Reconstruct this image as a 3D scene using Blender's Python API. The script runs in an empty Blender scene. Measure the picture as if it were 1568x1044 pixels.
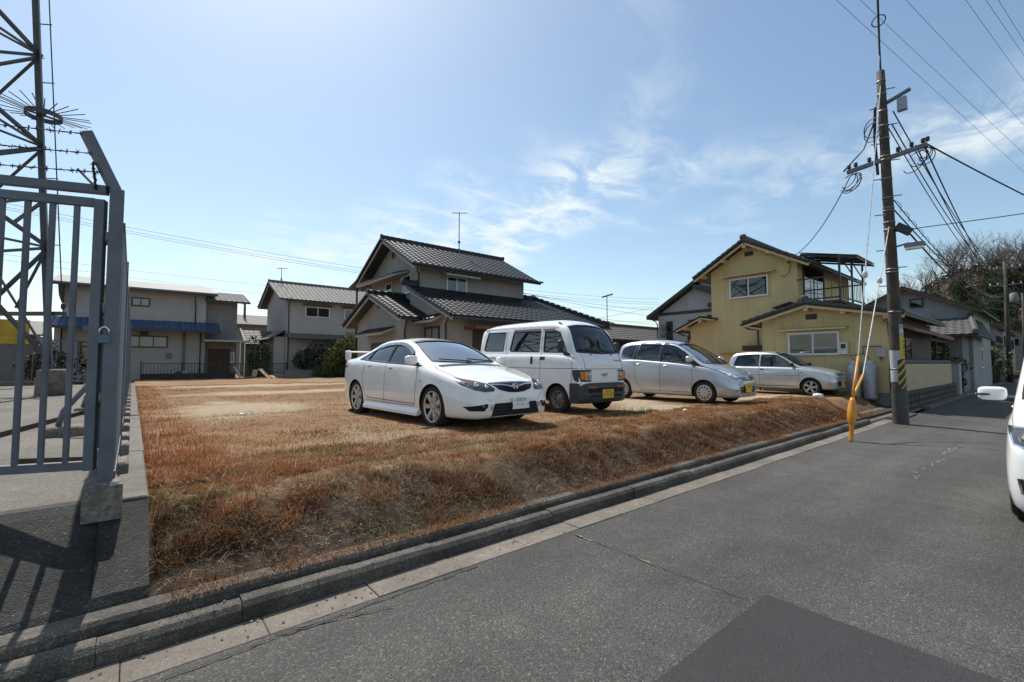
import bpy, bmesh, math, random
import numpy as np
from mathutils import Vector, Matrix
from mathutils.bvhtree import BVHTree
from mathutils.geometry import delaunay_2d_cdt

random.seed(7); np.random.seed(7)
SC = bpy.context.scene
COL = SC.collection
R = math.radians

# ------------------------------------------------------------------ camera, sky, sun, exposure
# world X runs along the road, world Y runs from the road into the parking lot, metres, road at z = 0
cam_d = bpy.data.cameras.new('camera'); cam = bpy.data.objects.new('camera', cam_d); COL.objects.link(cam)
cam.location = (0, 0, 1.42)
cam.rotation_euler = (R(90) + math.atan(34/700), 0, -R(39.7))
cam_d.sensor_width = 36; cam_d.lens = 36*700/1568; cam_d.clip_end = 3000; cam_d.clip_start = .05
SC.camera = cam
SUN_EL, SUN_AZ = R(57), R(39.7-33)          # azimuth clockwise from +Y
sun_dir = Vector((math.sin(SUN_AZ)*math.cos(SUN_EL), math.cos(SUN_AZ)*math.cos(SUN_EL), math.sin(SUN_EL)))
W = bpy.data.worlds.new('World'); SC.world = W; W.use_nodes = True
def build_world():
    nt = W.node_tree; n = nt.nodes; l = nt.links; n.clear()
    out = n.new('ShaderNodeOutputWorld'); bg = n.new('ShaderNodeBackground'); bg.inputs[1].default_value = .13
    sky = n.new('ShaderNodeTexSky'); sky.sky_type = 'NISHITA'; sky.sun_disc = False
    sky.sun_elevation = SUN_EL; sky.sun_rotation = SUN_AZ
    sky.air_density = 1.05; sky.dust_density = .85; sky.ozone_density = .4; sky.altitude = 50
    tc = n.new('ShaderNodeTexCoord'); sep = n.new('ShaderNodeSeparateXYZ'); l.new(tc.outputs['Generated'], sep.inputs[0])
    addz = n.new('ShaderNodeMath'); addz.operation = 'ADD'; addz.inputs[1].default_value = .12; l.new(sep.outputs[2], addz.inputs[0])
    mz = n.new('ShaderNodeMath'); mz.operation = 'MAXIMUM'; mz.inputs[1].default_value = .05; l.new(addz.outputs[0], mz.inputs[0])
    dx = n.new('ShaderNodeMath'); dx.operation = 'DIVIDE'; dy = n.new('ShaderNodeMath'); dy.operation = 'DIVIDE'
    l.new(sep.outputs[0], dx.inputs[0]); l.new(mz.outputs[0], dx.inputs[1]); l.new(sep.outputs[1], dy.inputs[0]); l.new(mz.outputs[0], dy.inputs[1])
    cb = n.new('ShaderNodeCombineXYZ'); l.new(dx.outputs[0], cb.inputs[0]); l.new(dy.outputs[0], cb.inputs[1])
    def noise(scale, det, rough, dist, loc, sc):
        mp = n.new('ShaderNodeMapping'); mp.inputs['Location'].default_value = loc; mp.inputs['Scale'].default_value = sc; mp.inputs['Rotation'].default_value = (0, 0, R(25))
        l.new(cb.outputs[0], mp.inputs[0])
        t = n.new('ShaderNodeTexNoise'); t.inputs['Scale'].default_value = scale; t.inputs['Detail'].default_value = det
        t.inputs['Roughness'].default_value = rough; t.inputs['Distortion'].default_value = dist; l.new(mp.outputs[0], t.inputs['Vector'])
        return t.outputs[0]
    def ramp(v, a, b):
        m = n.new('ShaderNodeMapRange'); m.interpolation_type = 'SMOOTHSTEP'; m.inputs[1].default_value = a; m.inputs[2].default_value = b; l.new(v, m.inputs[0]); return m.outputs[0]
    big = ramp(noise(.62, 3, .5, .3, CLOUD_LOC, (1, 1, 1)), .46, .66)
    fine = ramp(noise(4.2, 9, .60, .5, (3.1, 1.2, 0), (1, 1.35, 1)), .36, .68)
    mul = n.new('ShaderNodeMath'); mul.operation = 'MULTIPLY'; l.new(big, mul.inputs[0]); l.new(fine, mul.inputs[1])
    amt = n.new('ShaderNodeMath'); amt.operation = 'MULTIPLY'; amt.inputs[1].default_value = .95; l.new(mul.outputs[0], amt.inputs[0])
    mix = n.new('ShaderNodeMix'); mix.data_type = 'RGBA'; l.new(amt.outputs[0], mix.inputs[0]); l.new(sky.outputs[0], mix.inputs[6])
    mix.inputs[7].default_value = (6.2, 6.5, 6.8, 1)
    tint = n.new('ShaderNodeMix'); tint.data_type = 'RGBA'; tint.blend_type = 'MULTIPLY'; tint.inputs[0].default_value = 1; tint.inputs[7].default_value = (.985, 1.035, 1.0, 1); l.new(mix.outputs[2], tint.inputs[6]); l.new(tint.outputs[2], bg.inputs[0]); l.new(bg.outputs[0], out.inputs[0])
CLOUD_LOC = (14.8, 9.4, 0)
build_world()
sd = bpy.data.lights.new('sun', 'SUN'); sd.energy = 4.8; sd.angle = R(.53); sd.color = (1, .95, .87)
sun = bpy.data.objects.new('sun', sd); COL.objects.link(sun); sun.rotation_euler = (-sun_dir).to_track_quat('-Z', 'Y').to_euler(); sun.location = (0, 0, 40)
SC.view_settings.view_transform = 'Standard'; SC.view_settings.look = 'None'; SC.view_settings.exposure = .2; SC.view_settings.gamma = 1
SC.render.engine = 'CYCLES'; SC.cycles.max_bounces = 8; SC.cycles.transparent_max_bounces = 16
SC.cycles.use_denoising = True

# ------------------------------------------------------------------ materials
MATS = {}
def mat(name, col, rough=.6, metal=0, var=0, vscale=6, bump=0, bscale=40, coat=0, spec=.5, col2=None, v2scale=None, detail=4, stretch=None, streak=0):
    """Principled with optional noise mottling (var: brightness spread, or a blend to col2), vertical streaks and fine relief."""
    if name in MATS: return MATS[name]
    m = bpy.data.materials.new(name); m.use_nodes = True; nt = m.node_tree; n = nt.nodes; l = nt.links
    b = n['Principled BSDF']; b.inputs['Roughness'].default_value = rough; b.inputs['Metallic'].default_value = metal
    b.inputs['Coat Weight'].default_value = coat; b.inputs['Coat Roughness'].default_value = .04; b.inputs['Specular IOR Level'].default_value = spec
    c = (*col, 1); b.inputs['Base Color'].default_value = c
    tc = n.new('ShaderNodeTexCoord'); vec = tc.outputs['Object']
    if stretch:
        mp = n.new('ShaderNodeMapping'); mp.inputs['Scale'].default_value = stretch; l.new(vec, mp.inputs[0]); vec = mp.outputs[0]
    src = None
    if var or col2:
        t = n.new('ShaderNodeTexNoise'); t.inputs['Scale'].default_value = vscale; t.inputs['Detail'].default_value = detail + 2; t.inputs['Roughness'].default_value = .62
        l.new(vec, t.inputs['Vector'])
        mx = n.new('ShaderNodeMix'); mx.data_type = 'RGBA'
        mr = n.new('ShaderNodeMapRange'); mr.inputs[1].default_value = .34; mr.inputs[2].default_value = .68; l.new(t.outputs[0], mr.inputs[0]); l.new(mr.outputs[0], mx.inputs[0])
        if col2: mx.inputs[6].default_value = c; mx.inputs[7].default_value = (*col2, 1)
        else:
            mx.inputs[6].default_value = (*[x*(1-var) for x in col], 1); mx.inputs[7].default_value = (*[min(1, x*(1+var)) for x in col], 1)
        src = mx.outputs[2]
    if streak:
        mp = n.new('ShaderNodeMapping'); mp.inputs['Scale'].default_value = (3.2, 3.2, .22); l.new(tc.outputs['Object'], mp.inputs[0])
        t = n.new('ShaderNodeTexNoise'); t.inputs['Scale'].default_value = 1.6; t.inputs['Detail'].default_value = 6; l.new(mp.outputs[0], t.inputs['Vector'])
        mr = n.new('ShaderNodeMapRange'); mr.inputs[1].default_value = .45; mr.inputs[2].default_value = .75; mr.inputs[3].default_value = 1; mr.inputs[4].default_value = 1-streak; l.new(t.outputs[0], mr.inputs[0])
        mm = n.new('ShaderNodeMix'); mm.data_type = 'RGBA'; mm.blend_type = 'MULTIPLY'; mm.inputs[0].default_value = 1
        if src: l.new(src, mm.inputs[6])
        else: mm.inputs[6].default_value = c
        l.new(mr.outputs[0], mm.inputs[7]); src = mm.outputs[2]
    if src: l.new(src, b.inputs['Base Color'])
    if bump:
        t = n.new('ShaderNodeTexNoise'); t.inputs['Scale'].default_value = bscale; t.inputs['Detail'].default_value = 5; l.new(vec, t.inputs['Vector'])
        bp = n.new('ShaderNodeBump'); bp.inputs['Strength'].default_value = bump; bp.inputs['Distance'].default_value = .02; l.new(t.outputs[0], bp.inputs['Height']); l.new(bp.outputs[0], b.inputs['Normal'])
    MATS[name] = m; return m

def speckle(name, base, lo, hi, cell, bump, rough=.85, stain=.25, stain_scale=.8, extra=None, light=.12, band=0):
    """Aggregate surface: voronoi stones in a binder, blotched by noise."""
    m = bpy.data.materials.new(name); m.use_nodes = True; nt = m.node_tree; n = nt.nodes; l = nt.links; b = n['Principled BSDF']
    tc = n.new('ShaderNodeTexCoord'); vec = tc.outputs['Object']
    v = n.new('ShaderNodeTexVoronoi'); v.inputs['Scale'].default_value = cell; l.new(vec, v.inputs['Vector'])
    sp = n.new('ShaderNodeSeparateColor'); l.new(v.outputs['Color'], sp.inputs[0])
    v2 = n.new('ShaderNodeTexNoise'); v2.inputs['Scale'].default_value = cell*.45; v2.inputs['Detail'].default_value = 8; v2.inputs['Roughness'].default_value = .75; l.new(vec, v2.inputs['Vector'])
    av = n.new('ShaderNodeMix'); av.data_type = 'FLOAT'; av.inputs[0].default_value = .45
    st = n.new('ShaderNodeMapRange'); st.inputs[1].default_value = .3; st.inputs[2].default_value = .7; l.new(v2.outputs[0], st.inputs[0])
    l.new(sp.outputs[0], av.inputs[2]); l.new(st.outputs[0], av.inputs[3])
    r = n.new('ShaderNodeValToRGB'); e = r.color_ramp.elements
    e[0].position = .05; e[0].color = (*lo, 1); e[1].position = .95; e[1].color = (*hi, 1)
    k = r.color_ramp.elements.new(.80-light); k.color = (*base, 1)
    k = r.color_ramp.elements.new(.35); k.color = (*[(a_+3*c_)/4 for a_, c_ in zip(lo, base)], 1)
    l.new(av.outputs[0], r.inputs[0])
    src = r.outputs[0]
    for sc, amt, det in ((stain_scale, stain, 6), (stain_scale*7, stain*.5, 4)):
        t = n.new('ShaderNodeTexNoise'); t.inputs['Scale'].default_value = sc; t.inputs['Detail'].default_value = det; t.inputs['Roughness'].default_value = .65; l.new(vec, t.inputs['Vector'])
        mr = n.new('ShaderNodeMapRange'); mr.inputs[1].default_value = .3; mr.inputs[2].default_value = .7; mr.inputs[3].default_value = 1-amt; mr.inputs[4].default_value = 1+amt*.6; l.new(t.outputs[0], mr.inputs[0])
        mm = n.new('ShaderNodeMix'); mm.data_type = 'RGBA'; mm.blend_type = 'MULTIPLY'; mm.inputs[0].default_value = 1
        l.new(src, mm.inputs[6]); l.new(mr.outputs[0], mm.inputs[7]); src = mm.outputs[2]
    if band:
        mp = n.new('ShaderNodeMapping'); mp.inputs['Scale'].default_value = (.12, 1.1, 1); l.new(vec, mp.inputs[0])
        t = n.new('ShaderNodeTexNoise'); t.inputs['Scale'].default_value = 1.3; t.inputs['Detail'].default_value = 5; l.new(mp.outputs[0], t.inputs['Vector'])
        mr = n.new('ShaderNodeMapRange'); mr.inputs[1].default_value = .35; mr.inputs[2].default_value = .66; mr.inputs[3].default_value = 1-band; mr.inputs[4].default_value = 1+band; l.new(t.outputs[0], mr.inputs[0])
        mm = n.new('ShaderNodeMix'); mm.data_type = 'RGBA'; mm.blend_type = 'MULTIPLY'; mm.inputs[0].default_value = 1; l.new(src, mm.inputs[6]); l.new(mr.outputs[0], mm.inputs[7]); src = mm.outputs[2]
    l.new(src, b.inputs['Base Color']); b.inputs['Roughness'].default_value = rough
    bp = n.new('ShaderNodeBump'); bp.inputs['Strength'].default_value = bump; bp.inputs['Distance'].default_value = .008
    l.new(v.outputs['Distance'], bp.inputs['Height']); bp.invert = True; l.new(bp.outputs[0], b.inputs['Normal'])
    MATS[name] = m; return m

def glass(name, tint, refl=.06, rough=.01, dens=None):
    """Thin pane: tinted see-through film plus fresnel reflection."""
    if name in MATS: return MATS[name]
    m = bpy.data.materials.new(name); m.use_nodes = True; nt = m.node_tree; n = nt.nodes; l = nt.links; n.clear()
    o = n.new('ShaderNodeOutputMaterial'); mix = n.new('ShaderNodeMixShader'); tr = n.new('ShaderNodeBsdfTransparent'); gl = n.new('ShaderNodeBsdfGlossy')
    tr.inputs[0].default_value = (*tint, 1); gl.inputs['Roughness'].default_value = rough
    fr = n.new('ShaderNodeFresnel'); fr.inputs[0].default_value = 1.52
    a = n.new('ShaderNodeMath'); a.operation = 'MULTIPLY_ADD'; a.inputs[1].default_value = 1.6; a.inputs[2].default_value = refl; a.use_clamp = True; l.new(fr.outputs[0], a.inputs[0])
    l.new(a.outputs[0], mix.inputs[0]); l.new(tr.outputs[0], mix.inputs[1]); l.new(gl.outputs[0], mix.inputs[2]); l.new(mix.outputs[0], o.inputs[0])
    MATS[name] = m; return m

# ------------------------------------------------------------------ mesh building
class MB:
    def __init__(s): s.v = []; s.f = []; s.m = []; s.cur = 0; s.sm = []; s.smooth = False
    def add(s, vs, fs):
        k = len(s.v); s.v += [tuple(p) for p in vs]
        for f in fs: s.f.append(tuple(i+k for i in f)); s.m.append(s.cur); s.sm.append(s.smooth)
        return s
    def box(s, x0, x1, y0, y1, z0, z1):
        if x0 > x1: x0, x1 = x1, x0
        if y0 > y1: y0, y1 = y1, y0
        if z0 > z1: z0, z1 = z1, z0
        return s.add([(x0,y0,z0),(x1,y0,z0),(x1,y1,z0),(x0,y1,z0),(x0,y0,z1),(x1,y0,z1),(x1,y1,z1),(x0,y1,z1)],
              [(0,3,2,1),(4,5,6,7),(0,1,5,4),(1,2,6,5),(2,3,7,6),(3,0,4,7)])
    def bbox(s, x0, x1, y0, y1, z0, z1, b=.01):
        """box with bevelled top and vertical edges"""
        def ring(i, z): return [(x0+i,y0,z),(x1-i,y0,z),(x1,y0+i,z),(x1,y1-i,z),(x1-i,y1,z),(x0+i,y1,z),(x0,y1-i,z),(x0,y0+i,z)]
        def ring2(z): return [(x0+2*b,y0+b,z),(x1-2*b,y0+b,z),(x1-b,y0+2*b,z),(x1-b,y1-2*b,z),(x1-2*b,y1-b,z),(x0+2*b,y1-b,z),(x0+b,y1-2*b,z),(x0+b,y0+2*b,z)]
        vs = ring(b, z0)+ring(b, z1-b)+ring2(z1)
        fs = [tuple(range(7, -1, -1)), tuple(range(16, 24))]
        for r in (0, 8):
            for i in range(8): j = (i+1) % 8; fs.append((r+i, r+j, r+8+j, r+8+i))
        return s.add(vs, fs)
    def beam(s, p0, p1, w, h, up=(0,0,1)):
        p0 = Vector(p0); p1 = Vector(p1); d = (p1-p0)
        if d.length < 1e-6: return s
        d.normalize(); u = Vector(up)
        if abs(d.dot(u)) > .98: u = Vector((0,1,0))
        a = d.cross(u).normalized()*w/2; b = a.cross(d).normalized()*h/2
        vs = [p+sx*a+sy*b for p in (p0, p1) for sx, sy in ((-1,-1),(1,-1),(1,1),(-1,1))]
        return s.add(vs, [(0,1,2,3),(7,6,5,4),(0,4,5,1),(1,5,6,2),(2,6,7,3),(3,7,4,0)])
    def angle(s, p0, p1, w, t=.012, up=(0,0,1)):
        p0 = Vector(p0); p1 = Vector(p1); d = (p1-p0).normalized(); u = Vector(up)
        if abs(d.dot(u)) > .98: u = Vector((0,1,0))
        a = d.cross(u).normalized(); b = a.cross(d).normalized()
        s.beam(p0+b*w/2, p1+b*w/2, t, w, b); s.beam(p0+a*(w/2+t/2), p1+a*(w/2+t/2), w-t, t, b); return s
    def tube(s, pts, r, n=8, caps=True):
        pts = [Vector(p) for p in pts]; k = len(pts); rs = r if hasattr(r, '__len__') else [r]*k
        d0 = (pts[1]-pts[0]).normalized(); u = Vector((0,0,1)) if abs(d0.z) < .9 else Vector((1,0,0))
        a = d0.cross(u).normalized(); vs = []
        for i in range(k):
            d = (pts[min(i+1,k-1)]-pts[max(i-1,0)]).normalized(); a = (a-d*a.dot(d)).normalized(); b = d.cross(a)
            for j in range(n): t = 2*math.pi*j/n; vs.append(pts[i]+(a*math.cos(t)+b*math.sin(t))*rs[i])
        fs = [(i*n+j, i*n+(j+1) % n, (i+1)*n+(j+1) % n, (i+1)*n+j) for i in range(k-1) for j in range(n)]
        if caps: fs += [tuple(range(n-1, -1, -1)), tuple(range((k-1)*n, k*n))]
        return s.add(vs, fs)
    def lathe(s, prof, n=24, axis='z', c=(0,0,0), closed=False):
        vs = []; k = len(prof)
        for i in range(n):
            t = 2*math.pi*i/n; ct, st = math.cos(t), math.sin(t)
            for r, h in prof:
                p = (r*ct, r*st, h) if axis == 'z' else ((h, r*ct, r*st) if axis == 'x' else (r*st, h, r*ct))
                vs.append((p[0]+c[0], p[1]+c[1], p[2]+c[2]))
        fs = []
        for i in range(n):
            j = (i+1) % n
            for q in range(k if closed else k-1): w = (q+1) % k; fs.append((i*k+q, j*k+q, j*k+w, i*k+w))
        return s.add(vs, fs)
    def sup(s, c, r, e=.5, n=14, k=9, rot=None):
        """superellipsoid: e<1 boxy, 1 round"""
        f = lambda x, p: math.copysign(abs(x)**p, x); vs = []
        for i in range(k+1):
            a = -math.pi/2+math.pi*i/k
            for j in range(n):
                b = 2*math.pi*j/n
                p = Vector((r[0]*f(math.cos(a),e)*f(math.cos(b),e), r[1]*f(math.cos(a),e)*f(math.sin(b),e), r[2]*f(math.sin(a),e)))
                if rot: p = rot @ p
                vs.append(p+Vector(c))
        return s.add(vs, [(i*n+j, i*n+(j+1) % n, (i+1)*n+(j+1) % n, (i+1)*n+j) for i in range(k) for j in range(n)])
    def prism(s, poly, axis, a, b):
        """polygon extruded along an axis; poly gives the two other coordinates in x,y,z order"""
        n = len(poly); P = lambda p, t: (t,p[0],p[1]) if axis == 'x' else ((p[0],t,p[1]) if axis == 'y' else (p[0],p[1],t))
        return s.add([P(p,a) for p in poly]+[P(p,b) for p in poly], [tuple(range(n-1,-1,-1)), tuple(range(n,2*n))]+[(i,(i+1) % n,n+(i+1) % n,n+i) for i in range(n)])
    def quad(s, *p): return s.add(p, [tuple(range(len(p)))])
    def build(s, name, mats, parent=None, smooth=None, kind=None, fix=True, label=None, auto=None):
        me = bpy.data.meshes.new(name); off = root_loc(parent)
        vs = s.v if off is None else [(p[0]-off[0], p[1]-off[1], p[2]-off[2]) for p in s.v]
        me.from_pydata(vs, [], s.f)
        for m in (mats if isinstance(mats, (list, tuple)) else [mats]): me.materials.append(m)
        if fix:
            bm = bmesh.new(); bm.from_mesh(me); bmesh.ops.recalc_face_normals(bm, faces=bm.faces); bm.to_mesh(me); bm.free()
        if len(set(s.m)) > 1: me.polygons.foreach_set('material_index', s.m)
        if smooth is not None: me.polygons.foreach_set('use_smooth', [bool(smooth)]*len(me.polygons))
        elif any(s.sm): me.polygons.foreach_set('use_smooth', s.sm)
        if auto: me.set_sharp_from_angle(angle=R(auto))
        o = bpy.data.objects.new(name, me); COL.objects.link(o); o.parent = parent
        if kind: o['kind'] = kind
        if label: o['label'] = label
        return o
def root_loc(o):
    if o is None: return None
    while o.parent: o = o.parent
    return tuple(o.location)
def tag(o, label, cat, group=None, kind=None):
    o['label'] = label; o['category'] = cat
    if group: o['group'] = group
    if kind: o['kind'] = kind
    return o
def thing(name, label, cat, loc=(0,0,0), group=None):
    o = bpy.data.objects.new(name, None); COL.objects.link(o); o.location = loc; o.empty_display_size = .2
    return tag(o, label, cat, group)
def copy_tree(o, parent=None):
    c = o.copy(); COL.objects.link(c); c.parent = parent
    for ch in list(o.children): copy_tree(ch, c)
    return c
def struct(o): o['kind'] = 'structure'; return o
def sm(x): x = min(1, max(0, x)); return x*x*(3-2*x)
def hashn(x, y):
    """smooth value noise 0..1 for layout"""
    def h(i, j): t = math.sin(i*127.1+j*311.7)*43758.5453; return t-math.floor(t)
    i, j = math.floor(x), math.floor(y); fx, fy = sm(x-i), sm(y-j)
    return (h(i,j)*(1-fx)+h(i+1,j)*fx)*(1-fy)+(h(i,j+1)*(1-fx)+h(i+1,j+1)*fx)*fy
def hashn_np(x, y):
    def h(i, j): t = np.sin(i*127.1+j*311.7)*43758.5453; return t-np.floor(t)
    i, j = np.floor(x), np.floor(y); fx, fy = x-i, y-j; fx = fx*fx*(3-2*fx); fy = fy*fy*(3-2*fy)
    return (h(i,j)*(1-fx)+h(i+1,j)*fx)*(1-fy)+(h(i,j+1)*(1-fx)+h(i+1,j+1)*fx)*fy
def smn(x): x = np.clip(x, 0, 1); return x*x*(3-2*x)
# ------------------------------------------------------------------ ground, road, kerb, lot
M_asph = speckle('asphalt', (.074,.070,.064), (.013,.012,.011), (.245,.233,.212), 125, .8, stain=.34, stain_scale=.5, light=.12, band=.22)
M_patch = speckle('fresh_asphalt', (.030,.0295,.031), (.012,.012,.012), (.085,.085,.085), 150, .5, stain=.2, stain_scale=.6, light=.02)
M_conc = speckle('weathered_concrete', (.145,.13,.113), (.06,.055,.048), (.27,.25,.225), 170, .3, stain=.4, stain_scale=1.6)
M_kerb = speckle('dark_kerb_concrete', (.095,.082,.068), (.025,.022,.018), (.27,.245,.215), 150, .35, stain=.65, stain_scale=2.2)
M_gut = speckle('gutter_concrete', (.175,.148,.118), (.08,.068,.055), (.30,.275,.24), 190, .2, stain=.4, stain_scale=1.5)
M_slope = speckle('mossy_concrete_slope', (.034,.033,.030), (.010,.0095,.009), (.17,.165,.155), 105, .4, stain=.85, stain_scale=1.7, light=.06)
M_slab = speckle('pad_gravel_concrete', (.135,.12,.10), (.05,.045,.038), (.29,.27,.24), 90, .45, stain=.35, stain_scale=.9)

def lot_z(u, v):
    u = np.asarray(u, float); v = np.asarray(v, float)
    base = .47-.0035*np.clip(u-5, 0, 14)
    endf = smn((u-12.6)/1.6)
    v0 = 3.15+.43*endf; wid = .74-.05*endf+.22*(hashn_np(u*.9, u*0+3)-.5)
    lo = .135-.04*endf
    t = np.clip((v-v0)/wid, 0, 1); t = t*.6+.4*t*t*(3-2*t)
    z = lo+(base-lo)*t
    inlot = smn((v-3.2)/.5)
    z = z+inlot*((hashn_np(u*1.3, v*1.3)-.5)*.05+(hashn_np(u*4.1+9, v*4.1)-.5)*.028*np.clip(1.6-(v-3.2)*.2, .3, 1))
    z = np.where(u < .1, np.minimum(z, .3)-.18, z)
    dr = smn((u-18.2)/.8)
    z = z*(1-dr)+(.27+.1*smn((v-3.4)/1.5)-.17*smn((3.6-v)/.4))*dr
    return z

def build_terrain():
    us = np.concatenate([[-90,-50,-25,-12,-6,-2,0.02], np.arange(.13, 15, .11), np.arange(15, 24, .25), np.arange(24, 60, 3), [70,100,160,260]])
    vs = np.concatenate([np.arange(3.12, 6.2, .09), np.arange(6.2, 14, .25), np.arange(14, 40, 1.2), [45,60,80,120,200,300]])
    U, V = np.meshgrid(us, vs, indexing='ij'); Z = lot_z(U, V)
    nu, nv = U.shape; vs_ = np.stack([U, V, Z], -1).reshape(-1, 3)
    idx = np.arange(nu*nv).reshape(nu, nv)
    f = np.stack([idx[:-1,:-1], idx[1:,:-1], idx[1:,1:], idx[:-1,1:]], -1).reshape(-1, 4)
    me = bpy.data.meshes.new('lot_ground'); me.from_pydata(vs_.tolist(), [], f.tolist()); me.polygons.foreach_set('use_smooth', [True]*len(me.polygons))
    m = bpy.data.materials.new('lot_soil'); m.use_nodes = True; nt = m.node_tree; n = nt.nodes; l = nt.links; b = n['Principled BSDF']; b.inputs['Roughness'].default_value = .95; b.inputs['Specular IOR Level'].default_value = .15
    geo = n.new('ShaderNodeNewGeometry'); pos = geo.outputs['Position']
    def noise(s, d=6, ro=.6):
        t = n.new('ShaderNodeTexNoise'); t.inputs['Scale'].default_value = s; t.inputs['Detail'].default_value = d; t.inputs['Roughness'].default_value = ro; l.new(pos, t.inputs['Vector']); return t.outputs[0]
    def rng(x, a, b_):
        r = n.new('ShaderNodeMapRange'); r.interpolation_type = 'SMOOTHSTEP'; r.inputs[1].default_value = a; r.inputs[2].default_value = b_; l.new(x, r.inputs[0]); return r.outputs[0]
    def mix(f_, a, b_):
        x = n.new('ShaderNodeMix'); x.data_type = 'RGBA'
        if isinstance(f_, float): x.inputs[0].default_value = f_
        else: l.new(f_, x.inputs[0])
        for k, q in ((6, a), (7, b_)):
            if isinstance(q, tuple): x.inputs[k].default_value = (*q, 1)
            else: l.new(q, x.inputs[k])
        return x.outputs[2]
    def math_(op, a, b_=0.):
        x = n.new('ShaderNodeMath'); x.operation = op; x.use_clamp = False
        for k, q in ((0, a), (1, b_)):
            if isinstance(q, (int, float)): x.inputs[k].default_value = q
            else: l.new(q, x.inputs[k])
        return x.outputs[0]
    def spot(cx, cy, rx, ry):
        mp = n.new('ShaderNodeMapping'); mp.inputs['Location'].default_value = (-cx/rx, -cy/ry, 0); mp.inputs['Scale'].default_value = (1/rx, 1/ry, 0); l.new(pos, mp.inputs[0])
        ln = n.new('ShaderNodeVectorMath'); ln.operation = 'LENGTH'; l.new(mp.outputs[0], ln.inputs[0])
        return math_('SUBTRACT', 1.0, ln.outputs['Value'])
    thatch = mix(rng(noise(3.5), .35, .65), (.245,.145,.078), (.155,.085,.044))
    thatch = mix(rng(noise(45, 3), .4, .7), thatch, (.31,.205,.115))
    thatch = mix(rng(noise(.6, 4), .5, .66), thatch, (.30,.225,.145))
    sand = mix(rng(noise(6), .35, .7), (.40,.325,.225), (.31,.24,.16))
    sand = mix(rng(noise(60, 2), .5, .75), sand, (.22,.17,.11))
    big = noise(1.1, 7, .65)
    mask = None
    for sp_ in SANDY:
        w = spot(*sp_); mask = w if mask is None else math_('MAXIMUM', mask, w)
    mask = rng(math_('ADD', mask, math_('MULTIPLY', math_('SUBTRACT', big, .5), 1.9)), -.05, .6)
    lot = mix(mask, thatch, sand)
    soil = mix(rng(noise(14), .35, .7), (.045,.03,.021), (.10,.07,.046))
    sep = n.new('ShaderNodeSeparateXYZ'); l.new(pos, sep.inputs[0])
    bank = rng(math_('ADD', sep.outputs[1], math_('MULTIPLY', noise(2.5), .9)), 4.5, 3.95)
    l.new(mix(bank, lot, soil), b.inputs['Base Color'])
    bp = n.new('ShaderNodeBump'); bp.inputs['Strength'].default_value = .9; bp.inputs['Distance'].default_value = .03; l.new(noise(38, 6, .7), bp.inputs['Height']); l.new(bp.outputs[0], b.inputs['Normal'])
    me.materials.append(m); o = bpy.data.objects.new('lot_ground', me); COL.objects.link(o); struct(o)
SANDY = [(1.9,11.2,1.7,2.4), (4.0,16.5,3.8,1.3), (8.6,5.6,1.8,.75), (9.5,7.5,1.2,3), (14.2,5.6,2.6,.9), (5.0,22,5,1.6), (13.6,8,1.2,3)]
build_terrain()

g = MB().add([(-900,-900,-.16),(900,-900,-.16),(900,900,-.16),(-900,900,-.16)], [(0,1,2,3)]).build('ground', mat('far_ground', (.12,.105,.075), .95, var=.3, vscale=.3)); struct(g)
# the road with a finer mesh near the camera, gently uneven
def build_road():
    us = np.concatenate([[-60,-20], np.arange(-6, 20, .25), np.arange(20, 150, 5)]); vs = np.linspace(-3.6, 2.70, 26)
    U, V = np.meshgrid(us, vs, indexing='ij'); Z = (hashn_np(U*.7, V*.7)-.5)*.012*smn((2.7-V)/.3)-.035*smn((-V-2.8)/1.0)
    idx = np.arange(U.size).reshape(U.shape); f = np.stack([idx[:-1,:-1], idx[1:,:-1], idx[1:,1:], idx[:-1,1:]], -1).reshape(-1, 4)
    me = bpy.data.meshes.new('road'); me.from_pydata(np.stack([U,V,Z],-1).reshape(-1,3).tolist(), [], f.tolist()); me.polygons.foreach_set('use_smooth', [True]*len(me.polygons))
    me.materials.append(M_asph); o = bpy.data.objects.new('road', me); COL.objects.link(o); return struct(o)
road = build_road()
# darker reinstatement patch with a slightly ragged edge
def ragged(x0, x1, y0, y1, step=.07, amp=.012):
    pts = []
    def run(a, b):
        L = math.dist(a, b); k = max(2, int(L/step))
        for i in range(k): t = i/k; pts.append((a[0]+(b[0]-a[0])*t+random.uniform(-amp, amp), a[1]+(b[1]-a[1])*t+random.uniform(-amp, amp)))
    c = [(x0,y0),(x1,y0),(x1,y1),(x0,y1)]
    for i in range(4): run(c[i], c[(i+1) % 4])
    return pts
pp = ragged(-4, 3.02, -1.5, 1.21, .05, .004)
MB().prism(pp, 'z', .004, .011).build('asphalt_patch', M_patch, road)
# tar-sealed transverse crack and a few hairline cracks
def crack(name, pts, w, m):
    b = MB(); L, Rr = [], []
    P = [Vector((*p, .0085)) for p in pts]
    for i, p in enumerate(P):
        d = (P[min(i+1, len(P)-1)]-P[max(i-1, 0)]).normalized(); nrm = Vector((-d.y, d.x, 0)); ww = w*random.uniform(.35, 1.2)
        L.append(p+nrm*ww/2); Rr.append(p-nrm*ww/2)
    n = len(P); b.add(L+Rr, [(i, i+1, n+i+1, n+i) for i in range(n-1)]); return b.build(name, m, road)
M_tar = mat('crack_dark', (.028,.026,.024), .9); M_dust = mat('crack_dust', (.24,.21,.15), .95, var=.3, vscale=20)
def wob(a, b, k, amp): return [(a[0]+(b[0]-a[0])*i/k+random.uniform(-amp,amp), a[1]+(b[1]-a[1])*i/k+random.uniform(-amp,amp)) for i in range(k+1)]
crack('road_crack', wob((2.86,2.69), (2.87,1.25), 34, .010), .007, M_tar)
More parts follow.
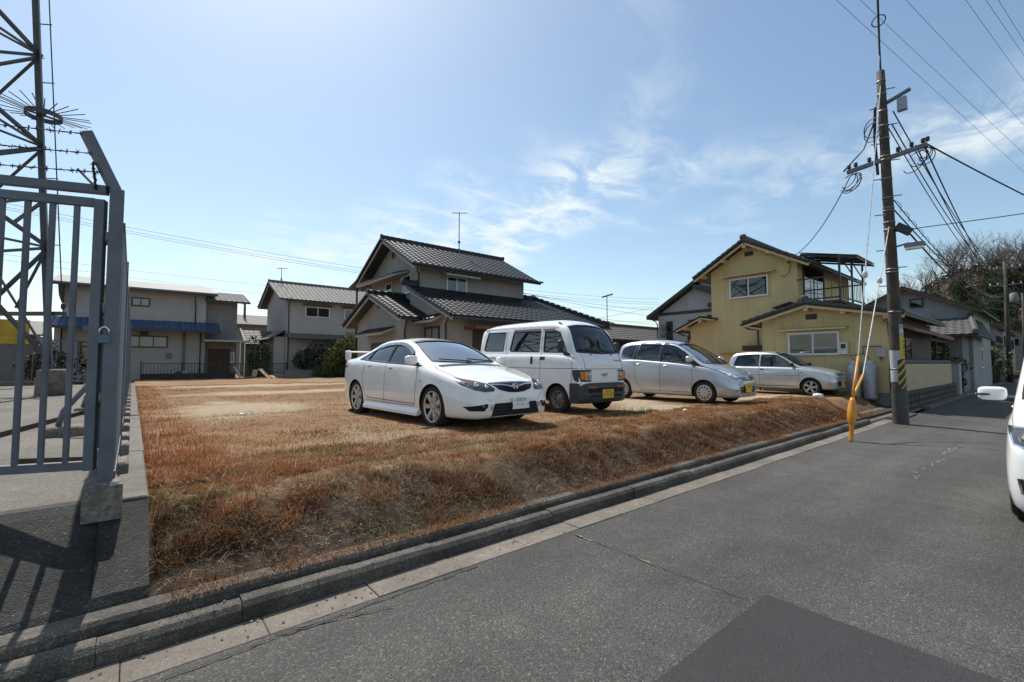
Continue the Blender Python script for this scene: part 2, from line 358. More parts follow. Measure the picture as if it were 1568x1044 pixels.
for a, b in ((2.62,2.45), (2.0,1.9)): crack('crack_dust', wob((2.865,a), (2.862,b), 7, .007), .022, M_dust)
crack('road_crack', wob((1.2,2.55), (.62,2.68), 12, .012), .012, M_tar)
crack('road_crack', wob((-.2,2.63), (1.9,2.67), 50, .008), .011, M_tar)
crack('road_crack', wob((9.2,2.35), (9.6,.2), 30, .02), .008, M_tar)

# remnants of a worn painted line
M_worn = mat('worn_paint', (.15,.146,.138), .9, var=.4, vscale=30)
for i in range(16):
    t = random.random(); uu = 7.4+3.6*t; vv = 1.22+random.uniform(-.06,.06); crack('worn_paint', wob((uu,vv), (uu+random.uniform(.05,.35),vv+random.uniform(-.03,.03)), 6, .014), random.uniform(.015,.05), M_worn)

# gutter slabs, kerb blocks and the inner channel wall: every block a piece of its own
def blocks(parent_name, piece, m, u0, u1, step, maker, jitter=.004, seed=1):
    rnd = random.Random(seed); par = bpy.data.objects.new(parent_name, None); COL.objects.link(par); struct(par)
    u = u0
    while u < u1-.05:
        b = MB(); maker(b, u+.0015, min(u+step, u1)-.0015, rnd); b.build(piece, m, par); u += step
    return par
def gut(b, a, c, r): d = r.uniform(-.003,.003); b.bbox(a, c, 2.703, 2.925, -.06, .006+d, .004)
def krb(b, a, c, r):
    d = r.uniform(-.006,.006); h = .102+r.uniform(-.006,.006); e = r.uniform(-.004,.004)
    pr = [(2.93+d,-.06),(2.935+d,h-.03),(2.958+d,h-.004),(2.975+d,h),(3.035+d,h+e),(3.045+d,h-.012),(3.045+d,-.06)]
    b.prism(pr, 'x', a, c)
def upp(b, a, c, r):
    d = r.uniform(-.008,.008); h = .150+r.uniform(-.009,.009)
    b.prism([(3.075+d,-.02),(3.078+d,h-.02),(3.095+d,h),(3.19,h+.006),(3.2,h-.01),(3.2,-.02)], 'x', a, c)
blocks('gutter', 'gutter_slab', M_gut, -3, 14.6, .6, gut, seed=3)
blocks('kerb', 'kerb_block', M_kerb, -3.09, 13.4, .6, krb, seed=5)
blocks('channel_wall', 'channel_block', M_kerb, -3.3, 13.2, 2.0, upp, seed=8)
struct(MB().box(-3, 13.3, 3.044, 3.078, -.05, .07).build('channel_bed', mat('channel_dirt', (.055,.045,.032), .95, var=.5, vscale=18, bump=.8, bscale=60)))
# driveway apron at the far end of the kerb, with steel plates
struct(MB().prism([(2.93,-.05),(3.0,.03),(3.55,.1),(3.62,-.05)], 'x', 13.42, 19.4).build('driveway_apron', M_conc))
pl_ = thing('gutter_cover', 'rusty steel cover plates bridging the gutter beyond the utility pole', 'cover plate', (15.5,2.8,0))
for i in range(3): MB().bbox(14.9+i*.62, 15.49+i*.62, 2.62, 2.96, .02, .036+.002*i, .004).build('plate', mat('plate_steel', (.05,.042,.036), .7, var=.4, vscale=9), pl_)
struct(MB().box(19.4, 48, 2.72, 3.02, -.05, .05).build('roadside_strip', M_conc))

# loose chips and grit lying along the channel, slope foot and gutter
def debris():
    V, F = [], []
    for i in range(1500):
        zone = random.random()
        if zone < .55: u = random.uniform(.15, 6); v = random.uniform(3.2, 3.45); z = float(lot_z(u, v))
        elif zone < .75: u = random.uniform(-.5, 6); v = random.uniform(2.72, 3.19); z = .006 if v < 2.93 else (.103 if v < 3.04 else (.07 if v < 3.08 else .152))
        else: u = random.uniform(.2, 8); v = random.uniform(3.4, 4.8); z = float(lot_z(u, v))
        s = random.uniform(.003, .011); k = len(V)
        for dx, dy, dz in ((1,0,0),(-1,.2,0),(0,1,0),(.1,-1,0),(0,0,.9),(0,0,-.5)): V.append((u+dx*s*random.uniform(.6,1.2), v+dy*s, z+dz*s+.002))
        F += [(k+a,k+b,k+c) for a, b, c in ((0,2,4),(2,1,4),(1,3,4),(3,0,4),(2,0,5),(1,2,5),(3,1,5),(0,3,5))]
    me = bpy.data.meshes.new('gravel'); me.from_pydata(V, [], F); me.materials.append(mat('grit', (.26,.24,.21), .9, var=.5, vscale=3))
    o = bpy.data.objects.new('gravel', me); COL.objects.link(o); tag(o, 'loose grit and stone chips on the bank and channel', 'gravel', kind='stuff')
debris()

# ------------------------------------------------------------------ dry grass: individual bent blades with their own colours
M_grass = bpy.data.materials.new('dry_grass'); M_grass.use_nodes = True
def _g():
    n = M_grass.node_tree.nodes; l = M_grass.node_tree.links; b = n['Principled BSDF']; a = n.new('ShaderNodeAttribute'); a.attribute_name = 'Col'
    l.new(a.outputs['Color'], b.inputs['Base Color']); b.inputs['Roughness'].default_value = .7; b.inputs['Specular IOR Level'].default_value = .25
    t = n.new('ShaderNodeBsdfTranslucent'); l.new(a.outputs['Color'], t.inputs[0]); mx = n.new('ShaderNodeMixShader'); mx.inputs[0].default_value = .3
    o = n['Material Output']; l.new(b.outputs[0], mx.inputs[1]); l.new(t.outputs[0], mx.inputs[2]); l.new(mx.outputs[0], o.inputs[0])
_g()
def blades(name, P, H, Wd, lean, colr, label, az=None):
    """P (n,3) roots, H length, Wd width, lean 0..1, colr (n,3): each blade is a bent strip of three faces"""
    n = len(P); az = np.random.uniform(0, 2*np.pi, n) if az is None else az
    d = np.stack([np.cos(az), np.sin(az), np.zeros(n)], 1); s = np.stack([-np.sin(az), np.cos(az), np.zeros(n)], 1)
    tw = np.random.uniform(-1, 1, n)[:,None]; s = s*(1-.3*abs(tw))+d*tw*.5
    up = np.array([0,0,1.]); V = np.zeros((n, 7, 3)); H_ = H[:,None]; L = lean[:,None]; w = Wd[:,None]
    p1 = P+H_*(.42*up*(1-.55*L)+.34*L*d); p2 = p1+H_*(.34*up*(1-1.05*L)+.36*L*d); p3 = p2+H_*(.28*up*(1-1.5*L)+.34*L*d)
    for k, (p, ww) in enumerate(((P,1.),(p1,.85),(p2,.55))): V[:,2*k] = p-s*w*ww/2; V[:,2*k+1] = p+s*w*ww/2
    V[:,6] = p3
    b = np.arange(n)[:,None]*7
    q = np.concatenate([b+np.array([0,1,3,2]), b+np.array([2,3,5,4])], 1).reshape(-1); t = (b+np.array([4,5,6])).reshape(-1)
    me = bpy.data.meshes.new(name); me.vertices.add(n*7); me.vertices.foreach_set('co', V.reshape(-1))
    loops = np.concatenate([q, t]); me.loops.add(len(loops)); me.loops.foreach_set('vertex_index', loops.astype(np.int32))
    st = np.concatenate([np.arange(n*2)*4, n*8+np.arange(n)*3]); me.polygons.add(n*3); me.polygons.foreach_set('loop_start', st.astype(np.int32))
    try: me.polygons.foreach_set('loop_total', np.concatenate([np.full(n*2,4), np.full(n,3)]).astype(np.int32))
    except Exception: pass
    me.update(calc_edges=True)
    at = me.color_attributes.new('Col', 'FLOAT_COLOR', 'POINT'); c4 = np.ones((n,7,4)); c4[:,:,:3] = colr[:,None,:]; at.data.foreach_set('color', c4.reshape(-1))
    me.materials.append(M_grass); o = bpy.data.objects.new(name, me); COL.objects.link(o); tag(o, label, 'grass', kind='stuff'); return o
def pick(n, pal, w):
    w = np.array(w)/sum(w); i = np.random.choice(len(pal), n, p=w); return np.array(pal)[i]*np.random.uniform(.65, 1.3, (n,1))
RED, ORG, STRAW, PALE, BRN, GRN, OLV = (.30,.10,.036), (.33,.15,.055), (.31,.205,.105), (.45,.355,.22), (.115,.06,.03), (.065,.095,.02), (.15,.14,.045)
CARS = [(4.25,5.15,9.7,.8), (7.02,5.65,9.0,.62), (11.25,4.75,8.2,.66), (16.7,4.4,7.8,.66)]
def not_under_car(U, V):
    ok = np.ones(len(U), bool)
    for c, a, b, h in CARS: ok &= ~((abs(U-c) < h) & (V > a+.3) & (V < b))
    return ok
def sandiness(U, V):
    s = np.full(U.shape, -9.)
    for cx, cy, rx, ry in SANDY: s = np.maximum(s, 1-np.hypot((U-cx)/rx, (V-cy)/ry))
    return s
def grass_bank():
    n = 400000
    u = .14+14.6*np.random.rand(n)**1.55; v = 3.17+np.random.rand(n)**1.1*2.2
    tuft = hashn_np(u*6.5, v*6.5)*.6+hashn_np(u*14+3, v*14)*.4; big = hashn_np(u*1.3+4, v*1.7+8); hole = hashn_np(u*2.6+41, v*3.1+17)
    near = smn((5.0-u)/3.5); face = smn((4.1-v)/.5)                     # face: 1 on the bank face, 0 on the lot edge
    keep = np.random.rand(n) < np.clip(.10+1.25*tuft**1.5-.75*near*face*smn((hole-.45)/.25), .02, 1)*np.where(v < 3.38, .35+.3*(1-near), 1)
    keep &= not_under_car(u, v)
    u, v, tuft, big, hole, near, face = (x[keep] for x in (u, v, tuft, big, hole, near, face)); n = len(u); z = lot_z(u, v)-.004
    col = pick(n, (RED,ORG,STRAW,PALE,BRN), (1.2,2.4,2.2,.7,3.0))
    def sel(mask, pal, w): col[mask] = pick(int(mask.sum()), pal, w)
    redf = hashn_np(u*2.6+30, v*3.0+2); sel((redf > .60+.08*near) & (np.random.rand(n) < .85), (RED,ORG,BRN,STRAW), (2.6,3,1.2,.8))
    sel((big > .6) & (redf < .6) & (np.random.rand(n) < .6), (STRAW,PALE,ORG,BRN), (3,1.3,1.4,1.4))
    sel((hashn_np(u*1.9+11, v*2.7+5) > .68) & (np.random.rand(n) < .42*(.35+.65*near)), (GRN,OLV), (1.8,2))
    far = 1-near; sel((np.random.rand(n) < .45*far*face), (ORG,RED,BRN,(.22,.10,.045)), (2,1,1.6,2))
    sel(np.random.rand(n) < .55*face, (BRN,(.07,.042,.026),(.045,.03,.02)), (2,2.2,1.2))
    H = (.026+.068*tuft*np.random.uniform(.4,1.3,n))*(1+.25*face)*np.where(u < .6, 1.2, 1)*np.where(v > 4.7, .7, 1); H *= np.where(np.random.rand(n) < .02, 2.1, 1); H *= np.where(redf > .66, 1.2, .95)
    lean = np.clip(np.random.beta(3.0, 1.5, n)*1.08, .15, 1.05); lean = np.where(redf > .68, lean*.72, lean)
    fld = hashn_np(u*3.3+5, v*3.3+9)*9.5; az = np.where(np.random.rand(n) < .55, fld+np.random.normal(0, .7, n), np.random.normal(-1.6, 1.3, n))
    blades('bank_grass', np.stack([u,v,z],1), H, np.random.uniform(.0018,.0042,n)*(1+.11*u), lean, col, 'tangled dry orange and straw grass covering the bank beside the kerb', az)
    k = 9000; uu = .2+12.8*np.random.rand(k)**1.2; ok = hashn_np(uu*1.3+60, uu*0) > .45; uu = uu[ok]; k = len(uu); vv = np.random.uniform(3.08,3.2,k)
    blades('channel_grass', np.stack([uu,vv,np.full(k,.145)],1), np.random.uniform(.03,.09,k), np.random.uniform(.002,.004,k)*(1+.1*uu), np.random.beta(3,1.5,k), pick(k, (ORG,RED,STRAW,BRN,OLV), (2,1.5,2,1.5,.6)), 'dry grass spilling over the channel wall', np.random.normal(-1.6,.6,k))
    # long fallen straw stems
    n = 2000; u = .16+9*np.random.rand(n)**1.6; v = 3.2+1.8*np.random.rand(n); z = lot_z(u, v)+np.random.uniform(.0,.04,n)
    blades('fallen_straw', np.stack([u,v,z],1), np.random.uniform(.06,.20,n), np.random.uniform(.0014,.0026,n), np.random.uniform(.85,1.12,n), pick(n, (PALE,STRAW,(.55,.46,.32)), (2,2,1)), 'loose pale straw stems fallen across the bank')
grass_bank()
def grass_lot():
    n = 300000
    u = .13+17*np.random.rand(n)**1.3; v = 4.4+20*np.random.rand(n)**1.7
    s = sandiness(u, v)+(hashn_np(u*1.3, v*1.3)-.5)*1.2; ok = (s < .05+.35*np.random.rand(n)) & not_under_car(u, v); ok &= np.random.rand(n) < .35+.65*hashn_np(u*3, v*3)
    u, v = u[ok], v[ok]; n = len(u); z = lot_z(u, v)-.003
    col = pick(n, (ORG,STRAW,PALE,BRN,RED), (2.6,2.4,.9,2.2,1.2)); dk = hashn_np(u*1.6+3, v*1.6+8) > .6; col[dk] *= .72
    red = ((u < .75+.5*hashn_np(v*1.2, v*0)) | (hashn_np(u*.9+7, v*.9) > .66)); col[red] = pick(red.sum(), (RED,ORG,STRAW), (3,2.2,1))
    gr = (hashn_np(u*1.1+17, v*1.5+5) > .78) & (np.random.rand(n) < .35); col[gr] = pick(gr.sum(), (GRN,OLV), (1,2))
    H = np.random.uniform(.018,.05,n)*(1+1.3*(u < .7)*np.random.rand(n))*(1+1.0*((u < 3) & (v < 7))*hashn_np(u*3, v*3)); lean = np.random.beta(2.5,1.6,n)
    blades('lot_grass', np.stack([u,v,z],1), H, np.random.uniform(.003,.006,n)*(1+.05*(u+v)), lean, col, 'short dormant tan grass spread over the flat parking lot')
grass_lot()
def weeds():
    # green weeds at the slope foot, in the channel and in front of the van; rust-coloured tufts on the channel wall
    Ps, C, H = [], [], []
    for cu, cv, r, k, pal, h in ((1.35,3.06,.09,90,GRN,.06),(.85,3.06,.06,50,GRN,.05),(1.55,3.3,.18,260,GRN,.1),(2.15,3.32,.2,240,OLV,.11),(2.0,4.45,.25,620,GRN,.06),(1.75,5.3,.22,420,GRN,.05),(1.5,4.9,.2,260,OLV,.08),(3.2,4.3,.3,300,OLV,.07),
                              (7.25,5.3,.16,160,OLV,.2),(7.6,5.15,.12,120,GRN,.16),(12.4,5.2,.25,150,GRN,.09),(13.2,3.75,.5,500,GRN,.06),(1.75,3.12,.09,160,ORG,.05),(2.35,3.13,.12,220,ORG,.05),(2.0,3.13,.1,180,ORG,.05),(2.75,3.14,.09,140,STRAW,.05),(2.9,3.07,.05,60,OLV,.05),
                              (17.3,4.1,.5,260,OLV,.12),(15.2,3.7,.4,260,GRN,.06),(.35,5.6,.25,500,RED,.13),(.3,4.6,.2,400,RED,.12),(.3,7.5,.2,400,RED,.12),(.25,9.5,.2,300,ORG,.12),(.55,3.72,.11,330,RED,.09),(.85,3.55,.09,260,ORG,.08),(1.05,3.68,.10,300,RED,.08),(.42,4.15,.1,260,RED,.08),(.75,4.25,.13,320,RED,.08),(1.6,3.62,.10,240,ORG,.08),(1.25,4.4,.2,420,RED,.08),(.3,3.5,.08,160,STRAW,.1),(2.4,4.7,.3,400,ORG,.07),(3.4,3.75,.2,300,GRN,.05),(2.6,3.4,.2,260,GRN,.07),(.3,12.2,.3,300,RED,.1)):
        a = np.random.uniform(0, 6.28, k); q = r*np.sqrt(np.random.rand(k)); uu = np.maximum(.13, cu+q*np.cos(a)*1.8); vv = cv+q*np.sin(a)
        zz = lot_z(uu, np.maximum(vv, 3.2)); zz = np.where(vv < 3.2, np.where(vv < 3.08, .07, .15), zz)
        Ps.append(np.stack([uu,vv,zz-.003],1)); C.append(np.array(pal)*np.random.uniform(.7,1.5,(k,1))); H.append(h*np.random.uniform(.4,1.1,k))
    P = np.concatenate(Ps); n = len(P); blades('weed_tufts', P, np.concatenate(H), np.random.uniform(.003,.007,n), np.random.beta(2,2.6,n), np.concatenate(C), 'small green and rust weed tufts along the kerb channel and lot edge')
weeds()
# ------------------------------------------------------------------ cars (local frame: +Y from the front bumper to the rear, right-hand side at -X)
M_rub = mat('tyre_rubber', (.018,.018,.018), .85, var=.3, vscale=30); M_blk = mat('black_plastic', (.016,.016,.017), .5); M_trim = mat('black_trim', (.012,.012,.013), .35)
M_well = mat('wheel_well', (.008,.008,.008), .95); M_cabin = mat('cabin_dark', (.03,.03,.032), .9); M_seat = mat('seat_cloth', (.07,.072,.08), .95, var=.3, vscale=40)
M_chr = mat('chrome', (.75,.75,.77), .12, 1); M_alloy = mat('alloy_wheel', (.52,.50,.47), .38, .75, var=.15, vscale=14); M_steel = mat('dull_steel', (.20,.19,.18), .5, .8, var=.4, vscale=20)
M_lens = glass('lamp_lens', (.86,.88,.9), .1); M_lampin = mat('lamp_reflector', (.55,.56,.58), .22, .9); M_lampdk = mat('lamp_housing_dark', (.045,.047,.05), .25, .2, coat=.6)
M_amber = mat('amber_lens', (.55,.13,.02), .2, coat=.7); M_red = mat('red_lens', (.4,.02,.02), .2, coat=.7)
M_gclear = glass('car_glass', (.62,.68,.67), .03); M_gwind = glass('windscreen_glass', (.5,.57,.57), .38); M_gdark = glass('privacy_glass', (.10,.105,.11), .05); M_gvan = glass('van_glass', (.42,.47,.47), .04)
M_platew = mat('plate_white', (.72,.73,.72), .4); M_platey = mat('plate_yellow', (.75,.47,.02), .4); M_ink = mat('plate_ink', (.01,.03,.015), .5)
def paint(name, c, metal=0, rough=.28, var=.05): return mat(name, c, rough, metal, var=var, vscale=2.5, coat=1)
def pchip(tab):
    x = np.array([a for a, _ in tab], float); y = np.array([b for _, b in tab], float); h = np.diff(x); d = np.diff(y)/h; m = np.zeros(len(x))
    for i in range(1, len(x)-1):
        if d[i-1]*d[i] > 0: w1 = 2*h[i]+h[i-1]; w2 = h[i]+2*h[i-1]; m[i] = (w1+w2)/(w1/d[i-1]+w2/d[i])
    m[0] = d[0]; m[-1] = d[-1]
    def f(t):
        t = min(max(t, x[0]), x[-1]); i = min(int(np.searchsorted(x, t, side='right')-1), len(x)-2); i = max(i, 0); q = (t-x[i])/h[i]
        return float((2*q**3-3*q*q+1)*y[i]+(q**3-2*q*q+q)*h[i]*m[i]+(-2*q**3+3*q*q)*y[i+1]+(q**3-q*q)*h[i]*m[i+1])
    return f
def half_section(S, s, ins=0.):
    hw, zb, zs, zt, ht, c = (S[k](s) for k in ('hw','zb','zs','zt','ht','cr'))
    if ins: hw -= ins+.03; ht -= ins; zt -= ins*.8; zb = max(zb+.12, S['floor'])
    ht = min(ht, hw-.07); zr = zt-c; zs = min(zs, zr-.015); P = []
    P += [(0,zb),(.5*hw,zb),(hw-.13,zb),(hw-.06,zb+.012),(hw-.028,zb+.05),(hw-.014,zb+.12)]
    z0, z1 = zb+.17, zs-.10
    for k in range(7):
        t = k/6; z = z0+(z1-z0)*t
        P.append((hw-S['bow']*(1.15*t-.45)**2 - (.0 if ins else S['crease']*math.exp(-((z-S['crz'](s))/.035)**2)), z))
    e = P[-1][0]; P += [(e-.006,zs-.05),(e-.018,zs-.015),(e-.032,zs)]
    g0 = (e-.042, zs+.012)
    for k in range(6):
        t = k/5; P.append((g0[0]+(ht-g0[0])*t+S['bulge']*4*t*(1-t), g0[1]+(zr-g0[1])*t))
    for k in range(1, 8):
        q = k/7; P.append((ht*(1-q), zr+c*(1-(1-q)**S['roofe'])))
    return P
def loft(S, stations, ins=0.):
    V, F = [], []; n = None
    for s in stations:
        h = half_section(S, s, ins); full = h+[(-x, z) for x, z in h[-2:0:-1]]; n = len(full)
        V += [(x, s, z) for x, z in full]
    for i in range(len(stations)-1):
        for j in range(n): F.append((i*n+j, i*n+(j+1) % n, (i+1)*n+(j+1) % n, (i+1)*n+j))
    F.append(tuple(range(n))); F.append(tuple(range((len(stations)-1)*n, len(stations)*n)[::-1]))
    return V, F
def raw(name, V, F, mats):
    me = bpy.data.meshes.new(name); me.from_pydata([tuple(v) for v in V], [], F); bm = bmesh.new(); bm.from_mesh(me); bmesh.ops.recalc_face_normals(bm, faces=bm.faces); bm.to_mesh(me); bm.free()
    for m in mats: me.materials.append(m)
    return me
def boolean(me, cutters):
    o = bpy.data.objects.new('tmp_body', me); COL.objects.link(o); tmp = []
    for c in cutters:
        k = bpy.data.objects.new('tmp_cut', c); COL.objects.link(k); tmp.append(k)
        md = o.modifiers.new('b', 'BOOLEAN'); md.operation = 'DIFFERENCE'; md.object = k; md.solver = 'EXACT'; md.material_mode = 'TRANSFER'
    dg = bpy.context.evaluated_depsgraph_get(); res = bpy.data.meshes.new_from_object(o.evaluated_get(dg))
    for k in [o]+tmp: bpy.data.objects.remove(k)
    return res
class Car:
    def __init__(self, S, root, paint_m):
        self.S = S; self.root = root; self.paint = paint_m; L = S['L']
        st = sorted(set([0,.012,.03,.055,.085,.12]+list(np.linspace(.16, L-.16, 64))+[L-.12,L-.085,L-.055,L-.03,L-.012,L]))
        V, F = loft(S, st); self.solid = raw('solid', V, F, [paint_m]); self.solid.polygons.foreach_set('use_smooth', [True]*len(self.solid.polygons))
        self.bvh = BVHTree.FromPolygons([v.co.copy() for v in self.solid.vertices], [tuple(p.vertices) for p in self.solid.polygons])
    def hit(self, a, b, mode, off=0.):
        if mode in ('R', 'L'):
            sx = -1 if mode == 'R' else 1; o, d = Vector((sx*3, a, b)), Vector((-sx, 0, 0))
        elif mode == 'F': o, d = Vector((a, -3, b)), Vector((0, 1, 0))
        elif mode == 'B': o, d = Vector((a, self.S['L']+3, b)), Vector((0, -1, 0))
        else: o, d = Vector((a, b, 4)), Vector((0, 0, -1))
        p, nrm, i, _ = self.bvh.ray_cast(o, d)
        if p is None:
            p, nrm, i, _ = self.bvh.find_nearest(o-d*(o.dot(d))*1.0 if mode in 'RL' else o+d*3)
        if nrm.dot(d) > 0: nrm = -nrm
        return p+nrm*off
    def patch(self, name, poly, mode, m, off=.003, res=.05, parent=None, both=False, label=None):
        """fills an outline drawn in side (s,z), front (x,z) or top (x,s) view and lays it on the body surface"""
        out = []
        for md in ((mode, 'L') if both and mode == 'R' else (mode,)):
            for pl2 in ((poly, [(-x, z) for x, z in poly]) if both and mode in ('F','B','T') else (poly,)):
                fine = []
                for i, p in enumerate(pl2):
                    q = pl2[(i+1) % len(pl2)]; k = max(1, int(math.dist(p, q)/res))
                    fine += [(p[0]+(q[0]-p[0])*t/k, p[1]+(q[1]-p[1])*t/k) for t in range(k)]
                n = len(fine); xs = [p[0] for p in fine]; ys = [p[1] for p in fine]; pts = [Vector(p) for p in fine]
                def inside(x, y):
                    c = False
                    for i in range(n):
                        (x1, y1), (x2, y2) = fine[i], fine[i-1]
                        if (y1 > y) != (y2 > y) and x < (x2-x1)*(y-y1)/(y2-y1)+x1: c = not c
                    return c
                gx = np.arange(min(xs)+res*.6, max(xs), res); gy = np.arange(min(ys)+res*.6, max(ys), res)
                for x in gx:
                    for y in gy:
                        if inside(x, y) and min((x-a)**2+(y-b)**2 for a, b in fine) > (res*.35)**2: pts.append(Vector((x, y)))
                r = delaunay_2d_cdt(pts, [(i, (i+1) % n) for i in range(n)], [], 1, 1e-5)
                b = MB(); b.smooth = True; b.add([self.hit(p.x, p.y, md, off) for p in r[0]], [tuple(f) for f in r[2]])
                out.append(b.build(name, m, parent or self.root, label=label))
        return out
    def strip(self, name, line, mode, w, m, off=.0025, closed=False, both=False, parent=None, step=.04):
        for md in ((mode, 'L') if both and mode == 'R' else (mode,)):
            for ln in ((line, [(-x, z) for x, z in line]) if both and mode in ('F','B','T') else (line,)):
                P = []; k0 = len(ln); rng_ = range(k0 if closed else k0-1)
                for i in rng_:
                    p, q = ln[i], ln[(i+1) % k0]; k = max(1, int(math.dist(p, q)/step)); P += [(p[0]+(q[0]-p[0])*t/k, p[1]+(q[1]-p[1])*t/k) for t in range(k)]
                if not closed: P.append(ln[-1])
                n = len(P); A, B = [], []
                for i, p in enumerate(P):
                    a, c = (P[i-1], P[(i+1) % n]) if closed else (P[max(i-1,0)], P[min(i+1,n-1)])
                    dx, dy = c[0]-a[0], c[1]-a[1]; L = math.hypot(dx, dy) or 1; nx, ny = -dy/L*w/2, dx/L*w/2
                    A.append(self.hit(p[0]+nx, p[1]+ny, md, off)); B.append(self.hit(p[0]-nx, p[1]-ny, md, off))
                b = MB(); b.smooth = True; b.add(A+B, [(i, (i+1) % n, n+(i+1) % n, n+i) for i in range(n if closed else n-1)]); b.build(name, m, parent or self.root)
    def finish(self, wins_side, screen, rear, wells, cab, panels=()):
        """cuts cabin, window openings and wheel wells out of the solid; puts the panes in"""
        S = self.S; cut = []
        st = list(np.linspace(cab[0], cab[1], 30)); V, F = loft(S, st, .045); cut.append(raw('c', V, F, [M_cabin]))
        b = MB()
        for poly, g in wins_side: b.prism(poly, 'x', -1.6, 1.6)
        cut.append(raw('c', b.v, b.f, [M_trim]))
        b = MB()
        for poly, a, c, g in (screen, rear):
            b.prism(poly, 'y', a, c)
        cut.append(raw('c', b.v, b.f, [M_trim]))
        b = MB()
        for s, z, r in wells:
            for sx in (-1, 1):
                hw = S['hw'](s); b.lathe([(0, sx*(hw-.30)), (r, sx*(hw-.30)), (r, sx*(hw+.3)), (0, sx*(hw+.3))], 36, 'x', (0, s, z))
        me = raw('c', b.v, b.f, [M_well]); bm = bmesh.new(); bm.from_mesh(me); bmesh.ops.remove_doubles(bm, verts=bm.verts, dist=1e-5); bmesh.ops.recalc_face_normals(bm, faces=bm.faces); bm.to_mesh(me); bm.free(); cut.append(me)
        res = boolean(self.solid.copy(), cut); res.name = 'body'
        # keep the smooth normals of the uncut shell
        sol = self.solid; polys = sol.polygons; vn = [v.normal.copy() for v in sol.vertices]; vco = [v.co for v in sol.vertices]
        from mathutils.interpolate import poly_3d_calc
        nrm = [None]*len(res.loops); smooth = []
        for p in res.polygons:
            c = p.center; q, qn, i, d = self.bvh.find_nearest(c); outer = d < .006 and abs(qn.dot(p.normal)) > .8
            smooth.append(True)
            for li in p.loop_indices:
                if outer:
                    co = res.vertices[res.loops[li].vertex_index].co; q2, n2, i2, d2 = self.bvh.find_nearest(co)
                    f = polys[i2]
                    if len(f.vertices) > 6: nrm[li] = p.normal.copy(); continue
                    w = poly_3d_calc([vco[k] for k in f.vertices], q2); nn = Vector()
                    for k, ww in zip(f.vertices, w): nn += vn[k]*ww
                    nrm[li] = nn.normalized() if nn.length > .1 else p.normal.copy()
                else: nrm[li] = p.normal.copy()
        res.polygons.foreach_set('use_smooth', smooth); res.normals_split_custom_set(nrm)
        o = bpy.data.objects.new('body', res); COL.objects.link(o); o.parent = self.root; self.body = o
        for poly, g in wins_side: self.patch('side_window', poly, 'R', g, -.010, .09, both=True)
        self.patch('windscreen', screen[0], 'F', screen[3], -.008, .09); self.patch('rear_window', rear[0], 'B', rear[3], -.008, .12)
    def interior(self, rows, belt, dash_s, wheel_x=-.36, w=.25):
        r = self.root; d = MB(); hw = self.S['hw'](dash_s)-.12; fl = self.S['floor']
        d.prism([(dash_s-.15, belt-.12),(dash_s+.1, belt-.02),(dash_s+.38, belt-.05),(dash_s+.44, belt-.22),(dash_s+.3, fl+.1),(dash_s-.05, fl+.1)], 'x', -hw, hw); d.build('dashboard', M_cabin, r)
        s = MB(); s.smooth = True; prof = []
        ring = [(wheel_x+.18*math.cos(t), dash_s+.52+.05*math.sin(t), belt-.02+.17*math.sin(t)) for t in np.linspace(0, 2*math.pi, 25)]; s.tube(ring, .015, 6, False)
        s.beam((wheel_x-.16,dash_s+.51,belt-.03),(wheel_x+.16,dash_s+.51,belt-.03),.03,.04); s.build('steering_wheel', M_blk, r)
        for (sy, xs, top) in rows:
            for x in xs:
                b = MB(); b.smooth = True; b.sup((x, sy, fl+.24), (w, .26, .11), .45); b.sup((x, sy+.3, fl+.56), (w*.94, .09, .36), .45, rot=Matrix.Rotation(-.2, 3, 'X')); o = b.build('seat', M_seat, r)
                h = MB(); h.smooth = True; h.sup((x, sy+.4, top), (.12, .05, .09), .5); h.tube([(x,sy+.38,top-.2),(x,sy+.4,top)], .012, 5); h.build('headrest', M_seat, o)
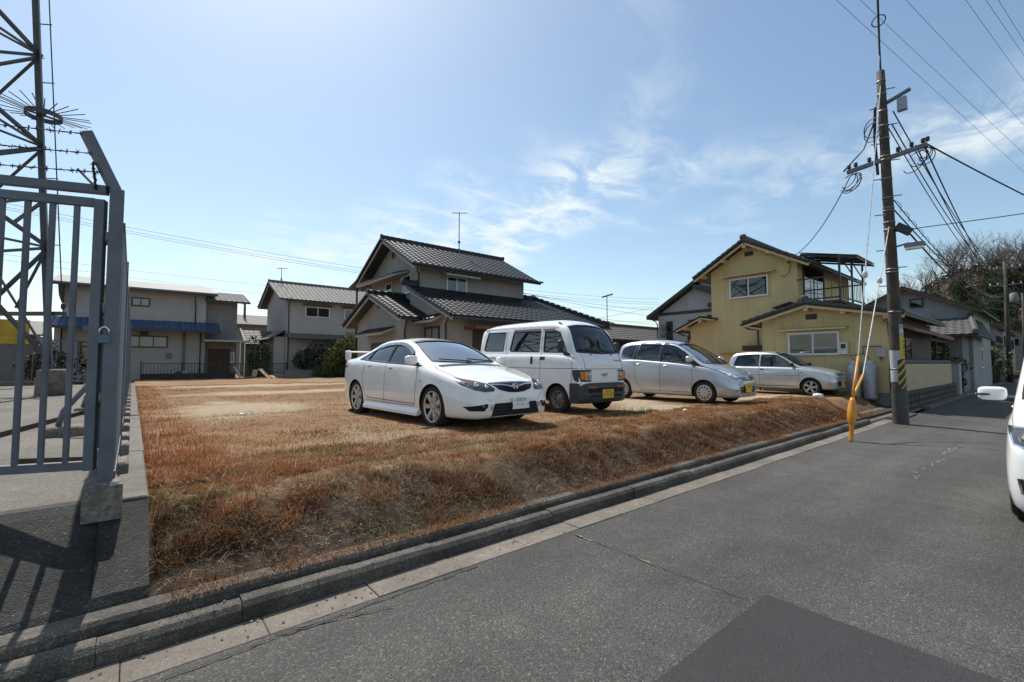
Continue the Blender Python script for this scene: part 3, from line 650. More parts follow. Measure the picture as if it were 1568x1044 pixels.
def wheel_mesh(r, w, rim_r, style):
    """axis X, outer face towards -X, centred at origin"""
    t = MB(); t.smooth = True; h = w/2
    t.lathe([(rim_r-.005,-h+.02),(rim_r+.01,-h+.005),((r+rim_r)/2,-h-.006),(r-.03,-h+.006),(r-.008,-h+.03),(r,-h+.06),(r,h-.06),(r-.01,h-.03),(r-.03,h-.006),(rim_r,h)], 40, 'x')
    g = MB()
    for k in range(4):
        q = -h+.05+k*(w-.1)/3; g.lathe([(r+.001,q-.004),(r-.006,q),(r+.001,q+.004)], 30, 'x')
    f = -h+.012; b = MB(); b.smooth = True
    b.cur = 1; b.lathe([(rim_r-.02,f+.09),(.03,f+.09)], 28, 'x'); b.lathe([(rim_r-.012,f+.012),(rim_r-.02,f+.03),(rim_r-.025,f+.12)], 32, 'x'); b.cur = 0
    b.lathe([(rim_r+.004,f+.006),(rim_r+.002,f-.006),(rim_r-.010,f-.004),(rim_r-.016,f+.014)], 40, 'x')
    if style[0] == 'spoke':
        n = style[1]; split = style[2] if len(style) > 2 else 0; b.smooth = False
        for k in range(n):
            for off in ((-split, split) if split else (0,)):
                a = 2*math.pi*k/n+math.pi/2+.2; ca, sa = math.cos(a), math.sin(a)
                def P(rr, tt, x): 
                    yy, zz = rr*ca-tt*sa, rr*sa+tt*ca; return (x, yy, zz)
                w0, w1 = (.030, .040) if not split else (.016, .022); r0, r1 = .035, rim_r-.008
                o0, o1 = off*.35, off
                vs = [P(r0,o0-w0,f+.020), P(r0,o0+w0,f+.020), P(r1,o1+w1,f+.006), P(r1,o1-w1,f+.006), P(r0,o0-w0-.006,f+.05), P(r0,o0+w0+.006,f+.05), P(r1,o1+w1+.008,f+.045), P(r1,o1-w1-.008,f+.045),
                      P((r0+r1)/2,(o0+o1)/2-w0*.72,f+.004), P((r0+r1)/2,(o0+o1)/2+w0*.72,f+.004)]
                b.add(vs, [(0,1,9,8),(8,9,2,3),(0,8,3,7,4),(1,5,6,2,9)])
        b.smooth = True; b.lathe([(.0,f+.004),(.03,f+.006),(.052,f+.02),(.055,f+.06)], 20, 'x'); b.cur = 1
        for k in range(5):
            a = 2*math.pi*k/5; b.lathe([(0,f+.012),(.009,f+.012),(.009,f+.03)], 8, 'x', (0,.043*math.cos(a),.043*math.sin(a)))
    else:
        n = style[1]; b.lathe([(rim_r-.012,f+.004),(rim_r-.03,f+.0),(.075,f-.012),(.06,f-.018),(0,f-.02)] if style[0] == 'cap' else [(rim_r-.012,f+.012),(rim_r-.03,f+.05),(.11,f+.055),(.085,f+.03),(.05,f+.025),(.04,f+.0),(0,f-.004)], 40, 'x'); b.cur = 1
        for k in range(n):
            a = 2*math.pi*k/n; rr = rim_r-.055
            x = f-.006 if style[0] == 'cap' else f+.046
            vs = []
            for j in range(10):
                t2 = 2*math.pi*j/10; q = rr+.026*math.cos(t2); tt = .018*math.sin(t2); vs.append((x-.001+ (rim_r-q)*(-.05 if style[0]=='cap' else 0), q*math.cos(a)-tt*math.sin(a), q*math.sin(a)+tt*math.cos(a)))
            b.add(vs, [tuple(range(10))])
    return t, g, b
def add_wheels(car, places, r, w, rim_r, style, rim_m, extra=None):
    t, g, b = wheel_mesh(r, w, rim_r, style); first = None
    t.smooth = False; t.add(g.v, g.f)
    for s in places:
        for sx in (-1, 1):
            x = sx*(car.S['hw'](s)-w/2-.022)
            if first is None:
                o = t.build('wheel', M_rub, car.root); c = b.build('rim', [rim_m, M_well], o); first = (o, c)
                if extra:
                    q = MB(); q.box(-.01,.03,-.16,-.10,-.06,.06); cl = q.build('brake_caliper', mat('caliper_red', (.35,.03,.02), .4, coat=.5), o); first = (o, c, cl)
            else:
                o = first[0].copy(); COL.objects.link(o); o.parent = car.root
                for ch in first[1:]:
                    k = ch.copy(); COL.objects.link(k); k.parent = o
            o.location = (x, s, r); o.rotation_euler = (0, 0, 0 if sx < 0 else math.pi)
def text_obj(txt, size, m, parent, M_, name='plate_lettering', extr=.0008, sx=1.0):
    cu = bpy.data.curves.new('t', 'FONT'); cu.body = txt; cu.size = size; cu.align_x = 'CENTER'; cu.align_y = 'CENTER'; cu.extrude = extr
    o = bpy.data.objects.new('t', cu); COL.objects.link(o); dg = bpy.context.evaluated_depsgraph_get(); me = bpy.data.meshes.new_from_object(o.evaluated_get(dg)); bpy.data.objects.remove(o)
    me.materials.clear(); me.materials.append(m); me.transform(Matrix.Diagonal((sx,1,1,1))); me.transform(M_); p = bpy.data.objects.new(name, me); COL.objects.link(p); p.parent = parent; p['kind'] = 'stuff'; return p
def plate(car, x, z, m, line1, line2, y=None, tilt=0):
    y = car.hit(x, z, 'F').y-.02 if y is None else y
    b = MB(); b.bbox(-.165, .165, -.0825, .0825, -.004, .004, .002); M_ = Matrix.Translation((x, y, z)) @ Matrix.Rotation(R(90)+tilt, 4, 'X')
    b.v = [tuple(M_ @ Vector(v)) for v in b.v]; o = b.build('number_plate', m, car.root)
    text_obj(line1, .05, M_ink, o, M_ @ Matrix.Translation((0,.048,.0055))); text_obj(line2, .102, M_ink, o, M_ @ Matrix.Translation((0,-.022,.0055)), sx=.92); return o
def mirror(car, s, z, m, size=(.10,.075,.075), x=None, name='door_mirror', arm=True, e=.55):
    for sx in (-1, 1):
        hx = (car.S['hw'](s)-.05 if x is None else x); b = MB(); b.smooth = True; b.sup((sx*(hx+size[0]+.03), s, z), size, e, 18, 12)
        o = b.build(name, m, car.root); k = MB(); k.beam((sx*(hx-.06), s+.02, z-size[2]*.9), (sx*(hx+.09), s+.01, z-size[2]*.75), .06, .04); k.build('mirror_arm', M_blk, o)
        g = MB(); g.box(sx*(hx+.05), sx*(hx+size[0]*1.75), s+size[1]*.9, s+size[1]*.99, z-size[2]*.7, z+size[2]*.7); g.build('mirror_glass', M_chr, o)
def handles(car, pts, m, r=(.014,.085,.016)):
    for s, z in pts:
        for md in ('R', 'L'):
            p = car.hit(s, z, md, .012); b = MB(); b.smooth = True; b.sup(p, r, .7, 12, 8); o = b.build('door_handle', m, car.root)
            q = car.hit(s, z-.005, md, .0015); k = MB(); k.smooth = True; k.sup(q, (.002, r[1]*.55, r[2]*2), 1, 14, 6); k.build('handle_recess', M_seat, o)
def lens_disc(car, name, x, z, r, m, mode='F', off=.006, par=None, sq=1, depth=.02, both=True):
    for sx in ((-1, 1) if both else (1,)):
        p = car.hit(sx*x, z, mode, off); b = MB(); b.smooth = True; b.sup(p, (r*sq, depth, r), .95, 18, 8); b.build(name, m, par or car.root)
def wipers(car, pairs):
    for a, b_ in pairs:
        P = [car.hit(a[0]+(b_[0]-a[0])*t, a[1]+(b_[1]-a[1])*t, 'F', .022) for t in np.linspace(0, 1, 7)]; b = MB(); b.tube(P, .011, 5); b.build('wiper', M_blk, car.root)
def spec(L, H, **k):
    S = dict(L=L, H=H, floor=k.pop('floor', .3), bow=k.pop('bow', .035), bulge=k.pop('bulge', .02), roofe=k.pop('roofe', 2.3), crease=k.pop('crease', 0.), crz=pchip(k.pop('crz', [(0,.6),(L,.7)])))
    for a, b in k.items(): S[a] = pchip(b)
    return S

# --- white sports saloon
def car_saloon(root):
    L = 4.54
    S = spec(L, 1.43, hw=[(0,.50),(.03,.60),(.08,.70),(.16,.765),(.3,.815),(.55,.865),(.95,.885),(1.5,.872),(2.3,.872),(3.2,.878),(3.65,.885),(4.0,.865),(4.3,.815),(4.42,.76),(4.5,.68),(4.54,.60)],
        zb=[(0,.215),(.12,.185),(.5,.18),(3.9,.18),(4.35,.22),(4.54,.30)],
        zt=[(0,.56),(.03,.625),(.08,.672),(.15,.705),(.3,.76),(.6,.845),(.95,.925),(1.15,.975),(1.3,1.045),(1.6,1.195),(1.9,1.325),(2.15,1.395),(2.45,1.432),(2.8,1.43),(3.1,1.395),(3.45,1.30),(3.75,1.20),(3.98,1.125),(4.15,1.095),(4.4,1.075),(4.48,1.05),(4.54,.93)],
        zs=[(0,.40),(.08,.55),(.15,.60),(.3,.665),(.6,.755),(.95,.84),(1.2,.885),(1.7,.93),(2.4,.965),(3.2,1.0),(3.8,1.02),(4.2,1.01),(4.45,.97),(4.54,.8)],
        ht=[(0,.42),(.15,.60),(.4,.68),(.9,.71),(1.2,.705),(1.6,.64),(2.0,.575),(2.4,.555),(3.0,.555),(3.5,.58),(3.9,.63),(4.15,.68),(4.4,.68),(4.54,.5)],
        cr=[(0,.04),(.15,.045),(.6,.05),(1.0,.05),(1.3,.05),(2.0,.055),(2.6,.06),(3.2,.055),(3.8,.05),(4.2,.03),(4.54,.02)], crease=0, floor=.27, bow=.04, bulge=.028)
    P = paint('pearl_white', (.80,.80,.79)); car = Car(S, root, P)
    fw, rw, r = .92, 3.62, .318
    w1 = [(1.40,.945),(1.66,1.10),(1.9,1.215),(2.1,1.28),(2.28,1.312),(2.415,1.318),(2.40,.985),(1.9,.965)]
    w2 = [(2.47,.99),(2.47,1.32),(2.75,1.312),(3.0,1.275),(3.13,1.235),(3.2,1.03),(2.9,1.012)]
    w3 = [(3.225,1.035),(3.165,1.22),(3.33,1.155),(3.48,1.08),(3.53,1.05)]
    scr = [(-.63,.995),(0,.975),(.63,.995),(.60,1.15),(.515,1.335),(.3,1.365),(0,1.378),(-.3,1.365),(-.515,1.335),(-.60,1.15)]
    rea = [(-.6,1.115),(.6,1.115),(.52,1.27),(.42,1.35),(-.42,1.35),(-.52,1.27)]
    car.finish([(w1, M_gclear),(w2, M_gdark),(w3, M_gdark)], (scr, 1.02, 2.16, M_gwind), (rea, 2.95, 4.1, M_gdark), [(fw,.315,.345),(rw,.315,.345)], (1.28, 4.0))
    # black pillars and window trims, smoked wind deflectors over the doors
    car.strip('window_trim', [(1.30,.925),(1.9,.953),(2.4,.972),(2.9,.998),(3.2,1.018),(3.55,1.042)], 'R', .022, M_trim, both=True)
    car.strip('pillar_trim', [(2.435,.985),(2.44,1.32)], 'R', .055, M_trim, both=True); car.strip('pillar_trim', [(3.212,1.03),(3.148,1.225)], 'R', .03, M_trim, both=True)
    car.strip('window_trim', scr, 'F', .026, M_trim, .002, closed=True)
    m_vis = mat('smoked_deflector', (.10,.11,.13), .12, 0, coat=1)
    car.strip('wind_deflector', [(1.72,1.125),(1.9,1.205),(2.1,1.27),(2.28,1.302),(2.43,1.308)], 'R', .05, m_vis, .012, both=True)
    car.strip('wind_deflector', [(2.46,1.31),(2.75,1.302),(3.0,1.265),(3.13,1.228)], 'R', .05, m_vis, .012, both=True)
    car.patch('quarter_glass', [(1.22,.918),(1.40,.942),(1.60,1.06),(1.52,.955)], 'R', M_trim, .004, .04, both=True)
    seam = mat('panel_gap', (.06,.06,.06), .8)
    for ln in ([(1.38,.93),(1.36,.7),(1.40,.40),(1.44,.30),(2.45,.30)], [(2.44,.98),(2.44,.5),(2.46,.30)], [(2.46,.30),(3.12,.30),(3.27,.5),(3.31,.75),(3.24,1.02)]): car.strip('panel_gap', ln, 'R', .010, seam, .0015, both=True)
    car.strip('panel_gap', [(-.66,.205),(-.45,.13),(-.2,.105),(.2,.105),(.45,.13),(.66,.205)], 'T', .011, seam, .0015)
    car.strip('panel_gap', [(.66,.205),(.73,.6),(.735,.95),(.68,1.12)], 'T', .010, seam, .0015, both=True)
    car.strip('rocker_molding', [(1.40,.335),(2.0,.335),(3.0,.345),(3.12,.37)], 'R', .012, seam, .002, both=True)
    # side skirts
    for sx in (-1, 1):
        b = MB(); hw = .872; b.prism([(sx*(hw-.06),.17),(sx*(hw+.018),.155),(sx*(hw+.02),.20),(sx*(hw-.015),.265),(sx*(hw-.06),.27)], 'y', 1.30, 3.24); b.build('side_skirt', P, root)
    # nose: headlamps, grille, intakes, emblem, plate
    hl = [(-.80,.765),(-.74,.757),(-.60,.722),(-.45,.675),(-.375,.605),(-.40,.568),(-.55,.560),(-.68,.59),(-.77,.655)]
    for o in car.patch('headlamp', hl, 'F', M_lampdk, .003, .03, both=True):
        pass
    lens_disc(car, 'projector_lens', .62, .65, .05, M_lampin, off=.0); lens_disc(car, 'projector_lens', .495, .628, .036, M_lampin, off=.0); lens_disc(car, 'turn_lamp', .715, .685, .02, M_amber, off=.0)
    gr = [(-.41,.665),(-.2,.675),(0,.678),(.2,.675),(.41,.665),(.30,.585),(.15,.55),(0,.542),(-.15,.55),(-.30,.585)]
    car.patch('grille', gr, 'F', M_well, .003, .03)
    car.strip('grille_trim', [(-.42,.672),(-.2,.682),(0,.685),(.2,.682),(.42,.672)], 'F', .020, M_lampdk, .006); car.strip('grille_trim', [(-.40,.658),(-.22,.655),(-.08,.632),(.08,.632),(.22,.655),(.40,.658)], 'F', .016, M_chr, .007)
    em = MB(); c = car.hit(0, .622, 'F', .012); em.smooth = False
    ring = [(c.x+.052*math.cos(t)*(1+.08*math.sin(t)), c.y, c.z+.042*math.sin(t)) for t in np.linspace(0, 2*math.pi, 20, endpoint=False)]
    em.tube(ring+ring[:1], .006, 6, False)
    for sx in (-1, 1): em.beam((c.x+sx*.020,c.y-.002,c.z-.034), (c.x+sx*.029,c.y-.002,c.z+.034), .012, .012, (0,1,0))
    em.beam((c.x-.024,c.y-.002,c.z), (c.x+.024,c.y-.002,c.z), .012, .011, (0,1,0)); eo = em.build('emblem', M_chr, root)
    rb = MB(); rb.sup((c.x,c.y+.006,c.z), (.048,.004,.038), .9, 18, 6); rb.build('emblem_field', mat('emblem_red', (.10,.01,.01), .3, coat=.6), eo)
    mid = [(-.47,.222),(-.40,.40),(.40,.40),(.47,.222)]; car.patch('lower_intake', mid, 'F', M_well, .003, .03)
    for k in range(3): car.strip('intake_slat', [(-.42+.02*k,.265+.045*k),(.42-.02*k,.265+.045*k)], 'F', .010, M_trim, .008)
    car.patch('fog_intake', [(-.79,.365),(-.52,.40),(-.50,.385),(-.57,.30),(-.74,.305)], 'F', M_well, .003, .03, both=True)
    plate(car, 0.07, .385, M_platew, '広島 372', 'ろ ・・ ・3', y=car.hit(.07,.40,'F').y-.03)
    mirror(car, 1.42, 1.015, P, (.095,.07,.072), x=.80)
    handles(car, [(2.25,.895),(3.06,.925)], P)
    wipers(car, [((.05,.982),(-.5,1.015)), ((.55,.985),(.02,1.02))])
    car.patch('cowl', [(-.62,1.02),(-.3,.98),(.3,.98),(.62,1.02),(.62,1.13),(.3,1.10),(-.3,1.10),(-.62,1.13)], 'T', M_trim, .003, .06)
    # rear wing
    b = MB(); b.smooth = False
    for x in np.linspace(-.7, .7, 1): pass
    b.prism([(4.22,1.195),(4.28,1.215),(4.42,1.21),(4.49,1.222),(4.48,1.20),(4.30,1.182)], 'x', -.74, .74); w = b.build('rear_wing', P, root)
    for sx in (-1, 1):
        e = MB(); e.smooth = True; e.sup((sx*.735, 4.33, 1.12), (.022, .13, .11), .55, 14, 10); e.build('wing_end', P, w)
    car.patch('tail_lamp', [(-.84,.88),(-.80,1.0),(-.5,.97),(-.48,.86)], 'B', M_red, .003, .05, both=True)
    car.patch('side_marker', [(1.21,.70),(1.25,.715),(1.245,.69),(1.215,.68)], 'R', M_amber, .004, .03, both=True)
    add_wheels(car, (fw, rw), r, .225, .232, ('spoke', 7), M_alloy, extra=True)
    car.interior([(2.15,(-.36,.36),1.19),(3.05,(-.36,.36),1.12)], .90, 1.45)
    b = MB(); b.box(.18,.46,1.62,1.83,.945,.99); b.build('document_box', mat('paper_white', (.7,.7,.68), .8), root)
    # small bricks chock the rear wheel
    return car

# --- white kei van
def car_van(root):
    L = 3.295
    S = spec(L, 1.88, hw=[(0,.58),(.02,.635),(.05,.67),(.10,.695),(.2,.71),(.5,.715),(1.5,.715),(3.0,.71),(3.18,.70),(3.26,.67),(3.295,.62)],
        zb=[(0,.24),(.15,.22),(.5,.22),(2.8,.22),(3.295,.30)],
        zt=[(0,.95),(.02,1.02),(.05,1.085),(.10,1.155),(.14,1.215),(.24,1.42),(.34,1.61),(.42,1.71),(.52,1.775),(.7,1.83),(1.0,1.868),(1.6,1.885),(2.4,1.89),(2.85,1.88),(3.05,1.85),(3.17,1.78),(3.25,1.62),(3.295,1.30)],
        zs=[(0,.76),(.05,.90),(.12,1.0),(.25,1.07),(.5,1.11),(1.0,1.135),(2.0,1.15),(3.0,1.16),(3.295,1.05)],
        ht=[(0,.50),(.05,.58),(.12,.635),(.3,.625),(.5,.60),(.8,.59),(1.1,.585),(2.5,.585),(3.0,.58),(3.2,.56),(3.295,.5)],
        cr=[(0,.05),(.1,.06),(.24,.09),(.42,.09),(.7,.10),(1.0,.11),(1.3,.12),(2.8,.12),(3.15,.10),(3.295,.06)], floor=.42, bow=.015, bulge=.012, roofe=2.6, crz=[(0,.9),(L,.9)])
    P = paint('van_white', (.74,.745,.74), rough=.34); car = Car(S, root, P); fw, rw, r = .60, 2.50, .275
    w1 = [(.36,1.18),(.47,1.40),(.58,1.57),(.66,1.60),(1.00,1.615),(1.00,1.195),(.6,1.18)]
    w2 = [(1.13,1.20),(1.13,1.62),(1.98,1.64),(2.07,1.25),(2.03,1.225)]
    w3 = [(2.30,1.235),(2.26,1.65),(2.92,1.665),(3.02,1.28),(2.96,1.25)]
    scr = [(-.62,1.18),(0,1.155),(.62,1.18),(.575,1.45),(.52,1.68),(.3,1.715),(0,1.725),(-.3,1.715),(-.52,1.68),(-.575,1.45)]
    rea = [(-.55,1.25),(.55,1.25),(.5,1.62),(-.5,1.62)]
    car.finish([(w1,M_gvan),(w2,M_gvan),(w3,M_gvan)], (scr,.03,.60,M_gvan), (rea,3.0,3.4,M_gvan), [(fw,.275,.315),(rw,.275,.315)], (.20,3.18))
    for w in (w1, w2, w3): car.strip('window_trim', w, 'R', .022, M_trim, .003, closed=True, both=True)
    car.strip('window_trim', scr, 'F', .03, M_trim, .003, closed=True)
    m_v = mat('faded_deflector', (.22,.13,.12), .4, coat=.3)
    car.strip('wind_deflector', [(.70,1.63),(1.03,1.64)], 'R', .05, m_v, .014, both=True); car.strip('wind_deflector', [(1.11,1.652),(1.97,1.668)], 'R', .045, m_v, .016, both=True)
    gap = mat('panel_gap', (.06,.06,.06), .8)
    for ln in ([(.20,1.09),(.20,.86),(.22,.30)], [(1.065,1.68),(1.065,.8),(1.07,.30)], [(1.07,.30),(2.0,.30)], [(2.20,1.69),(2.20,.6)], [(.22,.30),(.28,.29)], [(.0,.87),(1.06,.87),(2.2,.88),(3.2,.89)]): car.strip('panel_gap', ln, 'R', .010, gap, .0015, both=True)
    car.strip('sliding_rail', [(2.22,1.085),(3.1,1.09)], 'R', .02, gap, .002, both=True)
    car.strip('drip_rail', [(.62,1.675),(.8,1.70),(2.0,1.735),(3.1,1.75)], 'R', .018, P, .012, both=True)
    car.strip('drip_rail', [(.62,1.66),(.8,1.685),(2.0,1.72),(3.1,1.735)], 'R', .008, M_seat, .003, both=True)
    # grey front bumper wrapping round the corner
    m_b = mat('bumper_grey', (.035,.038,.043), .6, var=.25, vscale=9)
    b = MB(); prof = [(.22,-.008),(.25,-.05),(.36,-.058),(.48,-.055),(.585,-.04),(.60,.0)]
    xs = list(np.linspace(-.66,.66,17)); rings = []
    for x in xs:
        y0 = .002+.16*max(0,(abs(x)-.36)/.36)**2.4; rings.append([(x*1.055, y0+d, z) for z, d in prof])
    for sx in (-1, 1):
        side = [(sx*(.735 if 0 < i < 5 else .71), .24, z) for i, (z, d) in enumerate(prof)]
        rings = ([side]+rings) if sx < 0 else rings+[side]
    k = len(prof)
    for i in range(len(rings)-1): b.add(rings[i]+rings[i+1], [(j, j+1, k+j+1, k+j) for j in range(k-1)])
    b.build('front_bumper', m_b, root, smooth=True)
    bb = MB(); bb.box(-.45,.45,-.0625,-.05,.34,.37); bb.box(-.5,.5,-.062,-.05,.42,.50); bb.build('bumper_slot', M_well, root)
    for sx in (-1,1):
        q = MB(); q.bbox(min(sx*.30,sx*.56),max(sx*.30,sx*.56),-.066,-.05,.50,.545,.004); q.build('turn_lamp', mat('amber_dim', (.22,.05,.015), .3, coat=.4), root)
    # lamps in a dark surround, white centre panel with lettering
    car.patch('lamp_surround', [(-.70,.845),(-.40,.845),(-.40,.625),(-.64,.625),(-.66,.66)], 'F', m_b, .004, .03, both=True)
    car.patch('lamp_surround', [(.06,.845),(.19,.845),(.185,.76),(.15,.66),(.10,.625),(.06,.625)], 'R', m_b, .004, .03, both=True)
    for sx in (-1, 1):
        p = car.hit(sx*.47,.735,'F',0); q = MB(); q.bbox(p.x-.068,p.x+.068,-.012,.03,.66,.815,.012); q.build('headlamp', M_lampin, root, label='square headlamp'); 
        p2 = car.hit(sx*.60,.735,'F',0); q = MB(); q.prism([(p2.x-sx*.06,-.008),(p2.x+sx*.055,p2.y-.012),(p2.x+sx*.055,p2.y+.05),(p2.x-sx*.06,.05)], 'z', .665,.81); q.build('turn_lamp', M_amber, root)
        s = MB(); s.smooth = True; s.sup((p.x,-.016,.735), (.055,.012,.065), .8, 16, 8); s.build('lamp_lens', M_lens, root)
    car.patch('front_panel', [(-.385,.84),(.385,.84),(.385,.63),(-.385,.63)], 'F', P, .005, .06)
    text_obj('HIJET', .085, M_blk, root, Matrix.Translation((0,car.hit(0,.745,'F').y-.008,.745)) @ Matrix.Rotation(R(90),4,'X'), 'front_lettering', .001, 1.05)
    text_obj('DAIHATSU', .05, M_blk, root, Matrix.Translation((.42,car.hit(.42,1.02,'F').y-.004,1.02)) @ Matrix.Rotation(R(78),4,'X'), 'front_lettering', .001, 1.1)
    car.strip('panel_gap', [(-.55,.86),(-.555,1.0),(-.56,1.12)], 'F', .009, gap, .0015, both=True); car.strip('panel_gap', [(-.55,.86),(.55,.86)], 'F', .009, gap, .0015)
    plate(car, 0.02, .39, M_platey, '広島 480', 'き23-82', y=-.07)
    # door mirrors on black arms
    for sx in (-1, 1):
        q = MB(); q.smooth = True; q.sup((sx*.84,.36,1.29), (.055,.05,.115), .5, 16, 10); o = q.build('door_mirror', M_blk, root)
        q = MB(); q.tube([(sx*.69,.36,1.13),(sx*.76,.34,1.16),(sx*.83,.35,1.21)], .018, 6); q.build('mirror_arm', M_blk, o)
    car.patch('mirror_foot', [(.25,1.12),(.36,1.11),(.45,1.13),(.44,1.2),(.36,1.19)], 'R', M_trim, .006, .04, both=True)
    for s, z in ((1.32,1.03),(1.00,1.065)):
        car.patch('door_handle', [(s-.035,z-.075),(s+.035,z-.075),(s+.035,z+.075),(s-.035,z+.075)] if s > 1.2 else [(s-.075,z-.03),(s+.075,z-.03),(s+.075,z+.035),(s-.075,z+.035)], 'R', M_trim, .005, .03, both=True)
    wipers(car, [((.05,1.20),(-.52,1.235)), ((.5,1.19),(-.02,1.24))])
    for x in (-.3,.3): lens_disc(car, 'washer_nozzle', abs(x), 1.13, .014, M_blk, both=True) if x > 0 else None
    for sx in (-1,1):
        p = car.hit(sx*.54,.62,'T',.01); q = MB(); q.beam(p+Vector((0,-.06,-.05)),p+Vector((0,.06,.03)),.05,.022); q.build('roof_cap', M_blk, root)
    car.patch('tail_lamp', [(-.69,.55),(-.69,.8),(-.55,.8),(-.55,.55)], 'B', M_red, .003, .05, both=True)
    q = MB(); q.box(-.55,.55,.5,2.9,.24,.34); q.tube([(-.5,.62,.25),(.5,.62,.25)], .03, 6); q.build('underframe', M_well, root)
    add_wheels(car, (fw, rw), r, .155, .165, ('steel', 8), M_steel)
    car.interior([(.92,(-.33,.33),1.30),(1.85,(-.33,.33),1.28)], 1.13, .22, -.33, .23)
    return car

# --- silver kei wagon with a one-box profile
def car_wagon(root):
    L = 3.395
    S = spec(L, 1.63, hw=[(0,.50),(.03,.58),(.08,.645),(.16,.69),(.35,.72),(.7,.7375),(1.5,.735),(2.8,.73),(3.1,.715),(3.27,.68),(3.35,.63),(3.395,.57)],
        zb=[(0,.20),(.1,.175),(.5,.17),(2.9,.18),(3.395,.28)],
        zt=[(0,.60),(.03,.66),(.08,.71),(.16,.765),(.3,.845),(.5,.93),(.66,.99),(.85,1.11),(1.1,1.28),(1.35,1.43),(1.55,1.515),(1.8,1.575),(2.2,1.62),(2.6,1.625),(3.0,1.60),(3.18,1.54),(3.29,1.40),(3.35,1.2),(3.395,.95)],
        zs=[(0,.45),(.08,.58),(.16,.65),(.3,.74),(.5,.83),(.7,.88),(1.0,.925),(1.5,.98),(2.0,1.02),(2.8,1.07),(3.2,1.07),(3.395,.85)],
        ht=[(0,.42),(.16,.52),(.4,.60),(.66,.63),(.9,.60),(1.3,.56),(1.7,.535),(2.2,.53),(2.8,.525),(3.2,.52),(3.395,.45)],
        cr=[(0,.05),(.3,.06),(.66,.05),(1.2,.05),(1.7,.065),(2.4,.07),(3.0,.065),(3.395,.04)], floor=.32, bow=.03, bulge=.03, crease=0)
    P = paint('silver_blue', (.47,.50,.55), .55, .3); car = Car(S, root, P); fw, rw, r = .72, 3.16-.0, .28; rw = 3.08
    w1 = [(.83,.945),(1.05,1.12),(1.25,1.275),(1.45,1.395),(1.62,1.445),(1.84,1.465),(1.85,1.045),(1.3,.99)]
    w2 = [(1.93,1.05),(1.92,1.47),(2.3,1.49),(2.55,1.495),(2.66,1.11),(2.3,1.08)]
    w3 = [(2.74,1.12),(2.66,1.49),(2.92,1.475),(3.10,1.40),(3.14,1.18)]
    scr = [(-.63,.985),(0,.965),(.63,.985),(.58,1.2),(.50,1.44),(.3,1.48),(0,1.495),(-.3,1.48),(-.50,1.44),(-.58,1.2)]
    rea = [(-.52,1.1),(.52,1.1),(.47,1.48),(-.47,1.48)]
    car.finish([(w1,M_gdark if False else M_gvan),(w2,M_gdark),(w3,M_gdark)], (scr,.5,1.65,M_gwind), (rea,3.05,3.5,M_gdark), [(fw,.28,.315),(rw,.28,.315)], (.82,3.25))
    car.strip('pillar_trim', [(1.885,1.045),(1.88,1.47)], 'R', .07, M_trim, both=True); car.strip('pillar_trim', [(2.70,1.11),(2.61,1.495)], 'R', .07, M_trim, both=True)
    car.strip('window_trim', [(.74,.90),(1.3,.975),(1.9,1.035),(2.7,1.10),(3.15,1.16)], 'R', .020, M_trim, both=True)
    car.strip('window_trim', scr, 'F', .028, M_trim, .002, closed=True)
    car.patch('quarter_glass', [(.70,.885),(.84,.945),(1.05,1.10),(1.02,.955)], 'R', M_trim, .003, .04, both=True)
    v_ = mat('grey_deflector', (.10,.105,.11), .4)
    car.strip('wind_deflector', [(1.5,1.43),(1.62,1.465),(1.85,1.485)], 'R', .05, v_, .014, both=True); car.strip('wind_deflector', [(1.92,1.487),(2.55,1.512)], 'R', .055, v_, .014, both=True)
    gap = mat('panel_gap', (.06,.06,.06), .8)
    for ln in ([(1.02,.93),(1.0,.6),(1.03,.28),(1.9,.28)], [(1.885,1.03),(1.885,.28)], [(1.9,.28),(2.45,.28),(2.62,.55),(2.70,1.09)]): car.strip('panel_gap', ln, 'R', .010, gap, .0015, both=True)
    car.strip('panel_gap', [(.50,.14),(.58,.4),(.62,.66)], 'T', .010, gap, .0015, both=True); car.strip('panel_gap', [(-.5,.14),(-.25,.09),(.25,.09),(.5,.14)], 'T', .010, gap, .0015)
    car.patch('headlamp', [(-.68,.845),(-.58,.84),(-.46,.77),(-.36,.68),(-.35,.63),(-.50,.625),(-.62,.685)], 'F', mat('lamp_clear', (.62,.64,.66), .08, .3, coat=1), .003, .03, both=True)
    car.strip('lamp_trim', [(-.68,.845),(-.58,.84),(-.46,.77),(-.36,.68),(-.35,.63),(-.50,.625),(-.62,.685)], 'F', .012, M_trim, .005, closed=True, both=True)
    lens_disc(car, 'projector_lens', .52, .71, .05, M_chr, off=-.005); lens_disc(car, 'turn_lamp', .60, .76, .025, M_amber, off=-.004)
    car.patch('grille', [(-.33,.665),(.33,.665),(.28,.565),(-.28,.565)], 'F', M_blk, .003, .03)
    for k in range(3): car.strip('grille_bar', [(-.32+.02*k,.65-.035*k),(.32-.02*k,.65-.035*k)], 'F', .012, M_lampin, .007)
    q = MB(); q.smooth = True; c = car.hit(0,.62,'F',.012); q.tube([(c.x+.045*math.cos(t),c.y,c.z+.032*math.sin(t)) for t in np.linspace(0,2*math.pi,17)], .006, 6, False); q.tube([(c.x-.02,c.y,c.z+.02),(c.x+.022,c.y,c.z),(c.x-.02,c.y,c.z-.02)], .006, 5); q.build('emblem', M_chr, root)
    car.patch('lower_intake', [(-.42,.435),(.42,.435),(.37,.29),(-.37,.29)], 'F', M_blk, .003, .04)
    for k in range(2): car.strip('intake_slat', [(-.40+.02*k,.39-.05*k),(.40-.02*k,.39-.05*k)], 'F', .012, M_lampin if k == 0 else M_trim, .006)
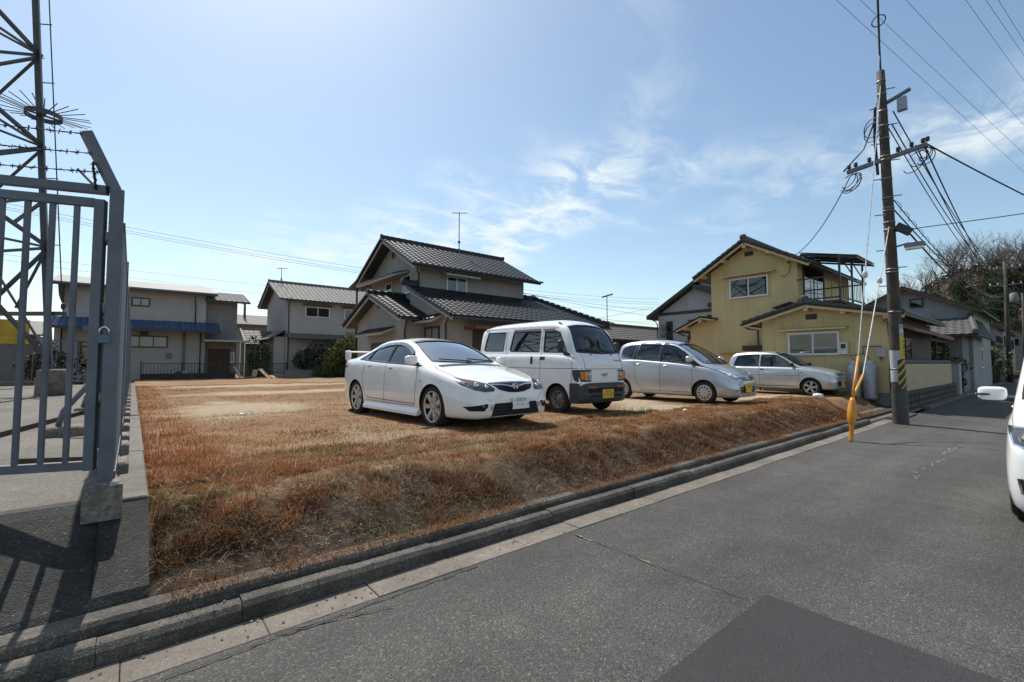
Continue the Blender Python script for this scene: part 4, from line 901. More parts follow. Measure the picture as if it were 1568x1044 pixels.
    plate(car, -.02, .385, M_platey, '広島 580', 'う・・57', y=car.hit(0,.43,'F').y-.03)
    mirror(car, 1.02, 1.085, P, (.09,.065,.075), x=.70); handles(car, [(1.72,.915),(2.55,.965)], M_chr)
    wipers(car, [((.1,.985),(-.5,1.02))])
    b = MB(); b.sup((.0,1.52,1.555),(.05,.06,.02),.7,12,6); b.build('roof_cap', M_trim, root)
    car.patch('tail_lamp', [(-.70,.95),(-.66,1.35),(-.55,1.35),(-.55,.95)], 'B', M_red, .003, .06, both=True)
    add_wheels(car, (fw, rw), r, .155, .185, ('cap', 11), M_alloy)
    car.interior([(1.65,(-.35,.35),1.25),(2.45,(-.35,.35),1.2)], .95, .95, -.35, .24)
    return car

# --- silver kei hatchback
def car_hatch(root):
    L = 3.31
    S = spec(L, 1.425, hw=[(0,.48),(.03,.55),(.08,.61),(.16,.66),(.35,.70),(.7,.7225),(1.5,.72),(2.7,.72),(3.0,.70),(3.2,.66),(3.28,.61),(3.31,.56)],
        zb=[(0,.25),(.1,.2),(.5,.2),(2.8,.2),(3.31,.3)],
        zt=[(0,.62),(.03,.68),(.08,.735),(.16,.785),(.4,.855),(.7,.905),(.9,.935),(1.05,1.01),(1.3,1.17),(1.52,1.30),(1.68,1.365),(1.95,1.41),(2.4,1.42),(2.8,1.405),(2.98,1.36),(3.1,1.24),(3.2,1.03),(3.26,.92),(3.31,.75)],
        zs=[(0,.5),(.08,.63),(.16,.685),(.4,.765),(.7,.82),(.95,.85),(1.5,.865),(2.5,.88),(3.1,.89),(3.31,.65)],
        ht=[(0,.4),(.16,.5),(.5,.60),(.9,.64),(1.2,.605),(1.6,.55),(2.0,.535),(2.8,.53),(3.1,.55),(3.31,.46)],
        cr=[(0,.04),(.4,.04),(.9,.035),(1.3,.045),(1.8,.06),(2.6,.06),(3.1,.05),(3.31,.03)], floor=.30, bow=.03, bulge=.015)
    P = paint('silver', (.52,.53,.54), .55, .32); car = Car(S, root, P); fw, rw, r = .64, 2.97, .27
    w1 = [(1.03,.905),(1.2,1.02),(1.4,1.15),(1.57,1.25),(1.70,1.285),(2.08,1.30),(2.09,.92),(1.5,.91)]
    w2 = [(2.16,.92),(2.15,1.30),(2.6,1.29),(2.85,1.255),(2.98,.945),(2.9,.925)]
    scr = [(-.60,.935),(0,.92),(.60,.935),(.56,1.1),(.49,1.29),(.25,1.33),(0,1.335),(-.25,1.33),(-.49,1.29),(-.56,1.1)]
    rea = [(-.5,.96),(.5,.96),(.46,1.28),(-.46,1.28)]
    car.finish([(w1,M_gclear),(w2,M_gclear)], (scr,.8,1.75,M_gclear), (rea,2.9,3.4,M_gclear), [(fw,.27,.305),(rw,.27,.305)], (1.0,3.15))
    for w in (w1, w2): car.strip('window_trim', w, 'R', .020, M_trim, .002, closed=True, both=True)
    car.strip('window_trim', scr, 'F', .026, M_trim, .002, closed=True)
    gap = mat('panel_gap', (.06,.06,.06), .8)
    for ln in ([(.96,.87),(.94,.6),(.97,.30),(2.1,.30),(2.12,.9)], [(.94,.62),(2.12,.63),(3.1,.64)]): car.strip('panel_gap', ln, 'R', .009, gap, .0015, both=True)
    car.strip('panel_gap', [(.52,.15),(.60,.5),(.62,.92)], 'T', .009, gap, .0015, both=True)
    car.strip('rocker_molding', [(1.0,.29),(2.5,.29)], 'R', .02, M_trim, .004, both=True)
    car.patch('headlamp', [(-.64,.735),(-.5,.735),(-.34,.70),(-.33,.625),(-.52,.615),(-.62,.64)], 'F', MATS['lamp_clear'], .003, .03, both=True)
    lens_disc(car, 'projector_lens', .45, .675, .045, M_chr, off=-.006)
    car.patch('grille', [(-.30,.70),(.30,.70),(.29,.635),(-.29,.635)], 'F', M_blk, .003, .03); car.strip('grille_bar', [(-.30,.672),(.30,.672)], 'F', .012, M_chr, .006)
    car.patch('lower_intake', [(-.42,.46),(.42,.46),(.38,.31),(-.38,.31)], 'F', M_blk, .003, .04)
    car.strip('bumper_crease', [(-.62,.55),(-.3,.56),(.3,.56),(.62,.55)], 'F', .01, gap, .001)
    plate(car, 0, .385, M_platey, '広島 50', 'え・・19', y=car.hit(0,.42,'F').y-.03)
    for sx in (-1,1):
        q = MB(); q.smooth = True; q.sup((sx*.79,1.12,.965),(.075,.06,.06),.55,14,10); q.build('door_mirror', M_trim, root); q = MB(); q.beam((sx*.66,1.12,.92),(sx*.76,1.12,.94),.06,.04); q.build('mirror_arm', M_trim, root)
    car.patch('door_handle', [(1.98,.79),(2.09,.79),(2.09,.83),(1.98,.83)], 'R', M_trim, .004, .03, both=True)
    car.patch('side_marker', [(.86,.735),(.90,.735),(.90,.71),(.86,.71)], 'R', M_trim, .004, .02, both=True)
    wipers(car, [((.1,.94),(-.48,.965))])
    b = MB(); b.sup((-.45,1.62,1.355),(.03,.07,.016),.7,12,6); b.build('roof_cap', M_trim, root)
    add_wheels(car, (fw, rw), r, .155, .185, ('spoke', 5, .022), M_alloy)
    car.interior([(1.75,(-.33,.33),1.14),(2.45,(-.33,.33),1.1)], .90, 1.12, -.33, .23)
    return car

# --- tall white kei wagon standing on the road
def car_tall(root):
    L = 3.395
    S = spec(L, 1.75, hw=[(0,.52),(.03,.60),(.08,.66),(.16,.70),(.35,.725),(.7,.7375),(1.5,.7375),(2.9,.735),(3.2,.715),(3.34,.67),(3.395,.62)],
        zb=[(0,.20),(.1,.17),(.5,.17),(2.9,.18),(3.395,.28)],
        zt=[(0,.72),(.03,.79),(.08,.845),(.18,.90),(.4,.975),(.6,1.03),(.75,1.08),(.9,1.22),(1.1,1.42),(1.28,1.58),(1.45,1.675),(1.8,1.735),(2.4,1.75),(3.0,1.735),(3.2,1.68),(3.3,1.5),(3.395,1.0)],
        zs=[(0,.55),(.08,.70),(.18,.77),(.4,.86),(.7,.93),(1.2,.98),(2.0,1.02),(3.0,1.06),(3.395,.9)],
        ht=[(0,.42),(.18,.54),(.5,.63),(.75,.65),(1.0,.63),(1.3,.60),(1.7,.585),(3.0,.58),(3.395,.5)],
        cr=[(0,.05),(.4,.05),(.75,.04),(1.2,.05),(1.7,.06),(3.0,.06),(3.395,.04)], floor=.32, bow=.025, bulge=.02)
    P = paint('pearl_white', (.80,.80,.79)); car = Car(S, root, P); fw, rw, r = .70, 2.9, .28
    w1 = [(1.0,1.03),(1.12,1.2),(1.3,1.42),(1.5,1.58),(1.9,1.6),(1.9,1.06)]; w2 = [(1.98,1.06),(1.98,1.6),(2.6,1.6),(2.62,1.1)]; w3 = [(2.72,1.1),(2.7,1.6),(3.1,1.56),(3.15,1.15)]
    scr = [(-.62,1.09),(0,1.07),(.62,1.09),(.59,1.35),(.54,1.6),(0,1.65),(-.54,1.6),(-.59,1.35)]; rea = [(-.55,1.1),(.55,1.1),(.52,1.6),(-.52,1.6)]
    car.finish([(w1,M_gdark),(w2,M_gdark),(w3,M_gdark)], (scr,.6,1.5,M_gwind), (rea,3.0,3.5,M_gdark), [(fw,.28,.315),(rw,.28,.315)], (.95,3.2))
    car.strip('pillar_trim', [(1.94,1.06),(1.94,1.6)], 'R', .08, M_trim, both=True); car.strip('window_trim', scr, 'F', .03, M_trim, .002, closed=True)
    car.patch('quarter_glass', [(.82,.99),(1.0,1.03),(1.16,1.25),(1.12,1.06)], 'R', M_trim, .003, .04, both=True)
    car.patch('headlamp', [(-.70,.86),(-.52,.87),(-.40,.80),(-.40,.73),(-.55,.70),(-.66,.735)], 'F', M_lampdk, .003, .03, both=True)
    car.strip('lamp_trim', [(-.70,.86),(-.52,.87),(-.40,.80),(-.40,.73),(-.55,.70),(-.66,.735)], 'F', .014, M_chr, .006, closed=True, both=True)
    lens_disc(car, 'projector_lens', .57, .785, .055, M_chr, off=-.008); lens_disc(car, 'projector_lens', .46, .78, .04, M_lampin, off=-.006)
    car.patch('headlamp', [(.10,.87),(.26,.925),(.24,.83),(.12,.76)], 'R', M_lampdk, .003, .03, both=True)
    car.patch('fog_surround', [(-.64,.46),(-.44,.47),(-.42,.40),(-.46,.33),(-.62,.345)], 'F', M_blk, .003, .03, both=True); car.strip('fog_trim', [(-.64,.46),(-.44,.47),(-.42,.40),(-.46,.33),(-.62,.345)], 'F', .016, M_chr, .006, closed=True, both=True)
    car.patch('grille', [(-.35,.78),(.35,.78),(.33,.62),(-.33,.62)], 'F', M_blk, .003, .04); car.patch('lower_intake', [(-.38,.44),(.38,.44),(.36,.28),(-.36,.28)], 'F', M_blk, .003, .04)
    gap = mat('panel_gap', (.06,.06,.06), .8)
    for ln in ([(1.05,1.0),(1.02,.6),(1.05,.26),(1.92,.26),(1.94,1.05)],): car.strip('panel_gap', ln, 'R', .010, gap, .0015, both=True)
    mirror(car, 1.02, 1.12, P, (.105,.07,.068), x=.70, e=.5)
    for sx in (-1, 1):
        q = MB(); q.smooth = True; q.sup((sx*.90,.953,1.112),(.06,.012,.012),.8,12,6); q.build('mirror_turn_lamp', M_lampdk, root)
    plate(car, 0, .52, M_platey, '広島 581', 'あ・・82'); handles(car, [(1.75,.95),(2.55,.97)], P)
    add_wheels(car, (fw, rw), r, .155, .19, ('spoke', 5, .022), M_alloy)
    car.interior([(1.7,(-.35,.35),1.3)], 1.02, 1.0, -.35, .24)
    return car

def park(fn, name, label, u, v, z, yaw, group=None):
    r = thing(name, label, 'van' if 'van' in name else 'car', (0,0,0), group); c = fn(r); r.location = (u, v, z); r.rotation_euler = (0, 0, yaw); return c
park(car_saloon, 'saloon_car', 'white four-door sports saloon with rear wing and silver seven-spoke wheels, white number plate', 4.33, 5.12, .455, R(2.2), 'vehicles parked on the dry grass lot')
park(car_van, 'delivery_van', 'white boxy minivan with dark grey bumper and square headlamps between saloon and silver wagon', 7.02, 5.66, .45, 0, 'vehicles parked on the dry grass lot')
park(car_wagon, 'wagon_car', 'silver blue one-box wagon with grey hubcaps and dark rear glass', 11.26, 4.80, .435, R(.5), 'vehicles parked on the dry grass lot')
park(car_hatch, 'hatchback_car', 'silver three-door hatchback with spoked alloy wheels beside the yellow house', 16.72, 4.34, .41, 0, 'vehicles parked on the dry grass lot')
park(car_tall, 'wagon_car', 'tall white wagon with chrome fog lamp rims standing on the asphalt road', 5.62, -.37, 0, R(-90))
# ------------------------------------------------------------------ houses
M_tile_blue = mat('glazed_tile_dark', (.014,.017,.023), .42, var=.4, vscale=5, spec=.35); M_tile_grey = mat('smoked_tile_grey', (.05,.05,.051), .6, var=.3, vscale=4); M_tile_pale = mat('weathered_tile', (.115,.114,.11), .7, var=.3, vscale=5)
M_tile_cem = mat('cement_tile', (.095,.09,.084), .75, var=.3, vscale=6); M_yel = mat('cream_yellow_render', (.58,.465,.24), .85, var=.07, vscale=1.2, bump=.25, bscale=90, streak=.07)
M_grw = mat('grey_white_render', (.30,.288,.272), .85, var=.08, vscale=1.5, bump=.2, bscale=80, streak=.09); M_wht = mat('off_white_render', (.37,.36,.345), .85, var=.07, vscale=1.5, bump=.2, bscale=70, streak=.07)
M_ltb = mat('pale_siding', (.38,.385,.385), .7, var=.08, vscale=1, streak=.06); M_dgr = mat('dim_grey_render', (.20,.193,.186), .85, var=.12, vscale=2, streak=.08); M_bge = mat('beige_render', (.46,.365,.235), .9, var=.1, vscale=2, bump=.3, bscale=60, streak=.09)
M_dwood = mat('dark_brown_wood', (.055,.035,.025), .7, var=.3, vscale=9); M_fas = mat('fascia_dark', (.04,.036,.034), .6); M_brn = mat('brown_fascia', (.16,.075,.045), .7, var=.2, vscale=5); M_alu = mat('white_aluminium', (.62,.62,.61), .4, .2); M_bronze = mat('bronze_aluminium', (.045,.038,.034), .45, .3)
M_room = mat('room_dark', (.018,.018,.02), .9); M_curt = mat('pale_curtain', (.50,.49,.48), .95); M_curtd = mat('grey_curtain', (.16,.155,.15), .95); M_wg = glass('house_glass', (.66,.68,.68), .0); M_frost = mat('frosted_glass', (.20,.22,.23), .18, coat=.8)
M_bluem = mat('blue_metal_roof', (.035,.09,.19), .42, .2, var=.25, vscale=3); M_found = mat('foundation', (.22,.21,.20), .9, var=.2, vscale=4); M_green = mat('green_mesh', (.03,.14,.07), .7); M_grm = mat('grey_metal_roof', (.17,.17,.17), .65, .0, var=.15, vscale=2)
M_poly = glass('polycarbonate', (.42,.38,.42), .06, .15)
class Face:
    """a wall plane: 'u' faces -X at x=pos (a = y), 'v' faces -Y at y=pos (a = x)"""
    def __init__(s, k, pos): s.k, s.p = k, pos
    def P(s, a, z, o): return (s.p-o, a, z) if s.k == 'u' else (a, s.p-o, z)
    def box(s, b, a0, a1, z0, z1, o0, o1): return b.box(s.p-o1, s.p-o0, a0, a1, z0, z1) if s.k == 'u' else b.box(a0, a1, s.p-o1, s.p-o0, z0, z1)
def window(par, F, a0, a1, z0, z1, fm=M_alu, panes=2, curtain=None, hood=None, gm=M_wg, hm=None, bars=0, fw=.045):
    b = MB(); F.box(b, a0-fw, a1+fw, z1, z1+fw, 0, .06); F.box(b, a0-fw, a1+fw, z0-fw, z0, 0, .075); F.box(b, a0-fw, a0, z0, z1, 0, .06); F.box(b, a1, a1+fw, z0, z1, 0, .06)
    w = b.build('window', fm, par); n = panes; d = (a1-a0)/n
    b = MB(); F.box(b, a0, a1, z0, z1, .001, .004); b.build('window_back', M_room, w)
    for i in range(n):
        x0, x1 = a0+i*d, a0+(i+1)*d; o = .040 if i % 2 else .028; t = .026
        s = MB(); F.box(s, x0, x1, z0, z0+t, o-.01, o+.008); F.box(s, x0, x1, z1-t, z1, o-.01, o+.008); F.box(s, x0, x0+t, z0+t, z1-t, o-.01, o+.008); F.box(s, x1-t, x1, z0+t, z1-t, o-.01, o+.008); s.build('sash', fm, w)
        p = MB(); F.box(p, x0+t, x1-t, z0+t, z1-t, o-.003, o+.002); p.build('pane', gm, w)
        cm = curtain[i] if curtain else None
        if cm:
            c = MB(); c.smooth = True; k = 26; pts = []
            for j in range(k+1):
                a = x0+.02+(x1-x0-.04)*j/k; off = .0115+.0055*math.sin(j*1.35+i)+.002*math.sin(j*.6); pts += [F.P(a, z0+.02, off), F.P(a, z1-.02, off)]
            c.add(pts, [(2*j, 2*j+2, 2*j+3, 2*j+1) for j in range(k)]); c.build('curtain', cm, w, fix=False)
    if bars:
        s = MB(); s.smooth = False
        for j in range(bars): a = a0+(a1-a0)*(j+.5)/bars; F.box(s, a-.008, a+.008, z0-.03, z1+.03, .085, .10)
        F.box(s, a0-.05, a1+.05, z0+.08, z0+.10, .08, .085); F.box(s, a0-.05, a1+.05, z1-.10, z1-.08, .08, .085); s.build('window_grille', fm, w)
    if hood:
        e, d_ = hood; h = MB()
        q = [F.P(a0-e, z1+.16, 0), F.P(a1+e, z1+.16, 0), F.P(a1+e, z1+.10, d_), F.P(a0-e, z1+.10, d_)]; q2 = [(p[0],p[1],p[2]+.045) for p in q]
        h.add(q+q2, [(0,1,2,3),(4,5,6,7),(0,1,5,4),(1,2,6,5),(2,3,7,6),(3,0,4,7)]); h.build('window_hood', hm or M_fas, w)
    return w
def tile_plane(par, e0, e1, r0, r1, m, tw=.28, th=.25, amp=.022, step=.022, name='roof_tiles', lift=.05):
    """wavy tiles in stepped courses on the plane eave e0-e1, ridge r0-r1"""
    e0, e1, r0, r1 = map(Vector, (e0, e1, r0, r1)); nA = max(2, int((e1-e0).length/tw)); nB = max(2, int((r0-e0).length/th)); nrm = (e1-e0).cross(r0-e0).normalized()
    if nrm.z < 0: nrm = -nrm
    prof = [0, .35, .9, 1.0, .55, .12]; V, F = [], []; cols = nA*len(prof)+1
    rows = [(j/nB, step) for j in range(nB)]; rr = []
    for j in range(nB): rr += [(j/nB, step), ((j+1)/nB-.0005, .0)]
    for t, h in rr:
        for c in range(cols):
            s = c/(cols-1); p = (e0*(1-s)+e1*s)*(1-t)+(r0*(1-s)+r1*s)*t; V.append(p+nrm*(lift+h+amp*prof[c % len(prof)]))
    # drip edge
    k0 = len(V)
    for c in range(cols): V.append(V[c]-Vector((0,0,.05))+Vector((0,0,0)))
    for j in range(len(rr)-1):
        for c in range(cols-1): a = j*cols+c; F.append((a, a+1, a+cols+1, a+cols))
    for c in range(cols-1): F.append((k0+c, k0+c+1, c+1, c))
    b = MB(); b.add(V, F); return b.build(name, m, par, kind='stuff', fix=False, smooth=False)
def slab(par, e0, e1, r0, r1, m, t=.09, name='roof_deck', drop=0):
    b = MB(); q = [Vector(p)+Vector((0,0,.03-drop)) for p in (e0,e1,r1,r0)]; q2 = [p-Vector((0,0,t)) for p in q]; b.add(q+q2, [(0,1,2,3),(7,6,5,4),(0,4,5,1),(1,5,6,2),(2,6,7,3),(3,7,4,0)]); return b.build(name, m, par)
def ridge(par, p0, p1, m, r=.09, name='ridge', n=None):
    p0, p1 = Vector(p0), Vector(p1); d = (p1-p0); L = d.length; o = None; b = MB()
    b.beam(p0+Vector((0,0,.06)), p1+Vector((0,0,.06)), .2, .14); k = max(1, int(L/.3))
    b.smooth = True
    for i in range(k): b.tube([p0+d*(i/k)+Vector((0,0,.15+.0)), p0+d*((i+.96)/k)+Vector((0,0,.156))], [r, r*.92], 8)
    b.smooth = False
    o = b.build(name, m, par); u = d.normalized()
    for q, s in ((p0, -1), (p1, 1)):
        e = MB(); c = q+u*s*.02; e.sup((c.x, c.y, c.z+.14), (.05 if abs(u.x) > .5 else .13, .13 if abs(u.x) > .5 else .05, .13), .7, 10, 8); e.build('ridge_end', m, o)
    return o
def gable_x(par, u0, u1, v0, v1, ze, zr, ov, ovg, tm, wm=None, fas=M_fas, vr=None, tiles=True, tw=.28, th=.25, ends=None, barge=M_wht):
    """gable roof with the ridge along X; eaves overhang ov, gables ovg"""
    vr = (v0+v1)/2 if vr is None else vr; sl0 = (zr-ze)/(vr-v0); sl1 = (zr-ze)/(v1-vr)
    A = (u0-ovg, v0-ov, ze-sl0*ov); B = (u1+ovg, v0-ov, ze-sl0*ov); C = (u0-ovg, v1+ov, ze-sl1*ov); D = (u1+ovg, v1+ov, ze-sl1*ov); r0 = (u0-ovg, vr, zr); r1 = (u1+ovg, vr, zr)
    r = bpy.data.objects.new('roof', None); COL.objects.link(r); r.parent = par
    s0 = slab(r, A, B, r0, r1, fas); slab(r, C, D, r0, r1, fas)
    if tiles:
        tile_plane(r, A, B, r0, r1, tm, tw, th); tile_plane(r, D, C, r1, r0, tm, tw, th); ridge(r, r0, r1, tm)
        for e, q in ((A, r0), (C, r0)):                # verge tiles along the near gable
            b = MB(); e, q = Vector(e), Vector(q); n = int((q-e).length/.25)
            for i in range(n):
                p = e+(q-e)*(i/n); p2 = e+(q-e)*((i+.97)/n); b.beam(p+Vector((-.02,0,.07)), p2+Vector((-.02,0,.045)), .12, .085)
            b.build('verge_tiles', tm, r, kind='stuff')
    if barge:
        b = MB(); 
        for e in (A, C): b.beam(Vector(e)+Vector((.03,0,-.075)), Vector(r0)+Vector((.03,0,-.075)), .04, .13)
        b.build('bargeboard', barge, r)
    return r
def gable_wall(par, u0, u1, v0, v1, z0, ze, zr, m, vr=None, name='wall'):
    vr = (v0+v1)/2 if vr is None else vr; b = MB(); b.prism([(v0,z0),(v1,z0),(v1,ze),(vr,zr),(v0,ze)], 'x', u0, u1); return b.build(name, m, par)
def pipe(par, pts, r=.035, m=M_fas, name='downpipe'):
    b = MB(); b.smooth = True; b.tube(pts, r, 8); return b.build(name, m, par)
def gutter_run(par, p0, p1, m=M_fas):
    b = MB(); b.beam(p0, p1, .09, .07); return b.build('rain_gutter', m, par)

# --- yellow house (two-storey, gable towards the lot)
def house_yellow():
    h = thing('house', 'cream yellow two-storey house with balcony and white framed windows beside the lot', 'house', (20,6,.3)); z0 = .25
    gable_wall(h, 19.4, 26, 6.35, 9.72, z0, 5.42, 6.38, M_yel, 8.1); gable_wall(h, 18.0, 24.5, 3.45, 7.12, z0, 3.02, 3.46, M_yel, 5.55)
    MB().prism([(9.7,z0),(10.75,z0),(10.75,3.06),(10.1,3.36),(9.7,3.36)], 'x', 19.45, 25).build('wall', M_yel, h)
    MB().box(17.97, 24.4, 3.42, 7.14, z0-.2, .5).build('foundation', M_found, h)
    # panel joints on the render
    for a in (7.05,): pass
    b = MB(); f = Face('u', 19.4)
    for a in (7.3, 8.2, 9.1): f.box(b, a-.006, a+.006, 3.5, 5.3, 0, .003)
    b.build('wall_joint', mat('joint_dark', (.36,.30,.15), .9), h)
    b = MB(); f2 = Face('u', 18.0)
    for a in (4.3, 5.15, 6.05, 6.7): f2.box(b, a-.006, a+.006, .5, 3.0, 0, .003)
    b.build('wall_joint', MATS['joint_dark'], h)
    gable_x(h, 19.4, 26, 6.35, 9.72, 5.42, 6.38, .55, .5, M_tile_grey, vr=8.1, barge=mat('cream_barge', (.54,.42,.24), .8, var=.08, vscale=2), th=.24)
    gable_x(h, 18.0, 24.5, 3.45, 7.12, 3.02, 3.46, .5, .45, M_tile_grey, vr=5.55, barge=MATS['cream_barge'])
    # left lean-to gable roof and the porch roof to the right
    r = slab(h, (19.0,11.25,2.93), (25,11.25,2.93), (19.0,10.05,3.46), (25,10.05,3.46), M_fas, name='roof'); slab(h, (19.0,9.45,3.34), (19.6,9.45,3.34), (19.0,10.05,3.46), (19.6,10.05,3.46), M_fas, name='roof')
    b = MB(); b.beam((19.02,11.23,2.86),(19.02,10.05,3.39),.04,.1); b.beam((19.02,10.05,3.39),(19.02,9.45,3.28),.04,.1); b.build('bargeboard', MATS['cream_barge'], h)
    slab(h, (18.7,7.0,3.52), (19.4,7.0,3.52), (18.7,6.4,3.68), (19.4,6.4,3.68), M_fas, .05, name='roof')
    # purlin ends under the gables
    for (u, v, z) in ((18.9,9.95,5.20),(18.9,9.0,5.72),(18.9,8.1,6.16),(18.9,7.2,5.77),(18.9,6.5,5.38),(17.6,7.3,2.93),(17.6,6.5,3.12),(17.6,5.55,3.27),(17.6,4.5,3.10),(17.6,3.4,2.86),(19.05,10.8,2.98),(19.05,10.1,3.26)):
        MB().box(u-.0, u+.5, v-.065, v+.065, z-.07, z+.07).build('purlin_end', MATS['cream_barge'], h)
    window(h, f, 7.42, 8.87, 4.16, 4.92, M_alu, 2, (M_curtd, M_curt), (.32,.32), hm=MATS['cream_barge']); window(h, f2, 4.74, 6.2, 1.74, 2.45, M_alu, 2, (M_curt, M_curtd), (.30,.32), hm=MATS['cream_barge'])
    for F, a, z in ((f, 8.1, 5.92), (f2, 5.5, 3.02)):
        b = MB(); F.box(b, a-.17, a+.17, z-.09, z+.09, 0, .02); o = b.build('gable_vent', M_fas, h); b = MB()
        for k in range(4): F.box(b, a-.15, a+.15, z-.07+k*.042, z-.05+k*.042, .02, .035)
        b.build('vent_slat', M_bronze, o)
    gutter_run(h, (17.5,7.66,2.86), (24.5,7.66,2.86)); pipe(h, [(17.62,7.66,2.84),(17.7,7.5,2.70),(17.9,7.22,2.66),(17.93,7.2,.3)]); gutter_run(h, (18.9,11.3,2.86), (25,11.3,2.86)); pipe(h, [(19.1,11.28,2.85),(19.3,11.0,2.68),(19.36,10.82,2.62),(19.36,10.82,.3)])
    b = MB(); b.bbox(19.0, 19.38, 7.5, 8.3, 1.92, 2.13, .02); b.build('window_box', M_bronze, h); b = MB(); b.box(18.85,19.38,7.4,9.4,1.86,1.9); b.build('shelf', MATS['cream_barge'], h)
    # wires and insulators on the wall
    b = MB(); b.smooth = True; b.tube([(19.35,6.55,5.2),(19.3,6.6,4.9),(19.28,6.75,4.75),(19.33,6.9,4.85)], .012, 5); b.sup((19.3,6.6,5.32),(.05,.05,.08),.8); b.sup((19.3,7.35,5.78),(.05,.05,.07),.8); b.build('cable_bracket', M_bronze, h)
    # dark panel put over the road-side wall for its shade, with window and eave
    MB().box(18.35,24.6,3.36,3.44,.2,2.9).build('shaded_side_panel', M_dwood, h); window(h, Face('v',3.36), 19.0, 20.6, .9, 2.2, M_bronze, 2, (M_curtd,M_curtd)); slab(h, (17.7,2.75,2.42),(25,2.75,2.42),(17.7,3.5,2.75),(25,3.5,2.75), M_brn, .08, 'side_eave')
    # sliding door behind the balcony and the deep shade of the loggia
    g = Face('v', 6.35); window(h, g, 20.0, 22.2, 3.7, 5.2, M_bronze, 2, (M_curtd, M_curt))
    # balcony: deck, posts, rails, bars, polycarbonate canopy on frames
    bal = thing('balcony', 'dark bronze balcony frame with translucent canopy on the yellow house side', 'balcony', (21,5,3.6))
    MB().box(18.9, 22.5, 4.85, 6.3, 3.55, 3.64).build('deck', M_dwood, bal)
    for u in (19.2, 20.7, 22.15): MB().box(u-.03, u+.03, 4.92, 4.98, 3.6, 5.3).build('post', M_bronze, bal)
    for a, c in (((19.2,4.95,4.55),(22.35,4.95,4.55)), ((19.2,4.95,3.78),(22.35,4.95,3.78)), ((22.35,4.95,4.55),(22.35,6.3,4.55)), ((19.2,4.95,4.55),(19.2,6.3,4.55)), ((19.2,4.95,3.78),(19.2,6.3,3.78))): MB().beam(a, c, .05, .05).build('rail', M_bronze, bal)
    for i in range(15): u = 19.4+i*.2; MB().box(u-.009, u+.009, 4.94, 4.96, 3.8, 4.53).build('baluster', M_bronze, bal)
    for i in range(5): v = 5.2+i*.22; MB().box(19.19, 19.21, v-.009, v+.009, 3.8, 4.53).build('baluster', M_bronze, bal)
    for i in range(4): u = 19.9+i*.73; MB().beam((u,4.6,5.22),(u,6.35,5.62),.05,.07).build('rafter', M_bronze, bal)
    for t in (0, .5, 1): MB().beam((19.8,4.6+1.75*t,5.22+.4*t),(22.2,4.6+1.75*t,5.22+.4*t),.06,.06).build('canopy_bar', M_bronze, bal)
    slab(bal, (19.8,4.55,5.27), (22.2,4.55,5.27), (19.8,6.4,5.69), (22.2,6.4,5.69), M_poly, .012, 'canopy_sheet')
    MB().beam((19.2,4.95,4.6),(19.2,6.2,5.3),.04,.04).build('strut', M_bronze, bal); MB().beam((20.8,4.95,4.75),(19.2,4.95,5.25),.03,.03).build('strut', M_bronze, bal); MB().beam((22.35,4.95,4.7),(20.8,4.95,5.2),.03,.03).build('strut', M_bronze, bal)
    # gas cylinders, regulator and meter at the wall foot
    for i, v in enumerate((4.28, 3.86)):
        c = thing('gas_cylinder', ('grey steel gas cylinder chained to the yellow house wall, the one nearer the window','grey steel gas cylinder chained to the yellow house wall, the one nearer the utility pole')[i], 'gas cylinder', (17.75,v,.30), 'gas cylinders against the yellow house')
        b = MB(); b.smooth = True; b.lathe([(0,.30),(.16,.30),(.175,.33),(.18,.40),(.18,1.25),(.165,1.34),(.11,1.40),(.06,1.42),(0,1.42)], 24, 'z', (17.75,v,0)); b.build('tank', mat('cylinder_grey', (.36,.37,.38), .5, .3, var=.2, vscale=5, streak=.08), c)
        b = MB(); b.smooth = True; b.lathe([(.10,1.39),(.10,1.52),(.085,1.52),(.085,1.39)], 20, 'z', (17.75,v,0)); b.build('collar', MATS['cylinder_grey'], c)
        b = MB(); b.smooth = True; b.tube([(17.75,v,1.42),(17.75,v,1.55),(17.8,v+.12,1.66),(17.9,(4.07),1.72)], .012, 6); b.build('hose', M_blk, c)
    mt = thing('gas_meter', 'gas regulator and pipes on the yellow wall above the cylinders', 'gas meter', (17.95,3.8,1.6)); b = MB(); b.tube([(17.93,4.07,1.72),(17.93,4.07,1.95),(17.93,3.62,1.95),(17.93,3.62,1.5)], .018, 6); b.build('pipe', M_fas, mt); MB().bbox(17.78,17.98,3.5,3.72,1.62,1.9,.02).build('meter_body', mat('meter_grey', (.35,.35,.36), .5), mt)
    em = thing('electric_meter', 'cream electric meter box with dark glass on the yellow wall', 'electric meter', (17.95,4.55,1.8)); MB().bbox(17.82,17.995,4.45,4.68,1.72,2.12,.03).build('case', mat('meter_cream', (.6,.57,.48), .5), em); MB().box(17.812,17.82,4.50,4.63,1.90,2.05).build('dial', M_trim, em)
house_yellow()

